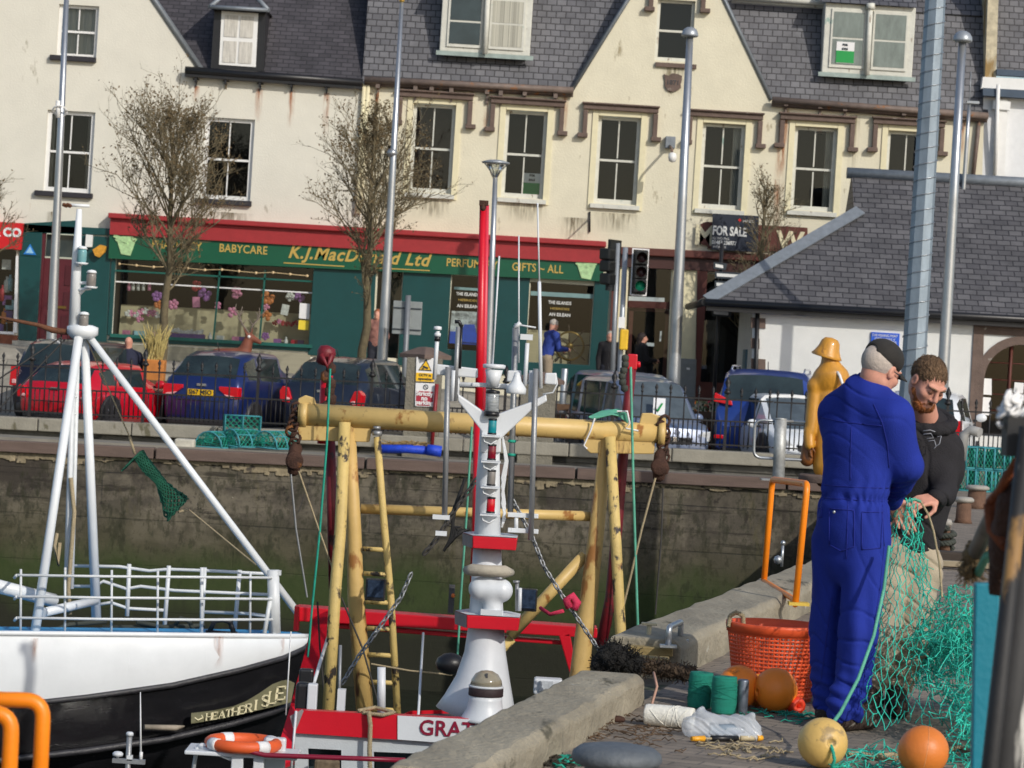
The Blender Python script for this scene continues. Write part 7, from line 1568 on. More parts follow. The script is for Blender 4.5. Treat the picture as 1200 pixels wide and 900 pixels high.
q=MB(); q.tube([P(77,240,TY),P(105,241.5,TY)],.02,5); q.build('mast_crossbar',gw,b1)
q=MB(); 
for i in range(6): q.ball(P(75+i*1.4,240+((i*7)%3)*.6,TY-.02),.028,6)
q.build('crossbar_fitting',mat('rusty_brown',S(96,60,38),.8,var=.4,vscale=12,bump=.4),b1)
lampg=glass('ship_lamp_glass',(.8,.88,.85),.2,.1); teal_l=mat('teal_lens',S(110,160,165),.2,var=.2,bump=0); grey_l=mat('grey_lens',S(130,125,120),.25,var=.3,bump=0)
for x,y,mt,nm in ((96,300,teal_l,'navigation_lamp'),(107,328,grey_l,'navigation_lamp'),(98,377,grey_l,'navigation_lamp')):
    q=MB(); c=P(x,y,TY-.1); q.lathe([(.055,-.085),(.062,-.05),(.062,.05),(.055,.085)],c,12); lo_=q.build(nm,mt,b1)
    q=MB(); q.lathe([(.05,.085),(.07,.09),(.05,.12),(0,.13)],c,12); q.lathe([(.07,-.11),(.09,-.085),(.05,-.08)],c,12); q.tube([c-Vector((0,0,.11)),P(88,y+12,TY-.02)],.02,5); q.build('lamp_bracket',gw,lo_)
q=MB(); q.tube([P(88,332,TY),P(110,331,TY-.05)],.022,6); q.tube([P(90,348,TY),P(103,335,TY-.05)],.022,6); q.build('lamp_arm',gw,b1)
q=MB(); q.tube([P(-10,685,38.0),P(64,704,38.7)],.085,8); q.tube([P(50,718,38.2),P(112,704,39.2)],.06,8); q.build('boom',gw,b1)
q=MB(); q.tube([P(-60,366,38.5),P(0,372,38.7),P(45,381,38.8),P(62,387,38.9),P(80,389,39)],[.02,.02,.03,.045,.04],6); q.build('stay_wire',MATS['rusty_brown'],b1)
for i,(a,b_) in enumerate((((100,394,39),(152,512,39.4)),((221,597,39.6),(300,662,39.3)),((72,395,39),(-40,470,38.6)),((76,398,39),(-40,520,38.6)),((72,392,39),(68,455,39)))):
    q=MB(); q.tube([P(*a),P(*b_)],.010,4,cap=False); q.build('stay_line',ropem if i<2 else mat('dark_line',S(60,58,56),.8),b1)
q=MB(); q.tube([P(83,560,38.9),P(87,600,38.85),P(84,640,38.8),P(80,690,38.8),P(82,720,38.8)],.03,5); q.tube([P(67,625,38.9),P(64,640,38.85),P(68,662,38.9),P(70,636,38.9)],.025,5); q.build('hanging_rope',ropem,b1)
q=MB(); 
for (xs_,yy) in (((120,736),(240,733)),((160,730),(228,737))): q.tube([P(xs_[0],xs_[1]-1,39),P((xs_[0]+yy[0])/2,735,39.1),P(*yy,39.2)],.03,6)
q.tube([P(60,740,38.4),P(80,732,38.7),P(125,728,39)],.03,5); q.tube([P(205,733,39),P(212,724,39),P(222,728,39),P(226,737,39)],.03,5); q.build('deck_rope',mat('dark_rope',S(62,66,60),.9,var=.2,bump=.4),b1)
q=MB(); c=P(260,738,38.7); q.tube([c+Vector((-.16,0,-.05)),c+Vector((-.1,0,.1)),c+Vector((0,0,.13)),c+Vector((.1,0,.1)),c+Vector((.16,0,-.05))],.035,6); q.tube([c+Vector((-.2,0,-.05)),c+Vector((.2,0,-.05))],.04,6); q.build('fairlead',black,b1)
# drying green net hung on the stay
def lattice_tube(pts,radii,n,mt,name,parent,r=.007,twist=.0,flat=1.0):
    q=MB(); pts=[Vector(p) for p in pts]; rings=[]; 
    t0=(pts[-1]-pts[0]).normalized(); a=t0.cross(Vector((0,1,0))).normalized(); b_=t0.cross(a); rr=random.Random(2)
    for i,p in enumerate(pts): rings.append([p+(a*math.cos(2*math.pi*(k+.5*(i%2))/n)+b_*math.sin(2*math.pi*(k+.5*(i%2))/n)*flat)*radii[i]*rr.uniform(.85,1.12) for k in range(n)])
    for i in range(len(pts)-1):
        for k in range(n):
            q.tube([rings[i][k],rings[i+1][(k+(0 if i%2==0 else 0))%n]],r,3,cap=False); q.tube([rings[i][k],rings[i+1][(k-1 if i%2==0 else k+1)%n]],r,3,cap=False)
    return q.build(name,mt,parent)
ctr=[(150,544,13),(155,540,11),(158,536,10),(163,533,8),(168,541,8),(174,549,8),(181,556,7),(187,563,6),(191,571,8),(196,579,12),(201,587,16),(207,594,19),(209,600,20)]
pts=[];rad_=[]
for i in range(len(ctr)-1):
    for k in range(3): f=k/3; pts.append(P(ctr[i][0]*(1-f)+ctr[i+1][0]*f,ctr[i][1]*(1-f)+ctr[i+1][1]*f,39.4)); rad_.append((ctr[i][2]*(1-f)+ctr[i+1][2]*f)/92*.9)
dn=thing('hanging_net','small dark green net bag hung on a line above the white railings','net',P(186,563,39.4)); dgn=mat('dark_green_net',S(24,92,70),.8,var=.25)
lattice_tube(pts,rad_,14,dgn,'mesh',dn,.011,flat=.5)
q=MB(); q.tube([P(152,512,39.4),P(158,532,39.4)],.02,5); q.tube([P(209,600,39.4),P(221,597,39.5)],.02,5); q.build('tie_cord',ropem,dn)

# ================================================================ boat two: red, white and yellow trawler
gyel=mat('yellow_gantry_paint',S(204,174,110),.45,var=.08,vscale=3,bump=.15,bscale=15,spot=[((.16,.07,.025),.60,2.2,(1.5,1,.5)),((.30,.13,.03),.60,5,(1,1,.6)),((.10,.05,.03),.66,11,(1,1,1))])
gyels=mat('speckled_yellow_paint',S(206,180,112),.6,var=.12,vscale=6,bump=.3,spot=[((.045,.035,.03),.56,8,(1,1,.7)),((.30,.15,.05),.64,4,(1,1,1))])
rustm=mat('dark_rusty_iron',S(72,48,38),.85,.2,var=.4,vscale=10,bump=.6,spot=((.25,.10,.03),.58,6,(1,1,1))); redb=mat('red_boat_paint',S(200,18,38),.35,var=.08,vscale=2,bump=.08,spot=((.25,.05,.04),.72,6,(1,1,1))); redd=mat('faded_maroon_paint',S(110,24,34),.5,var=.25,bump=.2,spot=((.05,.02,.02),.6,6,(1,1,1)))
mwh=mat('white_mast_paint',S(212,216,220),.4,var=.07,vscale=3,bump=.06,spot=((.38,.34,.3),.68,5,(1,1,.5))); galp=mat('antenna_grey',S(150,152,154),.45,.5,var=.1)
b2=thing('trawler','red white and yellow trawler with steel gantry and tall instrument mast beside the quay','boat',(0,30,WL))
# hull
q=MB(); q.cs=False
pl=[(-3.9,14),(-3.7,22),(-2.4,26.9),(-1.6,30),(-.9,33.5),(.6,34.6),(2.2,33.8),(3.0,30),(2.2,24),(1.4,20),(-.2,14)]
tp=[(x,y,-2.3) for x,y in pl]; bt=[(x*.92,y,WL-.4) for x,y in pl]; n=len(pl); q.add(tp+bt,[(i,i+n,(i+1)%n+n,(i+1)%n) for i in range(n)]); hu=q.build('hull',redb,b2)
q=MB(); q.add([(x,y,-2.34) for x,y in pl],[tuple(range(n))]); q.build('deck',mat('grey_green_deck',S(70,82,78),.7,var=.2),b2)
# gantry
GY=31.0
def yt(name,pts,r,mt=gyel,n=14): q=MB(); q.tube(pts,r,n); return q.build(name,mt,b2)
xb=yt('gantry_crossbar',[P(350,485,GY),P(560,497,GY),P(772,508,GY)],[13.5/ppm(GY),12/ppm(GY),11.5/ppm(GY)],n=20)
for pts in ([(347,498),(353,516),(433,518),(436,500)],[(683,511),(686,526),(692,531),(766,532),(768,514)],[(347,484),(350,467),(358,463),(368,466),(372,478)],[(748,500),(752,484),(764,484),(780,490),(783,515),(766,518)]):
    q=MB(); q.prism(xz(pts,GY),GY-.04,GY+.04); q.build('bracket_plate',gyel,b2,bevel=.01)
for x,y in ((352,486),(771,508)): 
    q=MB(); q.lathe([(.07,-.0),(.125,.0),(.125,.07),(.07,.07)],P(x,y,GY),18,(1,0,0)); q.build('crossbar_flange',gyel,b2)
gyr=mat('rusted_yellow_paint',S(200,168,104),.55,var=.1,vscale=3,bump=.25,bscale=15,spot=[((.14,.06,.03),.55,1.8,(1.6,1,.45)),((.34,.15,.04),.56,4,(1,1,.5))])
yt('gantry_leg',[P(409,498,GY),P(415,620,GY),P(417,700,GY),P(429,850,GY)],[7.5/ppm(GY),8.5/ppm(GY),10/ppm(GY),10.5/ppm(GY)],gyr)
yt('gantry_leg',[P(711,514,GY),P(697,640,GY),P(679,792,GY),P(677,805,GY)],[8/ppm(GY),9.5/ppm(GY),12/ppm(GY),13/ppm(GY)],gyr)
yt('gantry_brace_pipe',[P(404,495,GY-.15),P(399,620,GY-.25),P(393,690,GY-.4),P(384,845,GY-.6)],7/ppm(GY),gyels)
yt('gantry_brace_pipe',[P(715,512,GY-.1),P(722,640,GY-.25),P(728,755,GY-.3),P(729,775,GY-.3)],6.5/ppm(GY),gyels)
yt('gantry_lower_bar',[P(423,596,GY+.1),P(560,601,GY+.1),P(692,605,GY+.1)],6/ppm(GY))
yt('gantry_diagonal',[P(598,745,GY+.1),P(686,650,GY+.1)],7/ppm(GY)); yt('gantry_diagonal',[P(520,828,GY+.2),P(600,748,GY+.15)],6/ppm(GY),gyels)
ladd=yt('ladder_rail',[P(442,512,GY-.1),P(449,600,GY-.1),P(458,700,GY-.1),P(466,838,GY-.1)],4.2/ppm(GY),gyels)
q=MB(); q.lathe([(.03,-.02),(.05,-.02),(.05,.02),(.03,.03)],P(442,508,GY-.1),10); q.lathe([(.04,0),(.04,.03)],P(441.5,503,GY-.1),10); q.build('rail_cap',galp,ladd)
for y in (644,673,706,737,768,800,832):
    f=(y-512)/326; x1=442+24*f+1; x0=409+ (y-498)/352*20+8; q=MB(); q.tube([P(x0,y-1,GY-.05),P(x1,y+.5,GY-.1)],3/ppm(GY),6); q.build('ladder_rung',gyels,ladd)
# rusty hanging blocks and shackles at both ends
r=random.Random(6)
for ex,ey,bx,by,w_ in ((345,500,345,538,15),(777,515,773,545,13)):
    q=MB()
    for i in range(9):
        a=P(ex+r.uniform(-4,4),ey-22+i*7,GY-.05); q.tube([a+Vector((.05*math.cos(t_),.03*math.sin(t_*2),.055*math.sin(t_))) for t_ in [k*math.pi/4 for k in range(9)]],.016,5)
    q.build('shackle_chain',rustm,b2)
    q=MB(); q.lathe([(0.02,-.17),(.06,-.14),(.075,-.02),(.06,.12),(.02,.17)],P(bx,by,GY-.05),10); q.lathe([(.07,-.04),(.09,-.03),(.09,.03),(.07,.04)],P(bx,by+2,GY-.1),14,(0,1,0)); q.build('pulley_block',rustm,b2)
# maroon poles behind
yt('derrick_pole',[P(379,520,GY+.5),P(383,440,GY+.5)],7.5/ppm(GY),redb); yt('derrick_pole',[P(387,515,GY+.5),P(391,690,GY+.6)],6/ppm(GY),redd)
q=MB(); q.lathe([(.05,-.11),(.085,-.09),(.09,-.02),(.10,.03),(.08,.08),(.02,.10)],P(382,416,GY+.45),14,(.2,0,1)); q.tube([P(376,415,GY+.3),P(384,430,GY+.3),P(389,415,GY+.3)],.03,6); q.build('pole_head',redd,b2)
q=MB()
for i in range(7): q.ball(P(384+r.uniform(-6,6),432+i*9,GY+.3),.06,7,(1,.6,1.2))
q.build('sheave_cluster',rustm,b2)
yt('derrick_pole',[P(740,432,GY+.4),P(735,480,GY+.4),P(728,560,GY+.4),P(716,700,GY+.4),P(704,758,GY+.4)],[6/ppm(GY),6/ppm(GY),6.5/ppm(GY),7/ppm(GY),7/ppm(GY)],redd)
q=MB(); q.box(P(741,424,GY+.4),(.10,.1,.16)); q.lathe([(.02,0),(.035,0),(.035,.04),(.02,.04)],P(746,427,GY+.4),8,(1,0,0)); q.build('pole_head',redb,b2,bevel=.015)
q=MB()
for i in range(6): q.ball(P(731+r.uniform(-2.5,2.5),420+i*7,GY+.25),.045,7)
q.build('sheave_cluster',MATS['dark_rope'],b2)
# tall red boom and its lower part
yt('red_boom',[P(566,237,30.3),P(563,400,30.3),P(561,480,30.3)],[4/ppm(30.3),4.8/ppm(30.3),5/ppm(30.3)],redb,10); yt('red_boom',[P(571,240,30.35),P(568,400,30.35),P(566,480,30.35)],[2.2/ppm(30.3),2.8/ppm(30.3),3/ppm(30.3)],mat('pink_red_edge',S(205,60,80),.4,bump=.05),8)
yt('red_boom',[P(561,480,30.3),P(559,600,30.3),P(556,700,30.3)],6/ppm(30.3),redb,10)
q=MB(); q.box(P(567,238,30.25),(.09,.08,.05)); q.ball(P(566,244,30.2),.03,8); q.build('boom_head',rustm,b2)
# ropes
for nm,mt,pts,w_ in (('teal_rope',netg,[(387,432),(383,520),(375,620),(365,720),(361,770)],.012),('teal_rope',netp,[(739,430),(742,560),(745,660),(748,752)],.014),('teal_rope',netp,[(553,500),(547,600),(540,700),(535,790)],.012),('wire_rope',galp,[(341,556),(347,620),(360,700)],.010),('wire_rope',ropem,[(350,552),(370,610),(391,670),(400,690)],.010),('wire_rope',MATS['dark_line'],[(364,560),(350,600)],.004),('wire_rope',ropem,[(768,560),(752,620),(738,680),(722,745)],.012),('wire_rope',MATS['dark_line'],[(777,572),(775,630),(768,720)],.009),('wire_rope',MATS['dark_line'],[(400,700),(425,760),(445,830)],.010),('wire_rope',ropem,[(435,778),(480,786),(530,791)],.010),('wire_rope',MATS['dark_line'],[(372,705),(375,760),(382,835)],.010),('white_cord',signw,[(697,490),(692,505),(684,522),(688,526)],.010),('white_cord',signw,[(723,482),(735,482),(738,496),(733,502),(748,505)],.010)):
    q=MB(); yy=GY-.25 if nm!='white_cord' else GY-.15; q.tube([P(x,y,yy) for x,y in pts],w_,5,cap=False); q.build(nm,mt,b2)
q=MB()
for k in range(7): q.tube([P(690+k,489+k*.3,GY-.1),P(705+2*k,482+k*.6,GY-.05-.02*k),P(725,480+k*1.2,GY-.1),P(736,486+k*1.6,GY-.1)],.009,4,cap=False)
q.build('teal_rope_bundle',netp,b2)
def chain(px,Y,mt,name,link=.065,r=.010):
    pts=[P(x,y,Y) for x,y in px]; q=MB(); L=[0]
    for a,b_ in zip(pts[:-1],pts[1:]): L.append(L[-1]+(b_-a).length)
    n=int(L[-1]/link)
    for i in range(n):
        d=(i+.5)*link; j_=max(k for k in range(len(L)) if L[k]<=d); j_=min(j_,len(pts)-2); t_=(pts[j_+1]-pts[j_]).normalized(); p=pts[j_]+t_*(d-L[j_]); a=t_.orthogonal().normalized(); a.rotate(Matrix.Rotation((i%2)*math.pi/2,3,t_)); 
        q.tube([p+t_*math.cos(k*math.pi/4)*link*.68+a*math.sin(k*math.pi/4)*link*.30 for k in range(9)],r,4,cap=False)
    return q.build(name,mt,b2)
chain([(560,560),(545,582),(530,602),(512,632),(492,655)],29.8,MATS['dark_line'],'chain',.07,.012); chain([(482,672),(470,700),(445,735),(420,770),(397,808)],29.0,galp,'chain'); chain([(600,585),(622,625),(638,665),(662,703),(684,735),(706,768)],29.6,galp,'chain')
q=MB()
for k in range(5): q.tube([P(545-k*3,560+k*8,29.9),P(533-k*2,600+k*4,29.9),P(528+k*3,630-k*3,29.9),P(520+k*4,646-k*5,29.9),P(534+k*4,620,29.9)],.014,4,cap=False)
q.build('black_cable_bunch',mat('black_cable',(.015,.015,.016),.6,bump=0),b2)
q=MB(); q.tube([P(668,712,29.6),P(664,703,29.6),P(671,699,29.6),P(676,706,29.6),P(672,714,29.6)],.045,7); q.tube([P(633,712,29.8),P(645,720,29.7),P(660,716,29.6)],.02,5); q.build('pink_rope_hitch',mat('pink_red_rope',S(205,50,85),.8,var=.2,bump=.4),b2)
# red frame of the wheelhouse roof edge and the rear bar
q=MB(); q.prism(xz([(347,711),(700,736),(700,748),(348,728)],33.0),33.0,33.35); q.prism(xz([(388,731),(660,752),(660,757),(388,737)],33.0),33.1,33.3); q.prism(xz([(655,745),(668,742),(676,790),(668,790)],33.0),33.0,33.2); fr=q.build('rear_beam',redb,b2,bevel=.01)
q=MB(); LL=[P(366,724,32.97),P(359,758,32.6),P(340,828,32.1),P(317,905,31.6)]; RR=[P(388,714,32.97),P(383,758,32.6),P(357,828,32.1),P(341,905,31.6)]
for i in range(3):
    for e,rv in ((V((0,0,0)),0),(V((0,.12,.0)),1)):
        f_=[LL[i]+e,RR[i]+e,RR[i+1]+e,LL[i+1]+e]; q.add(f_,[(3,2,1,0) if not rv else (0,1,2,3)])
    q.quad(RR[i],RR[i]+V((0,.12,0)),RR[i+1]+V((0,.12,0)),RR[i+1]); q.quad(LL[i+1],LL[i+1]+V((0,.12,0)),LL[i]+V((0,.12,0)),LL[i]); q.build('side_plate',redb,b2)
q=MB(); q.tube([P(385,745,31),P(368,800,28.1)],.018,5); q.build('edge_bead',mwh,b2); q=MB(); q.tube([P(347,833,26.45),P(341,905,26.4)],.012,4); q.build('edge_bead',mwh,b2)
q=MB(); q.box(P(348,724,32.9),(.05,.2,.26)); q.build('end_plate',redb,b2)
FFY=26.5
q=MB(); q.prism(xz([(346,832),(700,850),(700,882),(344,859)],FFY),FFY,FFY+.12); ff=q.build('wheelhouse_fascia',redb,b2)
q=MB(); q.prism(xz([(466,838.4),(640,847.5),(640,879),(466,866.4)],FFY),FFY-.012,FFY-.001); q.build('name_panel',mwh,ff)
mred=mat('maroon_letter',S(135,20,50),.4,bump=0); X_=(P(600,868,FFY)-P(500,862,FFY)).normalized(); Z_=Vector((-X_.z,0,X_.x)); textmesh('GRATITUDE',.185,mred,'boat_name',ff,P(491,853,FFY-.02),X_,Z_,bold=.003,align='LEFT',space=1.02,xs=.98,ext=.003)
q=MB(); a,b_=P(346,832,FFY),P(700,850,FFY); e=V((0,.1,-.22)); q.quad(a+e,b_+e,b_+V((0,1.0,-.26)),a+V((0,1.0,-.26))); q.build('wheelhouse_roof',mat('dark_red_roof',S(70,20,26),.7,var=.2),b2)
q=MB(); X0=xz([(345,860),(700,884),(700,1010),(345,990)],FFY)
wins=[[(361,900),(361,877),(399,879),(399,915)],[(438,915),(438,880),(455,881),(455,915)]]
wins=[xz(list(reversed([(361,940),(400,942),(400,879),(361,877)]))[::1],FFY+.05),xz(list(reversed([(438,944),(489,946),(489,883),(438,881)])),FFY+.05)]
holed(q,[(X0[3][0],X0[3][1]),(X0[2][0],X0[2][1]),(X0[1][0],X0[1][1]),(X0[0][0],X0[0][1])],wins,FFY+.05,.08); wh_=q.build('wheelhouse_wall',mat('grey_white_cabin',S(190,196,200),.5,var=.08,spot=((.35,.15,.06),.72,5,(1,1,1))),b2)
q=MB(); q.quad(P(355,870,FFY+.3),P(500,880,FFY+.3),P(500,960,FFY+.3),P(355,955,FFY+.3)); q.build('wheelhouse_window',dkp,b2)
q=MB(); q.box(P(383,897,FFY-.1),(.22,.1,.12)); q.build('window_clutter',mat('clutter_brown',S(110,95,75),.8,var=.5,vscale=14),b2,bevel=.03)
q=MB(); s_=P(347,833,FFY-.01); q.prism(xz([(340,839),(354,831),(356,833),(346,858),(343,851)],FFY),FFY-.02,FFY-.005); q.build('corner_gusset',mat('worn_grey_steel',S(140,130,130),.6,var=.2),ff)
# rope coil over the fascia
def twist_rope(pts,r,mt,name,parent,pitch=.05):
    pts=[Vector(p) for p in pts]; q=MB(); L=0; dens=[pts[0]]
    for a,b_ in zip(pts[:-1],pts[1:]):
        n=max(1,int((b_-a).length/(pitch/5))); dens+= [a.lerp(b_,(i+1)/n) for i in range(n)]
    if len(dens)>900: dens=dens[::max(1,len(dens)//900)]
    t0=(dens[1]-dens[0]).normalized(); a=t0.orthogonal().normalized(); d=0
    st_=[[],[],[]]
    for i,p in enumerate(dens):
        t_=(dens[min(i+1,len(dens)-1)]-dens[max(0,i-1)]).normalized(); a=(a-t_*a.dot(t_)).normalized(); b_=t_.cross(a)
        if i: d+=(p-dens[i-1]).length
        for k in range(3): q_=d/pitch*2*math.pi/1.0+k*2.094; st_[k].append(p+(a*math.cos(q_)+b_*math.sin(q_))*r*.5)
    for k in range(3): q.tube(st_[k],r*.58,5,cap=True)
    return q.build(name,mt,parent)
twist_rope([P(432,834,FFY-.05),P(434,850,FFY-.06),P(433,880,FFY-.06),P(434,912,FFY-.06)],.022,ropem,'rope_fall',b2); twist_rope([P(420,833,FFY-.0),P(440,829,FFY+.15),P(462,835,FFY+.02),P(448,838,FFY-.02),P(425,835,FFY+.0)],.018,ropem,'rope_loop',b2)
q=MB(); q.tube([P(447,782,27),P(447,838,27)],.038,10); q.build('vent_pipe',mwh,b2); q=MB(); q.tube([P(496,742,29.5),P(490,842,27)],.012,6); q.build('stay_rod',mwh,b2)
q=MB(); q.box(P(400,822,27.0),(.07,.1,.22)); q.build('white_bracket',mwh,b2); 
q=MB(); q.tube([P(399,756,27.3),P(397,836,27.2)],.015,5); q.build('thin_rod',galp,b2)
q=MB(); q.box(P(359,792,27.6),(.13,.12,.13)); q.build('loud_hailer',black,b2,bevel=.02); q=MB(); q.box(P(355,816,27.0),(.13,.16,.25)); fl=q.build('floodlight',black,b2,bevel=.03); q=MB(); q.box(P(366,817,26.95),(.085,.12,.24)); q.build('floodlight_side',mwh,fl,bevel=.01)
# mast base and column
MY=27.2; pm_=ppm(MY)
mb_=MB(); mb_.tube([P(557,840,MY),P(562,822,MY),P(566,795,MY),P(568.5,765,MY),P(569.5,738,MY),P(570,700,MY),P(571,640,MY)],[48/pm_,42/pm_,32/pm_,24.5/pm_,21.5/pm_,19/pm_,16.5/pm_],20); mb_.build('mast_base',mwh,b2)
q=MB(); q.tube([P(571,640,MY),P(572,560,MY),P(574,500,MY)],[16/pm_,14/pm_,11.5/pm_],18); q.build('mast_column',mwh,b2)
def platform(xl,xr,yt_,h_,nm):
    c=P((xl+xr)/2,yt_,MY); w_=(xr-xl)/pm_; pts=[(-w_*.62,.05),(-w_*.40,-.30),(w_*.5,-.30),(w_*.52,.10),(w_*.3,.3),(-w_*.4,.3)]; q=MB(); n=6; hh=h_/pm_; tp_=[(c.x+x,MY+y,c.z) for x,y in pts]; bt_=[(c.x+x*.97,MY+y,c.z-hh) for x,y in pts]
    q.add(tp_+bt_,[tuple(range(n,2*n))]+[(i,(i+1)%n,(i+1)%n+n,i+n) for i in range(n)]+[tuple(range(n-1,-1,-1))]); o=q.build(nm,redb,b2,bevel=.006); q=MB(); q.add([(x,y,z_+.006) for x,y,z_ in tp_],[tuple(range(n))]); q.build('platform_top',mwh,o); q=MB(); a,b_=tp_[0],tp_[1]; c_,d=bt_[0],bt_[1]; e=V((-.004,-.006,0)); q.quad(V(c_)+e,V(d)+e,V(b_)+e,V(a)+e); q.build('worn_face',MATS['worn_grey_steel'],o); return o
platform(541,609,719,15,'mast_platform'); platform(549,606,627,14,'mast_platform')
q=MB(); q.prism(xz([(536,461),(568,483),(572,487),(586,484),(624,470),(640,462),(641,470),(622,481),(587,514),(587,530),(563,530),(563,503),(537,470)],MY),MY-.10,MY+.10); q.build('mast_yoke',mwh,b2,bevel=.012)
# bumper roll, round box, small parts
q=MB(); q.tube([P(546,668,MY-.2),P(553,668,MY-.27),P(572,669,MY-.3),P(592,670,MY-.27),P(600,671,MY-.2)],[.035,.055,.05,.055,.03],12); q.build('padded_roll',mat('beige_canvas',S(176,168,152),.85,var=.12,bump=.3),b2)
s=SDF(P(548,725,MY-.55),P(600,674,MY+.1),.012); s=SDF((P(548,700,MY).x,MY-.5,P(570,725,MY).z),(P(600,700,MY).x,MY+.1,P(570,672,MY).z),.010)
s.cone(P(563,690,MY-.2),P(587,692,MY-.2),.105,.105,.02); s.cone(P(576,700,MY-.2),P(577,716,MY-.2),.075,.085,.04); s.cone(P(572,676,MY-.2),P(574,690,MY-.2),.06,.09,.03); sdf_obj(s,'winch_housing',mwh,b2)
q=MB(); q.box(P(576,717,MY-.2),(.19,.2,.05)); q.build('winch_foot',mwh,b2)
q=MB(); q.tube([P(606,683,MY),P(606,716,MY)],.018,7); q.lathe([(.03,0),(.03,.02)],P(605,683,MY),10); q.build('vent_tube',galp,b2); q=MB(); q.tube([P(609.5,689,MY-.05),P(609,716,MY-.05)],.017,7); q.build('vent_tube',mwh,b2)
q=MB(); q.box(P(619,703,29.5),(.17,.05,.22)); mo=q.build('work_lamp',black,b2,bevel=.01); q=MB(); q.box(P(619,702,29.46),(.14,.01,.18)); q.build('lamp_glass',mat('blue_grey_lens',S(44,56,74),.1,var=.5,vscale=20,bump=0),mo)
q=MB(); q.box(P(440,691,30.6),(.20,.08,.22)); mo=q.build('work_lamp',black,b2,bevel=.01); q=MB(); q.box(P(440,690,30.55),(.16,.01,.17)); q.build('lamp_glass',MATS['blue_grey_lens'],mo)
q=MB(); q.box(P(642,804,30.4),(.28,.2,.16)); mo=q.build('deck_light_box',mwh,b2,bevel=.02); q=MB(); q.box(P(640,804,30.28),(.13,.02,.1)); q.build('light_lens',MATS['headlight_glass'],mo)
q=MB(); q.box(P(529,702,MY+.1),(.05,.08,.25)); q.build('lamp_stand',mat('worn_dark_steel',S(70,70,72),.6,var=.3),b2); q=MB(); q.ball(P(531,698,MY+.02),.022,7); q.build('amber_lamp',mat('amber_lens',S(210,110,40),.3,bump=0),b2)
# searchlight dome
c=P(569,818,MY-.55); mm=ppm(MY-.55); q=MB(); q.lathe([(.22,-.20),(.20,-.17),(.16,-.10),(.145,-.02),(.145,.02)],c,22); sd_=q.build('searchlight_body',mwh,b2); q=MB(); q.lathe([(.15,.02),(.152,.025),(.152,.085),(.148,.09)],c,22); q.build('rubber_band',mat('dark_rubber',S(50,36,38),.7),sd_); q=MB(); q.lathe([(.15,.09),(.154,.10),(.15,.11)],c,22); q.build('rim_ring',mwh,sd_)
q=MB(); q.lathe([(.143,.11),(.132,.16),(.10,.21),(.05,.238),(.0,.245)],c,20); q.build('dome',mat('smoked_dome',S(150,142,122),.12,var=.25,vscale=8,bump=0,coat=.5),sd_); q=MB(); q.box(c+V((0,-.10,.17)),(.018,.03,.11)); q.build('dome_rib',MATS['worn_dark_steel'],sd_)
# stack of navigation lights up the column
for y,mt,hh in ((500,mat('teal_green_lens',S(20,130,140),.2,bump=0,coat=.5),9),(530,mat('dark_red_lens',S(120,14,34),.2,bump=0,coat=.5),9),(560,grey_l,9),(592,mat('red_lens',S(200,16,34),.2,bump=0,coat=.5),9)):
    x=577-(y-500)*.02; c=P(x,y,MY-.28); q=MB(); q.lathe([(.036,-.055),(.038,-.05),(.038,.05),(.036,.055)],c,12); l_=q.build('navigation_light',mt,b2); q=MB(); q.lathe([(.03,.055),(.04,.056),(.04,.07),(0,.075)],c,12); q.lathe([(.040,-.07),(.042,-.055),(.03,-.055)],c,12); q.build('light_cap',black if hh else 0,l_)
    q=MB(); cc=P(x-1,y+11,MY-.22); q.box(cc,(.17,.28,.012)); q.tube([cc+V((-.07,-.1,0)),cc+V((-.06,-.1,-.05)),cc+V((0,-.1,-.07)),cc+V((.05,-.1,-.03))],.008,4); q.build('light_shelf',mwh,l_)
q=MB()
for k in range(4): q.tube([P(588+k,505+k*5,MY),P(592+k,540,MY),P(588,560+k*10,MY),P(592,590+k*6,MY),P(588,618,MY)],.008,4,cap=False)
q.build('white_cable',mwh,b2)
# big lantern on yoke
c=P(577,471,MY-.12); q=MB(); q.lathe([(.055,-.085),(.06,-.08),(.06,.07),(.055,.075)],c,14); l_=q.build('mast_lantern',mat('clear_lens',S(150,155,158),.1,var=.5,vscale=14,bump=0,stretch=(1,1,6)),b2); q=MB(); q.lathe([(.06,.075),(.068,.08),(.06,.10),(0,.11)],c,12); q.build('lantern_cap',black,l_); q=MB(); q.lathe([(.07,-.125),(.07,-.09),(.05,-.085)],c,12); q.build('lantern_base',black,l_)
# cross arms
for pts in ([(508,426),(560,432),(560,443),(507,439)],[(595,434),(611,434),(611,448),(594,447)],[(639,437),(652,437),(652,451),(638,450)],[(553,448),(600,450),(600,456),(553,453)]): q=MB(); q.prism(xz(pts,MY),MY-.05,MY+.03); q.build('cross_arm',mwh,b2,bevel=.012)
q=MB(); q.tube([P(534,450,MY),P(560,451,MY),P(600,453,MY)],.022,6); q.tube([P(534,440,MY),P(533,466,MY)],.04,8); q.tube([P(624,434,MY),P(623,476,MY)],.032,8); q.build('arm_frame',mwh,b2)
q=MB(); q.lathe([(.09,0),(.10,.01),(.10,.035),(.08,.04)],P(579,432,MY-.1),16); q.lathe([(.045,-.16),(.08,-.01)],P(579,432,MY-.1),14); q.build('antenna_base',mwh,b2)
c=P(605,455,MY-.2); q=MB(); q.lathe([(.085,-.05),(.088,-.03),(.088,0),(.075,.02),(.045,.06),(.03,.11),(.022,.14)],c,18); q.build('satellite_dome',mwh,b2)
def ant(x0,y0,x1,y1,w_,mt=galp,Y=MY-.1,nm='antenna'): q=MB(); q.tube([P(x0,y0,Y),P(x1,y1,Y)],w_/2/ppm(Y),8); return q.build(nm,mt,b2)
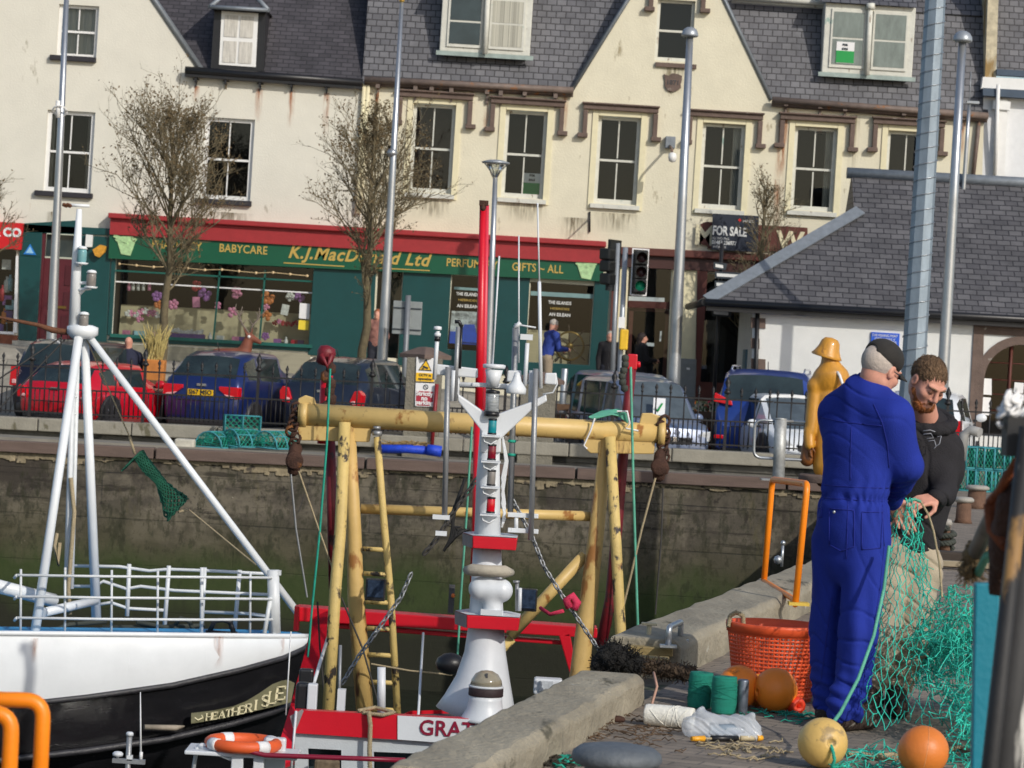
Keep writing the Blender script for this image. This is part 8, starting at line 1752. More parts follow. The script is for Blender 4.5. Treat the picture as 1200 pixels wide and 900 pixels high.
a1=ant(513,388,509,445,5,mwh); q=MB(); q.lathe([(.035,0),(.037,.01),(.035,.03),(0,.035)],P(513,384,MY-.1)+V((0,0,-.02)),12); q.lathe([(.02,-.05),(.03,-.045),(.03,-.02),(.02,-.015)],P(513,388,MY-.1)+V((0,0,-.0)),12); q.build('antenna_head',mwh,a1)
q=MB(); q.lathe([(.027,-.02),(.028,.02)],P(512.5,397,MY-.1),10); q.build('antenna_collar',black,a1)
ant(525,430,521,606,6.5); ant(537,383,533,470,5.5); ant(604,384,598,600,7,Y=MY+.1); ant(608,276,608,425,1.8,mwh); ant(630,238,632,330,2.0,mwh); ant(632,330,634,455,4.2,mwh); ant(628,432,622,633,6.5); ant(618,402,615,452,5,mwh); ant(541,382,539,432,3,black); ant(532,434,530,470,6,mwh); ant(585,300,577,432,2.2,mwh)
q=MB(); q.box(P(617,395,MY-.1),(.11,.06,.05)); q.tube([P(603,380,MY-.1),P(628,384,MY-.1)],.008,4); q.tube([P(603,384,MY-.1),P(610,378,MY-.1)],.02,5); q.build('antenna_box',mwh,b2)
q=MB(); q.tube([P(541,383,MY-.1),P(538,377,MY-.1),P(533,377,MY-.1)],.02,6); q.build('curved_horn',black,b2)
for y in (517,533): q=MB(); q.lathe([(.035,-.012),(.04,0),(.035,.012)],P(600,y,MY+.1),10); q.build('green_clip',netg,b2)
for y in (604,622): q=MB(); q.box(P(613,y,MY-.05),(.27,.05,.04)); q.build('antenna_bracket',mwh,b2,bevel=.005)
q=MB(); q.tube([P(605,604,MY-.05),P(605,622,MY-.05)],.02,6); q.build('antenna_bracket',mwh,b2)
for y,w_ in ((606,.15),(625,.10)): q=MB(); q.box(P(517,y,MY-.1),(w_,.05,.04)); q.build('antenna_bracket',mwh,b2)
q=MB(); q.tube([P(651,437,MY),P(653,450,MY),P(648,460,MY),P(636,462,MY)],.008,4); q.tube([P(618,450,MY),P(621,444,MY),P(626,440,MY),P(628,456,MY)],.008,4); q.build('cable_loop',mwh,b2)
# left rail, life ring, maroon hose
q=MB(); q.tube([P(226,905,26),P(231,876,26),P(236,873,26),P(252,874,26)],.02,6); q.tube([P(231,874,26),P(272,890,25.9)],.018,5); q.build('side_rail',mwh,b2)
q=MB(); q.box(P(285,881,26.1),(.95,.5,.035)); q.box(P(278,898,25.9),(.10,.08,.35)); q.box(P(303,900,25.9),(.09,.08,.32)); q.build('raft_shelf',mwh,b2,bevel=.01)
q=MB(); c=P(285,871,26.1); ringp=[c+V((math.cos(a_)*.28,math.sin(a_)*.30,0)) for a_ in [k*math.pi/14 for k in range(29)]]; q.tube(ringp,.052,10,cap=False); lr=q.build('life_ring',mat('life_ring_orange',S(226,96,44),.55,var=.1,bump=.1),b2)
for a_ in (.6,2.2,3.8,5.4): q=MB(); q.tube([c+V((math.cos(a_+d_)*.28,math.sin(a_+d_)*.30,0)) for d_ in (-.18,-.06,.06,.18)],.056,10); q.build('reflective_band',signw,lr)
q=MB(); q.tube([P(274,872,25.8),P(282,878,25.8),P(310,885,25.8),P(350,886.5,25.8),P(420,889,25.8),P(475,891,25.8)],.022,7); q.build('maroon_hose',mat('maroon_hose',S(130,20,48),.4,bump=.05),b2)
q=MB(); q.box(P(322,888,26.2),(.18,.1,.35)); q.build('white_post',mwh,b2,bevel=.02)
# small instrument pole low at the left
q=MB(); q.tube([P(152,860,24.5),P(149,915,24.5),P(148,1010,24.6)],.022,8); q.box(P(151,892,24.5),(.26,.05,.035)); q.build('instrument_pole',galp,b2)
q=MB(); q.lathe([(.02,0),(.03,.0),(.03,.02),(.02,.03)],P(152,862,24.5),10); q.lathe([(.012,-.05),(.012,0),(.04,.0),(.045,.02),(.03,.035),(0,.04)],P(138,886,24.5),12); q.box(P(152,888,24.5),(.045,.05,.04)); q.build('sensor_head',mwh,b2)
q=MB(); q.tube([P(164.5,811,24.5),P(165,885,24.5)],[.004,.009],5); q.lathe([(.014,0),(.014,.06)],P(165,890,24.5),8); q.build('whip_antenna',signw,b2)
q=MB(); q.tube([P(341,740,26),P(335,838,26)],.006,4); q.build('whip_antenna',signw,b2)
# black fender between mast and wall
q=MB(); q.ball(P(528,778,28.5),.13,12,(1.1,1,.8)); q.build('black_fender',black,b2)
# ================================================================ things on the near quay
orail=mat('orange_rail_paint',S(244,136,20),.4,var=.08,vscale=5,bump=.05,spot=((.30,.10,.02),.70,9,(1,1,1)))
def bend(pts,r,n=6):
    """round the corners of a polyline"""
    pts=[Vector(p) for p in pts]; out=[pts[0]]
    for i in range(1,len(pts)-1):
        a,b_,c=pts[i-1],pts[i],pts[i+1]; d1=(a-b_).normalized(); d2=(c-b_).normalized(); l=min(r,(a-b_).length*.49,(c-b_).length*.49)
        p0=b_+d1*l; p2=b_+d2*l
        for k in range(n+1): t_=k/n; out.append(p0*(1-t_)**2+b_*2*t_*(1-t_)+p2*t_*t_)
    return out+[pts[-1]]
lh=thing('ladder_handrail','orange tubular ladder handrail standing on the kerb behind the person in blue','handrail',G(930,707,.17))
a=G(895,686,.16); b_=G(932,709,.16); a2=P(905,562,a.y); b2_=P(946,567,b_.y)
q=MB(); q.tube(bend([a,a2,b2_,b_],.07),.022,10); q.build('hoop',orail,lh)
q=MB(); c0=G(868,686,.17); q.tube(bend([a+V((0,0,.0)),a+V((0,0,.03)),a.lerp(b_,.97)+V((0,0,.03)),b_],.03),.02,8); q.build('lower_bar',orail,lh)
q=MB(); q.box(b_+V((.02,0,.01)),(.13,.12,.02)); q.box(a+V((0,0,.01)),(.12,.12,.02)); q.build('foot_plate',pl if False else mat('yellow_foot',S(200,170,70),.7,var=.2),lh)
lh2=thing('ladder_handrail','orange tubular ladder handrails cut off by the lower left corner','handrail',(-1.4,9.0,0))
q=MB(); y9=9.0; q.tube(bend([P(-75,818,y9),P(51,821,y9),V((P(49,900,y9).x,y9,0))],.055),.0235,12); q.tube([P(-75,818,y9),V((P(-75,818,y9).x,y9,0))],.0235,10); q.build('hoop',orail,lh2)
q=MB(); y9=8.75; q.tube(bend([P(-90,833,y9),P(14,836,y9),V((P(13,900,y9).x,y9,0))],.055),.0235,12); q.tube([P(-90,833,y9),V((P(-90,833,y9).x,y9,0))],.0235,10); q.build('hoop',orail,lh2)
# staple and T post at the end of the second kerb
q=MB(); a=G(783,757,.17); b_=G(797,750,.17); q.tube(bend([a,a+V((0,0,.10)),b_+V((0,0,.10)),b_],.03),.016,8); q.box(a,(.09,.08,.012)); q.box(b_,(.09,.08,.012)); o=q.build('mooring_staple',galv,None); tag(o,'grey steel mooring staple bolted on the kerb end','staple')
q=MB(); a=G(760,748,.17); q.tube([a,a+V((0,0,.07))],.014,8); q.box(a+V((0,0,.078)),(.085,.04,.014)); o=q.build('deck_pin',mat('pale_worn_paint',S(190,180,150),.7,var=.2),None,bevel=.003); tag(o,'small pale T shaped pin on the timber at the kerb end','pin')
q=MB(); a=G(916,664,.17); q.tube([a,a+V((0,0,.16))],.012,6); q.ball(a+V((0,0,.18)),.02,8); q.ball(a+V((-.03,0,.05)),.035,8); o=q.build('valve_cap',galv,None); tag(o,'small grey capped valve inside the orange handrail on the kerb','valve')
# grey bollard at the bottom edge
bolm=mat('worn_bollard_paint',S(92,98,104),.65,var=.18,vscale=7,bump=.35,bscale=30,spot=((.28,.27,.26),.66,9,(1,1,1)))
bo=thing('mooring_bollard','flat topped grey mooring bollard cut off by the bottom edge','bollard',(P(723,885,11.4).x,11.4,0)); bx=bo.location.x
q=MB(); q.lathe([(.11,0),(.115,.12),(.12,.17)],(bx,11.4,0),24); q.build('stem',bolm,bo); q=MB(); q.lathe([(.10,.155),(.155,.17),(.170,.19),(.165,.215),(.14,.235),(.08,.245),(0,.247)],(bx,11.4,0),28); q.build('cap',bolm,bo)
for x,y,w_,lb,cap_ in ((1144,596,28,'farthest pale capped mooring bollard below the teal creels',1),(1128.5,613,23,'rusty mooring bollard with pale cap in the middle of the row',1),(1107,645,14,'nearest small mooring bollard wrapped in rope beside the bearded man',2)):
    b0=G(x,y); Y=b0.y; r0=w_/2/ppm(Y); t=thing('mooring_bollard',lb,'bollard',b0,group='bollards on the quay'); hgt=.30
    q=MB(); q.lathe([(r0*.95,0),(r0*.8,.05),(r0*.75,hgt*.8)],b0,16); q.build('stem',mat('rusty_bollard',S(104,78,62),.9,var=.3,vscale=8,bump=.5),t); q=MB(); q.lathe([(r0*.7,hgt*.78),(r0*1.0,hgt*.84),(r0*1.02,hgt*.92),(r0*.8,hgt),(0,hgt*1.02)],b0,18); q.build('cap',mat('pale_cap',S(158,154,146),.7,var=.2,bump=.3),t)
    if cap_==2: twist_rope([b0+V((math.cos(k*.7)*(r0+.02+.01*(k%3)),math.sin(k*.7)*(r0+.02),.02+.008*k)) for k in range(26)],.03,MATS['dark_rope'],'wrapped_rope',t,.09)
# bollard with hoop barrier
bb=G(912,563); hb=thing('hoop_barrier','galvanised post with a rounded hoop rail in front of the white city car','barrier',bb)
q=MB(); q.tube([bb,P(915,492,bb.y)],7.2/ppm(bb.y),14); q.lathe([(.09,0),(.09,.02),(0,.03)],P(915,492,bb.y),14); q.build('post',mat('mottled_galvanised',S(176,178,176),.5,.4,var=.25,vscale=14,bump=.2),hb)
q=MB(); hy=bb.y+.06; lp=bend([P(930,494,hy),P(885,492,hy),P(883,536,hy),P(990,542,hy),P(990,497,hy),P(930,494,hy)],.12); q.tube(lp,.022,8); q.build('hoop_rail',galv,hb)
q=MB(); q.box(bb+V((-.02,-.1,.01)),(.5,.4,.02)); q.build('base_plate',galv,hb)
# teal creel stack by the railing
n_=0
for i,(x,y,lb) in enumerate(((1150,570,'lower teal creel in the nearest column of the stack'),(1171,571,'lower teal creel at the right of the stack'),(1192,572,'lower teal creel hidden behind the black post'),(1151,543,'upper teal creel in the nearest column of the stack'),(1172,544,'upper teal creel at the right of the stack'),(1193,545,'upper teal creel hidden behind the black post'),(1129,568,'lower teal creel half hidden behind the bearded man'),(1130,541,'upper teal creel half hidden behind the bearded man'))):
    g0=G(1150,576); Y=g0.y+ (.0); c=P(x,y,Y); c.z=.01 if i in (0,1,2,6) else .345
    creel('creel',lb,c,.30,.55,.31,rd(90)*0+.05*(-1)**i,False,'teal creels stacked on the quay',r=.012)
q=MB(); c=P(1136,508,45); q.tube([c+V((-.1,0,-.4)),c+V((-.08,0,-.02)),c+V((.02,0,.05)),c+V((.14,-.1,.02))],.075,10); q.build('grey_hose_end',mat('grey_hose',S(150,150,148),.6,var=.15),None); tag(bpy.data.objects['grey_hose_end'],'bent grey pipe end standing behind the creels','pipe')
# basket
bm_=mat('orange_basket_plastic',S(236,94,50),.5,var=.10,vscale=6,bump=.05); g0=G(908,826); Y=g0.y+.28; cx_=P(906,800,Y).x
bk=thing('fish_basket','large round orange plastic basket beside the person in blue','basket',(cx_,Y,0)); R1=.245; Rb=.195; Hb=.37
q=MB(); N=56; 
for i in range(N):
    a=2*math.pi*i/N; q.tube([V((cx_+math.cos(a)*Rb,Y+math.sin(a)*Rb,.02)),V((cx_+math.cos(a)*R1,Y+math.sin(a)*R1,Hb))],.0052,4,cap=False)
for k in range(19):
    f=k/18; r_=Rb+(R1-Rb)*f; z_=.02+(Hb-.02)*f; q.lathe([(r_-.003,z_-.0055),(r_+.004,z_-.0055),(r_+.004,z_+.0055),(r_-.003,z_+.0055),(r_-.003,z_-.0055)],(cx_,Y,0),40)
q.build('lattice_wall',bm_,bk)
q=MB(); q.lathe([(R1-.005,Hb-.035),(R1+.006,Hb-.035),(R1+.012,Hb),(R1+.012,Hb+.015),(R1-.01,Hb+.015),(R1-.005,Hb-.035)],(cx_,Y,0),40); q.build('rim',bm_,bk); q=MB(); q.lathe([(0,.0),(Rb,.0),(Rb+.006,.05),(Rb-.004,.05),(Rb-.01,.012)],(cx_,Y,0),40); q.build('base',bm_,bk)
hx=P(861,735,Y); q=MB(); c=V((cx_-R1*.88,Y-.1,Hb)); twist_rope([c+V((-.035,0,-.01)),c+V((-.03,0,.045)),c+V((0,0,.065)),c+V((.035,0,.05)),c+V((.045,0,-.02))],.012,ropem,'rope_handle',bk,.03)
# buoys
def buoym(n,c,sp_): return mat(n,c,.45,var=.12,vscale=5,bump=.08,bscale=60,spot=sp_)
def buoy(label,x,y,rpx,Yg,mt,hole=True,hdir=(-.1,-1,.1),seam=False,rope=None):
    c=P(x,y,Yg); r=rpx/ppm(Yg); c.z=r*.985+.003; t=thing('net_buoy',label,'buoy',(c.x,c.y,0))
    hd=Vector(hdir).normalized(); ax=hd; prof=[(r*math.sin(a),-r*math.cos(a)) for a in [math.pi*k/18 for k in range(18)]]; prof=[p for p in prof if p[0]>=r*.0]; prof=prof[:17]+[(r*.17,r*.975),(r*.12,r*.93),(r*.10,r*.6)]
    q=MB(); q.lathe(prof,c,30,ax); q.build('shell',mt,t)
    if hole: q=MB(); q.lathe([(r*.12,r*.90),(r*.19,r*.975),(r*.21,r*.985),(r*.22,r*.96)],c,14,ax); q.build('eye_collar',mt,t)
    if seam: q=MB(); a=ax.orthogonal().normalized(); u_=ax.cross(a); 
    if seam:
        q.tube([c+(V((math.sin(k*.1)*.25,-math.cos(k*.1)*.3,0)).normalized()*0+V((0,-1,0))*math.cos(k*.2-1.4)+V((.12,0,1)).normalized()*math.sin(k*.2-1.4)).normalized()*r*1.0 for k in range(15)],.0012,4); q.build('seam_line',mat('pale_seam',S(220,160,110),.6,bump=0),t)
    return t,c,r
og=buoym('orange_buoy',S(244,136,40),((.30,.14,.03),.66,7,(1,1,1))); oy=buoym('amber_buoy',S(240,160,60),((.35,.2,.06),.64,7,(1,1,1))); tan=buoym('weathered_tan_buoy',S(214,178,104),[((.36,.25,.11),.56,8,(1,1,1)),((.12,.08,.03),.68,14,(1,1,1))]); od=buoym('deep_orange_buoy',S(214,122,50),((.30,.14,.05),.62,6,(1,1,1)))
buoy('bright orange buoy behind the green twine spools',866,802,25.5,15.0,og,hdir=(-.3,-.6,.9)); buoy('amber orange buoy farther back against the basket',888,797,19,15.14,oy,hdir=(.3,.6,.9)); buoy('bright orange buoy right in front of the basket',909,805,26,14.94,og,hdir=(-.95,-.5,-.1))
t,c,r_=buoy('weathered tan buoy with teal rope through its eye at the bottom',964,872,29.5,12.95,tan,hdir=(.28,-.9,.12))
q=MB(); e=c+V((.28,-.9,.12)).normalized()*r_; twist_rope([e+V((-.01,.02,0)),e+V((0,-.015,-.03)),e+V((.01,-.02,-.07)),e+V((.0,-.01,-.1)),e+V((.03,.0,-.1)),e+V((.05,.02,-.09))],.008,netg,'tail_rope',t,.03)
buoy('deep orange buoy with a pale seam lying on the net at the bottom',1082,881,30,12.85,od,hole=False,hdir=(.3,.6,.5),seam=True)
q=MB(); fc=G(930,836); fc.z=.042; q.lathe([(.0,-.06),(.03,-.06),(.042,-.04),(.045,0),(.042,.04),(.034,.055),(.014,.058),(.012,.02)],fc,16,(.35,-.9,.0)); o=q.build('net_float',mat('red_orange_float',S(228,62,30),.5,var=.1),None); tag(o,'small red orange cylindrical float lying in front of the basket','float')
# twine spools, can, white spool
def wound(name,label,c,r,h,axis,mt,cat='spool'):
    ax=Vector(axis).normalized(); t=thing(name,label,cat,c); q=MB(); prof=[]; n=int(h/.0065)
    for i in range(n+1): z_=h*i/n; prof.append((r*(1+.0)*(1-.012*(i%2))*(.93+.07*math.sin(math.pi*min(1,max(0,i/n)))**.35),z_))
    q.lathe([(r*.28,.0)]+prof+[(r*.28,h),(r*.26,h*.6)],c,24,ax); q.build('wound_twine',mt,t)
    q=MB(); rr=random.Random(3); a=ax.orthogonal().normalized(); b_=ax.cross(a)
    for k in range(10):
        ph=rr.random()*6; pts=[]; z0=rr.uniform(.1,.9)*h; z1=rr.uniform(.1,.9)*h
        for i in range(13): an=ph+i*.25; pts.append(Vector(c)+ax*(z0+(z1-z0)*i/12)+(a*math.cos(an)+b_*math.sin(an))*r*1.0)
        q.tube(pts,.0022,4,cap=False)
    q.build('loose_strands',mt,t); return t
gt=mat('jade_twine',S(18,132,112),.75,var=.2,vscale=30,bump=.5,bscale=300,stretch=(.3,.3,6)); wt=mat('white_twine',S(222,220,210),.8,var=.06,vscale=30,bump=.3)
c=G(819,829); wound('twine_spool','green twine spool standing at the left of the pair',V((c.x,c.y,0)),.060,.172,(.03,0,1),gt,'spool'); c=G(848,836); wound('twine_spool','green twine spool standing right beside the grey can',V((c.x,c.y,0)),.062,.178,(-.02,.02,1),gt,'spool')
c=G(869,836); q=MB(); q.lathe([(.026,0),(.028,.004),(.028,.155),(.026,.162),(.02,.165),(0,.16)],V((c.x,c.y,0)),18); o=q.build('drink_can',mat('slim_can_print',S(110,118,130),.4,.5,var=.4,vscale=24,bump=0),None); tag(o,'slim grey drink can standing against the green spool','can')
a=G(756,850); a=V((a.x,a.y,.052)); sp_=wound('twine_spool','large white twine spool lying on its side by the kerb',a,.050,.225,(1,-.30,0),wt,'spool')
# thin clear bag with bottle
bagm=bpy.data.materials.new('thin_clear_plastic'); bagm.use_nodes=True; n=bagm.node_tree.nodes; L=bagm.node_tree.links; b=n['Principled BSDF']; b.inputs['Base Color'].default_value=(.75,.8,.86,1); b.inputs['Roughness'].default_value=.18; b.inputs['Alpha'].default_value=.42
c=G(846,866); s=SDF((c.x-.24,c.y-.12,-.01),(c.x+.24,c.y+.2,.2),.006); s.ell((c.x-.08,c.y+.03,.045),(.10,.08,.065),.03).ell((c.x+.06,c.y+.03,.045),(.11,.07,.06),.03).cone((c.x+.1,c.y+.03,.05),(c.x+.13,c.y+.02,.11),.035,.012,.02).cone((c.x-.09,c.y+.03,.06),(c.x-.1,c.y+.04,.12),.05,.02,.02).ell((c.x+.02,c.y,.02),(.16,.07,.03),.03); s.half((0,0,.004),(0,0,-1))
bg_=sdf_obj(s,'plastic_bag',bagm,None,disp=lambda v,n_:.006*np.sin(v@np.array([70,40,50.])+3*np.sin(v@np.array([30,50,20.])))+.003*np.sin(v@np.array([160,120,140.])+2*np.sin(v@np.array([60,30,90.])))); tag(bg_,'crumpled clear plastic bag on the paving before the green spools','bag')
q=MB(); q.lathe([(.028,0),(.032,.01),(.032,.11),(.014,.145),(.013,.16)],V((c.x-.06,c.y-.0,.04)),14,(1,-.1,.05)); o=q.build('water_bottle',glass('bottle_plastic',(.85,.92,.97),.14,.08),None); tag(o,'clear plastic bottle lying inside the plastic bag','bottle')
kn=thing('net_knife','black handled knife with yellow ends lying in front of the plastic bag','knife',G(850,871)); k0,k1=G(810,870),G(893,869)
k0.z=k1.z=.016; q=MB(); q.tube([k0.lerp(k1,.28),k0.lerp(k1,.65)],[.014,.013],8); q.build('handle',black,kn); q=MB(); q.tube([k0,k0.lerp(k1,.18)],[.011,.014],8); q.tube([k0.lerp(k1,.92),k1],[.016,.012],8); q.build('end_grip',mat('yellow_orange_grip',S(240,170,40),.4),kn); q=MB(); q.tube([k0.lerp(k1,.15),k0.lerp(k1,.95)],.006,6); q.tube([k0.lerp(k1,.68),k0.lerp(k1,.9)],.013,7); q.build('shaft',mat('pale_horn',S(190,175,140),.6),kn)
# chafing gear and heavy rope across the kerb gap
hv=mat('hairy_brown_rope',S(74,60,46),.95,var=.3,vscale=20,bump=.8,bscale=60); hk=mat('black_chafing_fibre',S(26,25,24),.95,var=.3,bump=.8,bscale=60)
hr=thing('mooring_rope','thick hairy brown mooring rope running over the gap in the kerb with black chafing wrap','rope',G(760,800)); pp=[P(700,783,15.2),P(716,778,15.25),P(740,779,15.3),P(765,782,15.3),P(790,786,15.25),P(812,790,15.2)]
twist_rope(pp,.042,hv,'rope_body',hr,.12)
def hairs(name,mt,cs,n,l,seed,r_=.0022):
    q=MB(); rr=random.Random(seed)
    for i in range(n):
        c_,ra=rr.choice(cs); d=V((rr.gauss(0,1),rr.gauss(0,1),rr.gauss(0,1))).normalized(); p=c_+V((d.x*ra,d.y*ra,d.z*ra*.8)); e=(d+V((rr.gauss(0,.6),rr.gauss(0,.6),rr.gauss(-.1,.6)))).normalized()*l*rr.uniform(.4,1.2); m_=p+e*.5+V((rr.gauss(0,.2),0,rr.gauss(0,.2)))*l; q.tube([p,m_,p+e],r_,3,cap=False)
    return q.build(name,mt,hr)
s=SDF((P(692,770,15.2).x,14.9,P(715,800,15.2).z),(P(752,770,15.2).x,15.5,P(715,748,15.2).z),.008); s.ell(P(718,768,15.2),(.075,.08,.06),.04).ell(P(726,776,15.2),(.11,.07,.035),.04).cone(P(702,778,15.2),P(748,780,15.2),.035,.03,.03); sdf_obj(s,'chafing_wrap',hk,hr,disp=lambda v,n_:.006*np.sin(v@np.array([120,80,100.])+2*np.sin(v@np.array([50,90,40.]))))
hairs('fuzz',hk,[(P(718,768,15.2),.065),(P(726,776,15.2),.09),(P(706,779,15.2),.03),(P(740,778,15.2),.04)],900,.045,4); hairs('fuzz',hv,[(p.lerp(q_,f),.035) for p,q_ in zip(pp[1:-1],pp[2:]) for f in (0,.3,.6)],900,.035,5)
q=MB(); q.tube([P(766,788,15.0),P(770,805,14.9),P(764,825,14.8),V((P(770,832,14.7).x,14.7,.01))],.007,5); o=q.build('thin_cord',mat('pink_cord',S(190,150,130),.8),None); tag(o,'thin pinkish cord hanging down the end of the near kerb','cord')
# ---------------------------------------------------------------- the green net
nm1=mat('jade_net_twine',S(58,205,180),.9,var=.2,vscale=5,bump=0); nm2=mat('dark_jade_net_twine',S(26,150,132),.9,var=.25,vscale=5,bump=0)
ne=thing('fishing_net','bright jade green fishing net held up by the bearded person and heaped on the paving','fishing net',G(1080,860))
rn=random.Random(12)
def netsheet(fn,nu,nv,r,q,slack=.0,jit=0.,skip=0.):
    """diamond mesh over the surface fn(u,v)"""
    pt={}
    for i in range(nu+1):
        for k in range(nv+1):
            u_=(i+.5*(k%2))/nu; v_=k/nv; p=fn(min(u_,1),v_); pt[i,k]=p+V((rn.gauss(0,jit),rn.gauss(0,jit),rn.gauss(0,jit)))
    for i in range(nu):
        for k in range(nv):
            a=pt[i,k]
            for di in ((0,1) if k%2==0 else (0,1)):
                b_=pt.get((i+di-(1 if k%2==0 else 0),k+1))
                if b_ is None or rn.random()<skip: continue
                m_=(a+b_)/2+V((rn.gauss(0,slack),rn.gauss(0,slack),-abs(rn.gauss(0,slack))))
                q.tube([a,m_,b_],r,3,cap=False,smooth=True)
                if m_ is None: pass
            # knot
            if rn.random()<.5: q.tube([a-V((r*1.6,0,0)),a+V((r*1.6,0,0))],r*1.7,4)
# hanging part, from the hands down to the boots
q=MB()
def hang(u,v):
    x0=1046+34*u; x1=1008+84*u; w_=v**.8; x=x0+(x1-x0)*w_; y=588+ (262)*v + 4*math.sin(u*9+v*5); Y=14.72-.62*v+.10*math.sin(u*8+v*3)+.05*math.sin(v*14+u*5)
    p=P(x,y,Y); p.z=max(p.z,.012); return p
netsheet(hang,9,24,.0023,q,.008,.006,.06); q.build('hanging_mesh',nm1,ne)
q=MB()
def hang2(u,v):
    x=1052+24*u+(58+12*u)*v**1.2; y=590+250*v; p=P(x,y,14.85-.2*v+.10*math.sin(u*11+v*7)); p.z=max(p.z,.012); return p
netsheet(hang2,5,26,.0024,q,.010,.012,.06); q.build('hanging_mesh',nm1,ne)
# head rope in the hands and down the edge
twist_rope([P(1048,606,14.70),P(1052,595,14.72),P(1060,588,14.72),P(1072,585,14.74),P(1079,588,14.75)],.008,netp,'head_rope',ne,.03)
twist_rope([P(1079,588,14.75),P(1088,603,14.74),P(1094,622,14.7),P(1101,660,14.6),P(1104,700,14.5)],.006,ropem,'edge_rope',ne,.03)
twist_rope([P(1042,640,14.2),P(1036,690,14.1),P(1024,745,13.9),P(1006,795,13.7),P(985,835,13.4),P(974,850,13.0)],.0085,netp,'edge_rope',ne,.03)
# heap
def heap(layer):
    ph=layer*1.7
    def f(u,v):
        X=2.05+.75*u; Y=13.3+2.3*v
        hx=(X-2.36)/.44; hy=(Y-14.7)/.9; h_=.66*math.exp(-(hx*hx+hy*hy)*.9)+.08*math.exp(-(((X-1.9)/.5)**2+((Y-13.6)/.6)**2)); h_*=(.62+.13*layer)
        X+=.05*math.sin(9*v+ph)+.03*math.sin(23*u+ph*2); Y+=.06*math.sin(8*u+ph)
        z_=h_+.05*math.sin(13*u+ph)*math.sin(11*v+ph*1.3)+.03*math.sin(31*u+17*v+ph)
        return V((X,Y,max(.008,z_)))
    return f
for ly in range(5):
    q=MB(); netsheet(heap(ly*.8),18,30,.0025 if ly<3 else .0022,q,.014,.014,.05); q.build('heaped_mesh',nm1 if ly!=1 else nm2,ne)
q=MB()
for i in range(240):
    u_,v_=rn.random(),rn.random(); p=heap(rn.choice((0,1,2,3)))(u_,v_); pts=[p]; d=V((rn.gauss(0,1),rn.gauss(0,1),rn.gauss(0,.3))).normalized()*.022
    for k in range(6): d=(d+V((rn.gauss(0,.012),rn.gauss(0,.012),rn.gauss(0,.008)))).normalized()*.022; pts.append(V((pts[-1].x+d.x,pts[-1].y+d.y,max(.008,pts[-1].z+d.z))))
    q.tube(pts,.0035,3,cap=False)
tag(q.build('loose_twine',nm1,ne),kind='stuff')
# flat spread near the front and ropes
q=MB()
def spread(u,v):
    a=G(985,868); X=1.42+.8*u; Y=12.45+1.2*v; return V((X+.05*math.sin(9*v+4*u),Y,.010+.02*abs(math.sin(7*u+5*v))))
netsheet(spread,15,16,.0026,q,.012,.016,.1); q.build('spread_mesh',nm1,ne)
for k,(a,b_) in enumerate((((990,888),(1090,898)),((1020,893),(1140,880)),((1100,870),(1150,890)))):
    p0,p1=G(*a),G(*b_); twist_rope([V((p0.x+(p1.x-p0.x)*t_,p0.y+(p1.y-p0.y)*t_+.04*math.sin(t_*7+k),.018)) for t_ in (0,.2,.4,.6,.8,1)],.012,ropem,'ground_rope',ne,.04)
# scraps of twine on the paving
def scraps(label,cx,cy,n,mt,spr,seed,name='twine_scraps',r=.003):
    rr=random.Random(seed); q=MB(); c=G(cx,cy)
    for i in range(n):
        p=V((c.x+rr.gauss(0,spr),c.y+rr.gauss(0,spr*2),.007)); d=V((rr.gauss(0,1),rr.gauss(0,1),0)).normalized()*.03; pts=[p]
        for k in range(7): d=(d+V((rr.gauss(0,.014),rr.gauss(0,.014),0))).normalized()*.02; pts.append(V((pts[-1].x+d.x,pts[-1].y+d.y,.006+abs(rr.gauss(0,.008)))))
        q.tube(pts,r,4,cap=False)
    o=q.build(name,mt,None); tag(o,label,'twine scraps',kind='stuff'); return o
scraps('tangle of teal twine between the buoys and the person in blue',918,840,34,netg,.07,1); scraps('few teal twine ends by the bollard at the bottom edge',668,893,14,netg,.05,2,r=.006); scraps('dark weedy fibre clump against the kerb at the bottom',640,893,45,mat('dark_weed',S(52,46,36),.9,var=.3),.035,3,'weed_clump',.004); scraps('dry brown weed scattered on the paving beyond the bollard',730,856,70,mat('dry_weed',S(92,72,52),.9,var=.3),.13,4,'weed_litter',.0025)
q=MB(); c=G(724,846); s=SDF((c.x-.06,c.y-.05,-.01),(c.x+.06,c.y+.05,.05),.005); s.ell((c.x,c.y,.012),(.035,.025,.018),.01); o=sdf_obj(s,'leaf_scrap',rustm,None); tag(o,'small rusty brown scrap lying by the kerb','scrap')
scraps('pale net scraps and cords in front of the knife',870,880,26,ropem,.09,6,r=.004)
# ---------------------------------------------------------------- blurred net hauler frame at the right edge
nh=thing('net_hauler','dark steel net hauler post with rusty arm and teal side bar at the right edge','machine',(1.25,7.0,0)); hy=7.0
pmt=mat('scuffed_black_paint',(.020,.020,.021),.65,var=.3,vscale=6,bump=.05,spot=[((.55,.54,.50),.63,3.2,(1.6,1,.35)),((.30,.17,.06),.60,6,(1,1,.5))])
def down(p): p=p.copy(); p.z=0; return p
q=MB(); t0,t1_=P(1219,485,hy),P(1174,905,hy); dd=(t1_-t0); b0=t0+dd*(t0.z/-dd.z); q.tube([t0,b0],[.045,.05],14); 
q.tube([P(1204,500,hy-.08),P(1204,500,hy-.08)+ (b0-t0)*.98],.018,8); q.box(P(1195,512,hy),(.07,.08,.09)); q.build('post',pmt,nh)
q=MB(); a=P(1250,480,hy+.1); q.tube([a,a+(b0-t0)*.98],.06,12); q.build('post',pmt,nh)
q=MB(); rr=random.Random(5)
c=P(1189,482,hy)
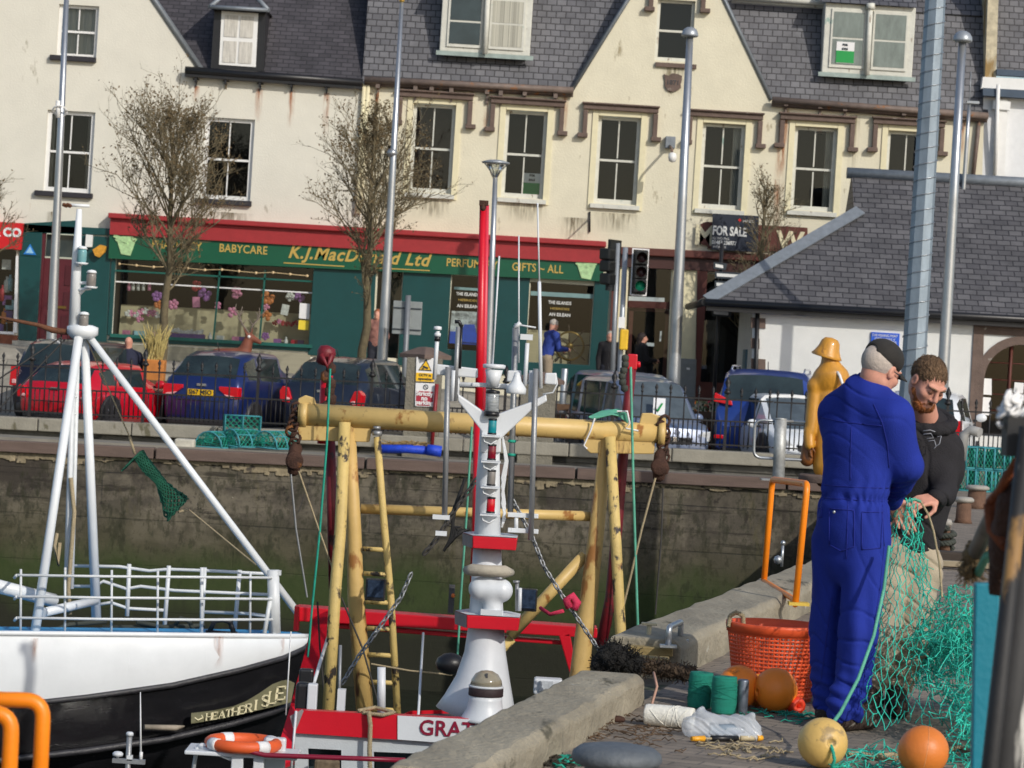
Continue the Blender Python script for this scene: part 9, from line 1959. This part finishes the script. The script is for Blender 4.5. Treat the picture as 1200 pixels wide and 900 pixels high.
for k in range(16):
    a=V((rr.gauss(0,1),rr.gauss(0,1),rr.gauss(0,1))).normalized(); b_=a.orthogonal().normalized(); o_=c+V((rr.gauss(0,.014),rr.gauss(0,.02),rr.gauss(0,.014))); R_=rr.uniform(.010,.020); q.tube([o_+(a*math.cos(i*.7)+b_*math.sin(i*.9))*R_ for i in range(9)],.0048,5,cap=False)
q.build('white_knotted_cord',signw,nh)
q=MB(); a,b_=P(1156,683,7.6),P(1152,905,7.6); a2=P(1170,683,7.6)-P(1156,683,7.6); e=b_+(b_-a)*( (b_.z)/(a.z-b_.z)); w_=a2
vs=[]; 
for p,s_ in ((a,1),(e,1.0)):
    for sx in (-1,1):
        for sy in (-1,1): vs.append(p+w_*sx*s_+V((0,.02*sy,0)))
q.add(vs,[(0,2,3,1),(4,5,7,6),(0,4,6,2),(1,3,7,5),(0,1,5,4),(2,6,7,3)],False); q.build('teal_side_bar',mat('teal_bar_paint',S(20,128,150),.5,var=.08,vscale=4,bump=.1),nh,bevel=.004)
q=MB(); q.tube([P(1186,560,7.2),P(1172,590,7.5),P(1155,622,7.8),P(1143,648,8.0)],[.026,.024,.022,.022],10); q.build('steel_arm',mat('worn_grey_tube',S(112,108,100),.6,.3,var=.25,bump=.2),nh)
s=SDF(tuple(P(1120,690,8.0)-V((0,.12,0))),tuple(P(1168,625,8.0)+V((0,.12,0))),.006); s.cone(P(1145,645,8.0),P(1133,668,8.05),.032,.022,.02); sdf_obj(s,'rope_whipping',mat('hairy_tan_rope',S(112,94,66),.95,var=.35,vscale=30,bump=.8,bscale=90),nh,disp=lambda v,n_:.004*np.sin(v@np.array([200,60,240.])+2*np.sin(v@np.array([70,50,90.]))))
q=MB()
for k in range(60):
    c=P(1141+rr.uniform(-8,6),652+rr.uniform(-8,14),8.0); q.tube([c,c+V((rr.gauss(0,.012),rr.gauss(0,.01),-.03)),c+V((rr.gauss(0,.02),0,-.055))],.002,3,cap=False)
q.build('frayed_strands',MATS['hairy_tan_rope'],nh)
q=MB(); q.tube([P(1192,540,7.1),P(1172,575,7.2),P(1160,588,7.3),P(1172,598,7.3),P(1192,604,7.2)],.012,7); q.tube([P(1160,590,7.3),P(1163,620,7.3),P(1180,640,7.2)],.016,7); q.build('rusty_link',mat('orange_rust',S(128,66,34),.85,.1,var=.3,vscale=12,bump=.4),nh)
q=MB(); q.tube([P(1146,672,8),P(1156,652,7.9),P(1170,645,7.8),P(1180,655,7.6)],.012,6); q.build('pale_hose',netp,nh)
s=SDF(tuple(P(1150,700,7.3)-V((0,.15,0))),tuple(P(1200,560,7.3)+V((.05,.15,0))),.012); s.cone(P(1180,620,7.3),P(1172,690,7.4),.04,.03,.03).cone(P(1192,590,7.2),P(1180,650,7.3),.05,.04,.03); sdf_obj(s,'gearbox',rustm,nh)
q=MB(); q.ball(P(1168,783,7.3),.012,8); q.build('red_tag',redb,nh)
# dark beam lying on the quay behind the net
q=MB(); c=G(1120,665,0); q.box((c.x+.4,c.y,.07),(2.4,.18,.14)); o=q.build('timber_baulk',mat('dark_wet_timber',S(58,50,44),.9,var=.3),None,bevel=.02); tag(o,'dark squared timber lying across the quay behind the net heap','timber')
q=MB(); q.box((c.x+.4,c.y-.3,.05),(2.4,.10,.05)); o=q.build('timber_board',pl if False else mat('pale_plank',S(150,138,115),.9,var=.2),None,bevel=.006); tag(o,'pale plank lying on the quay in front of the dark timber','board')
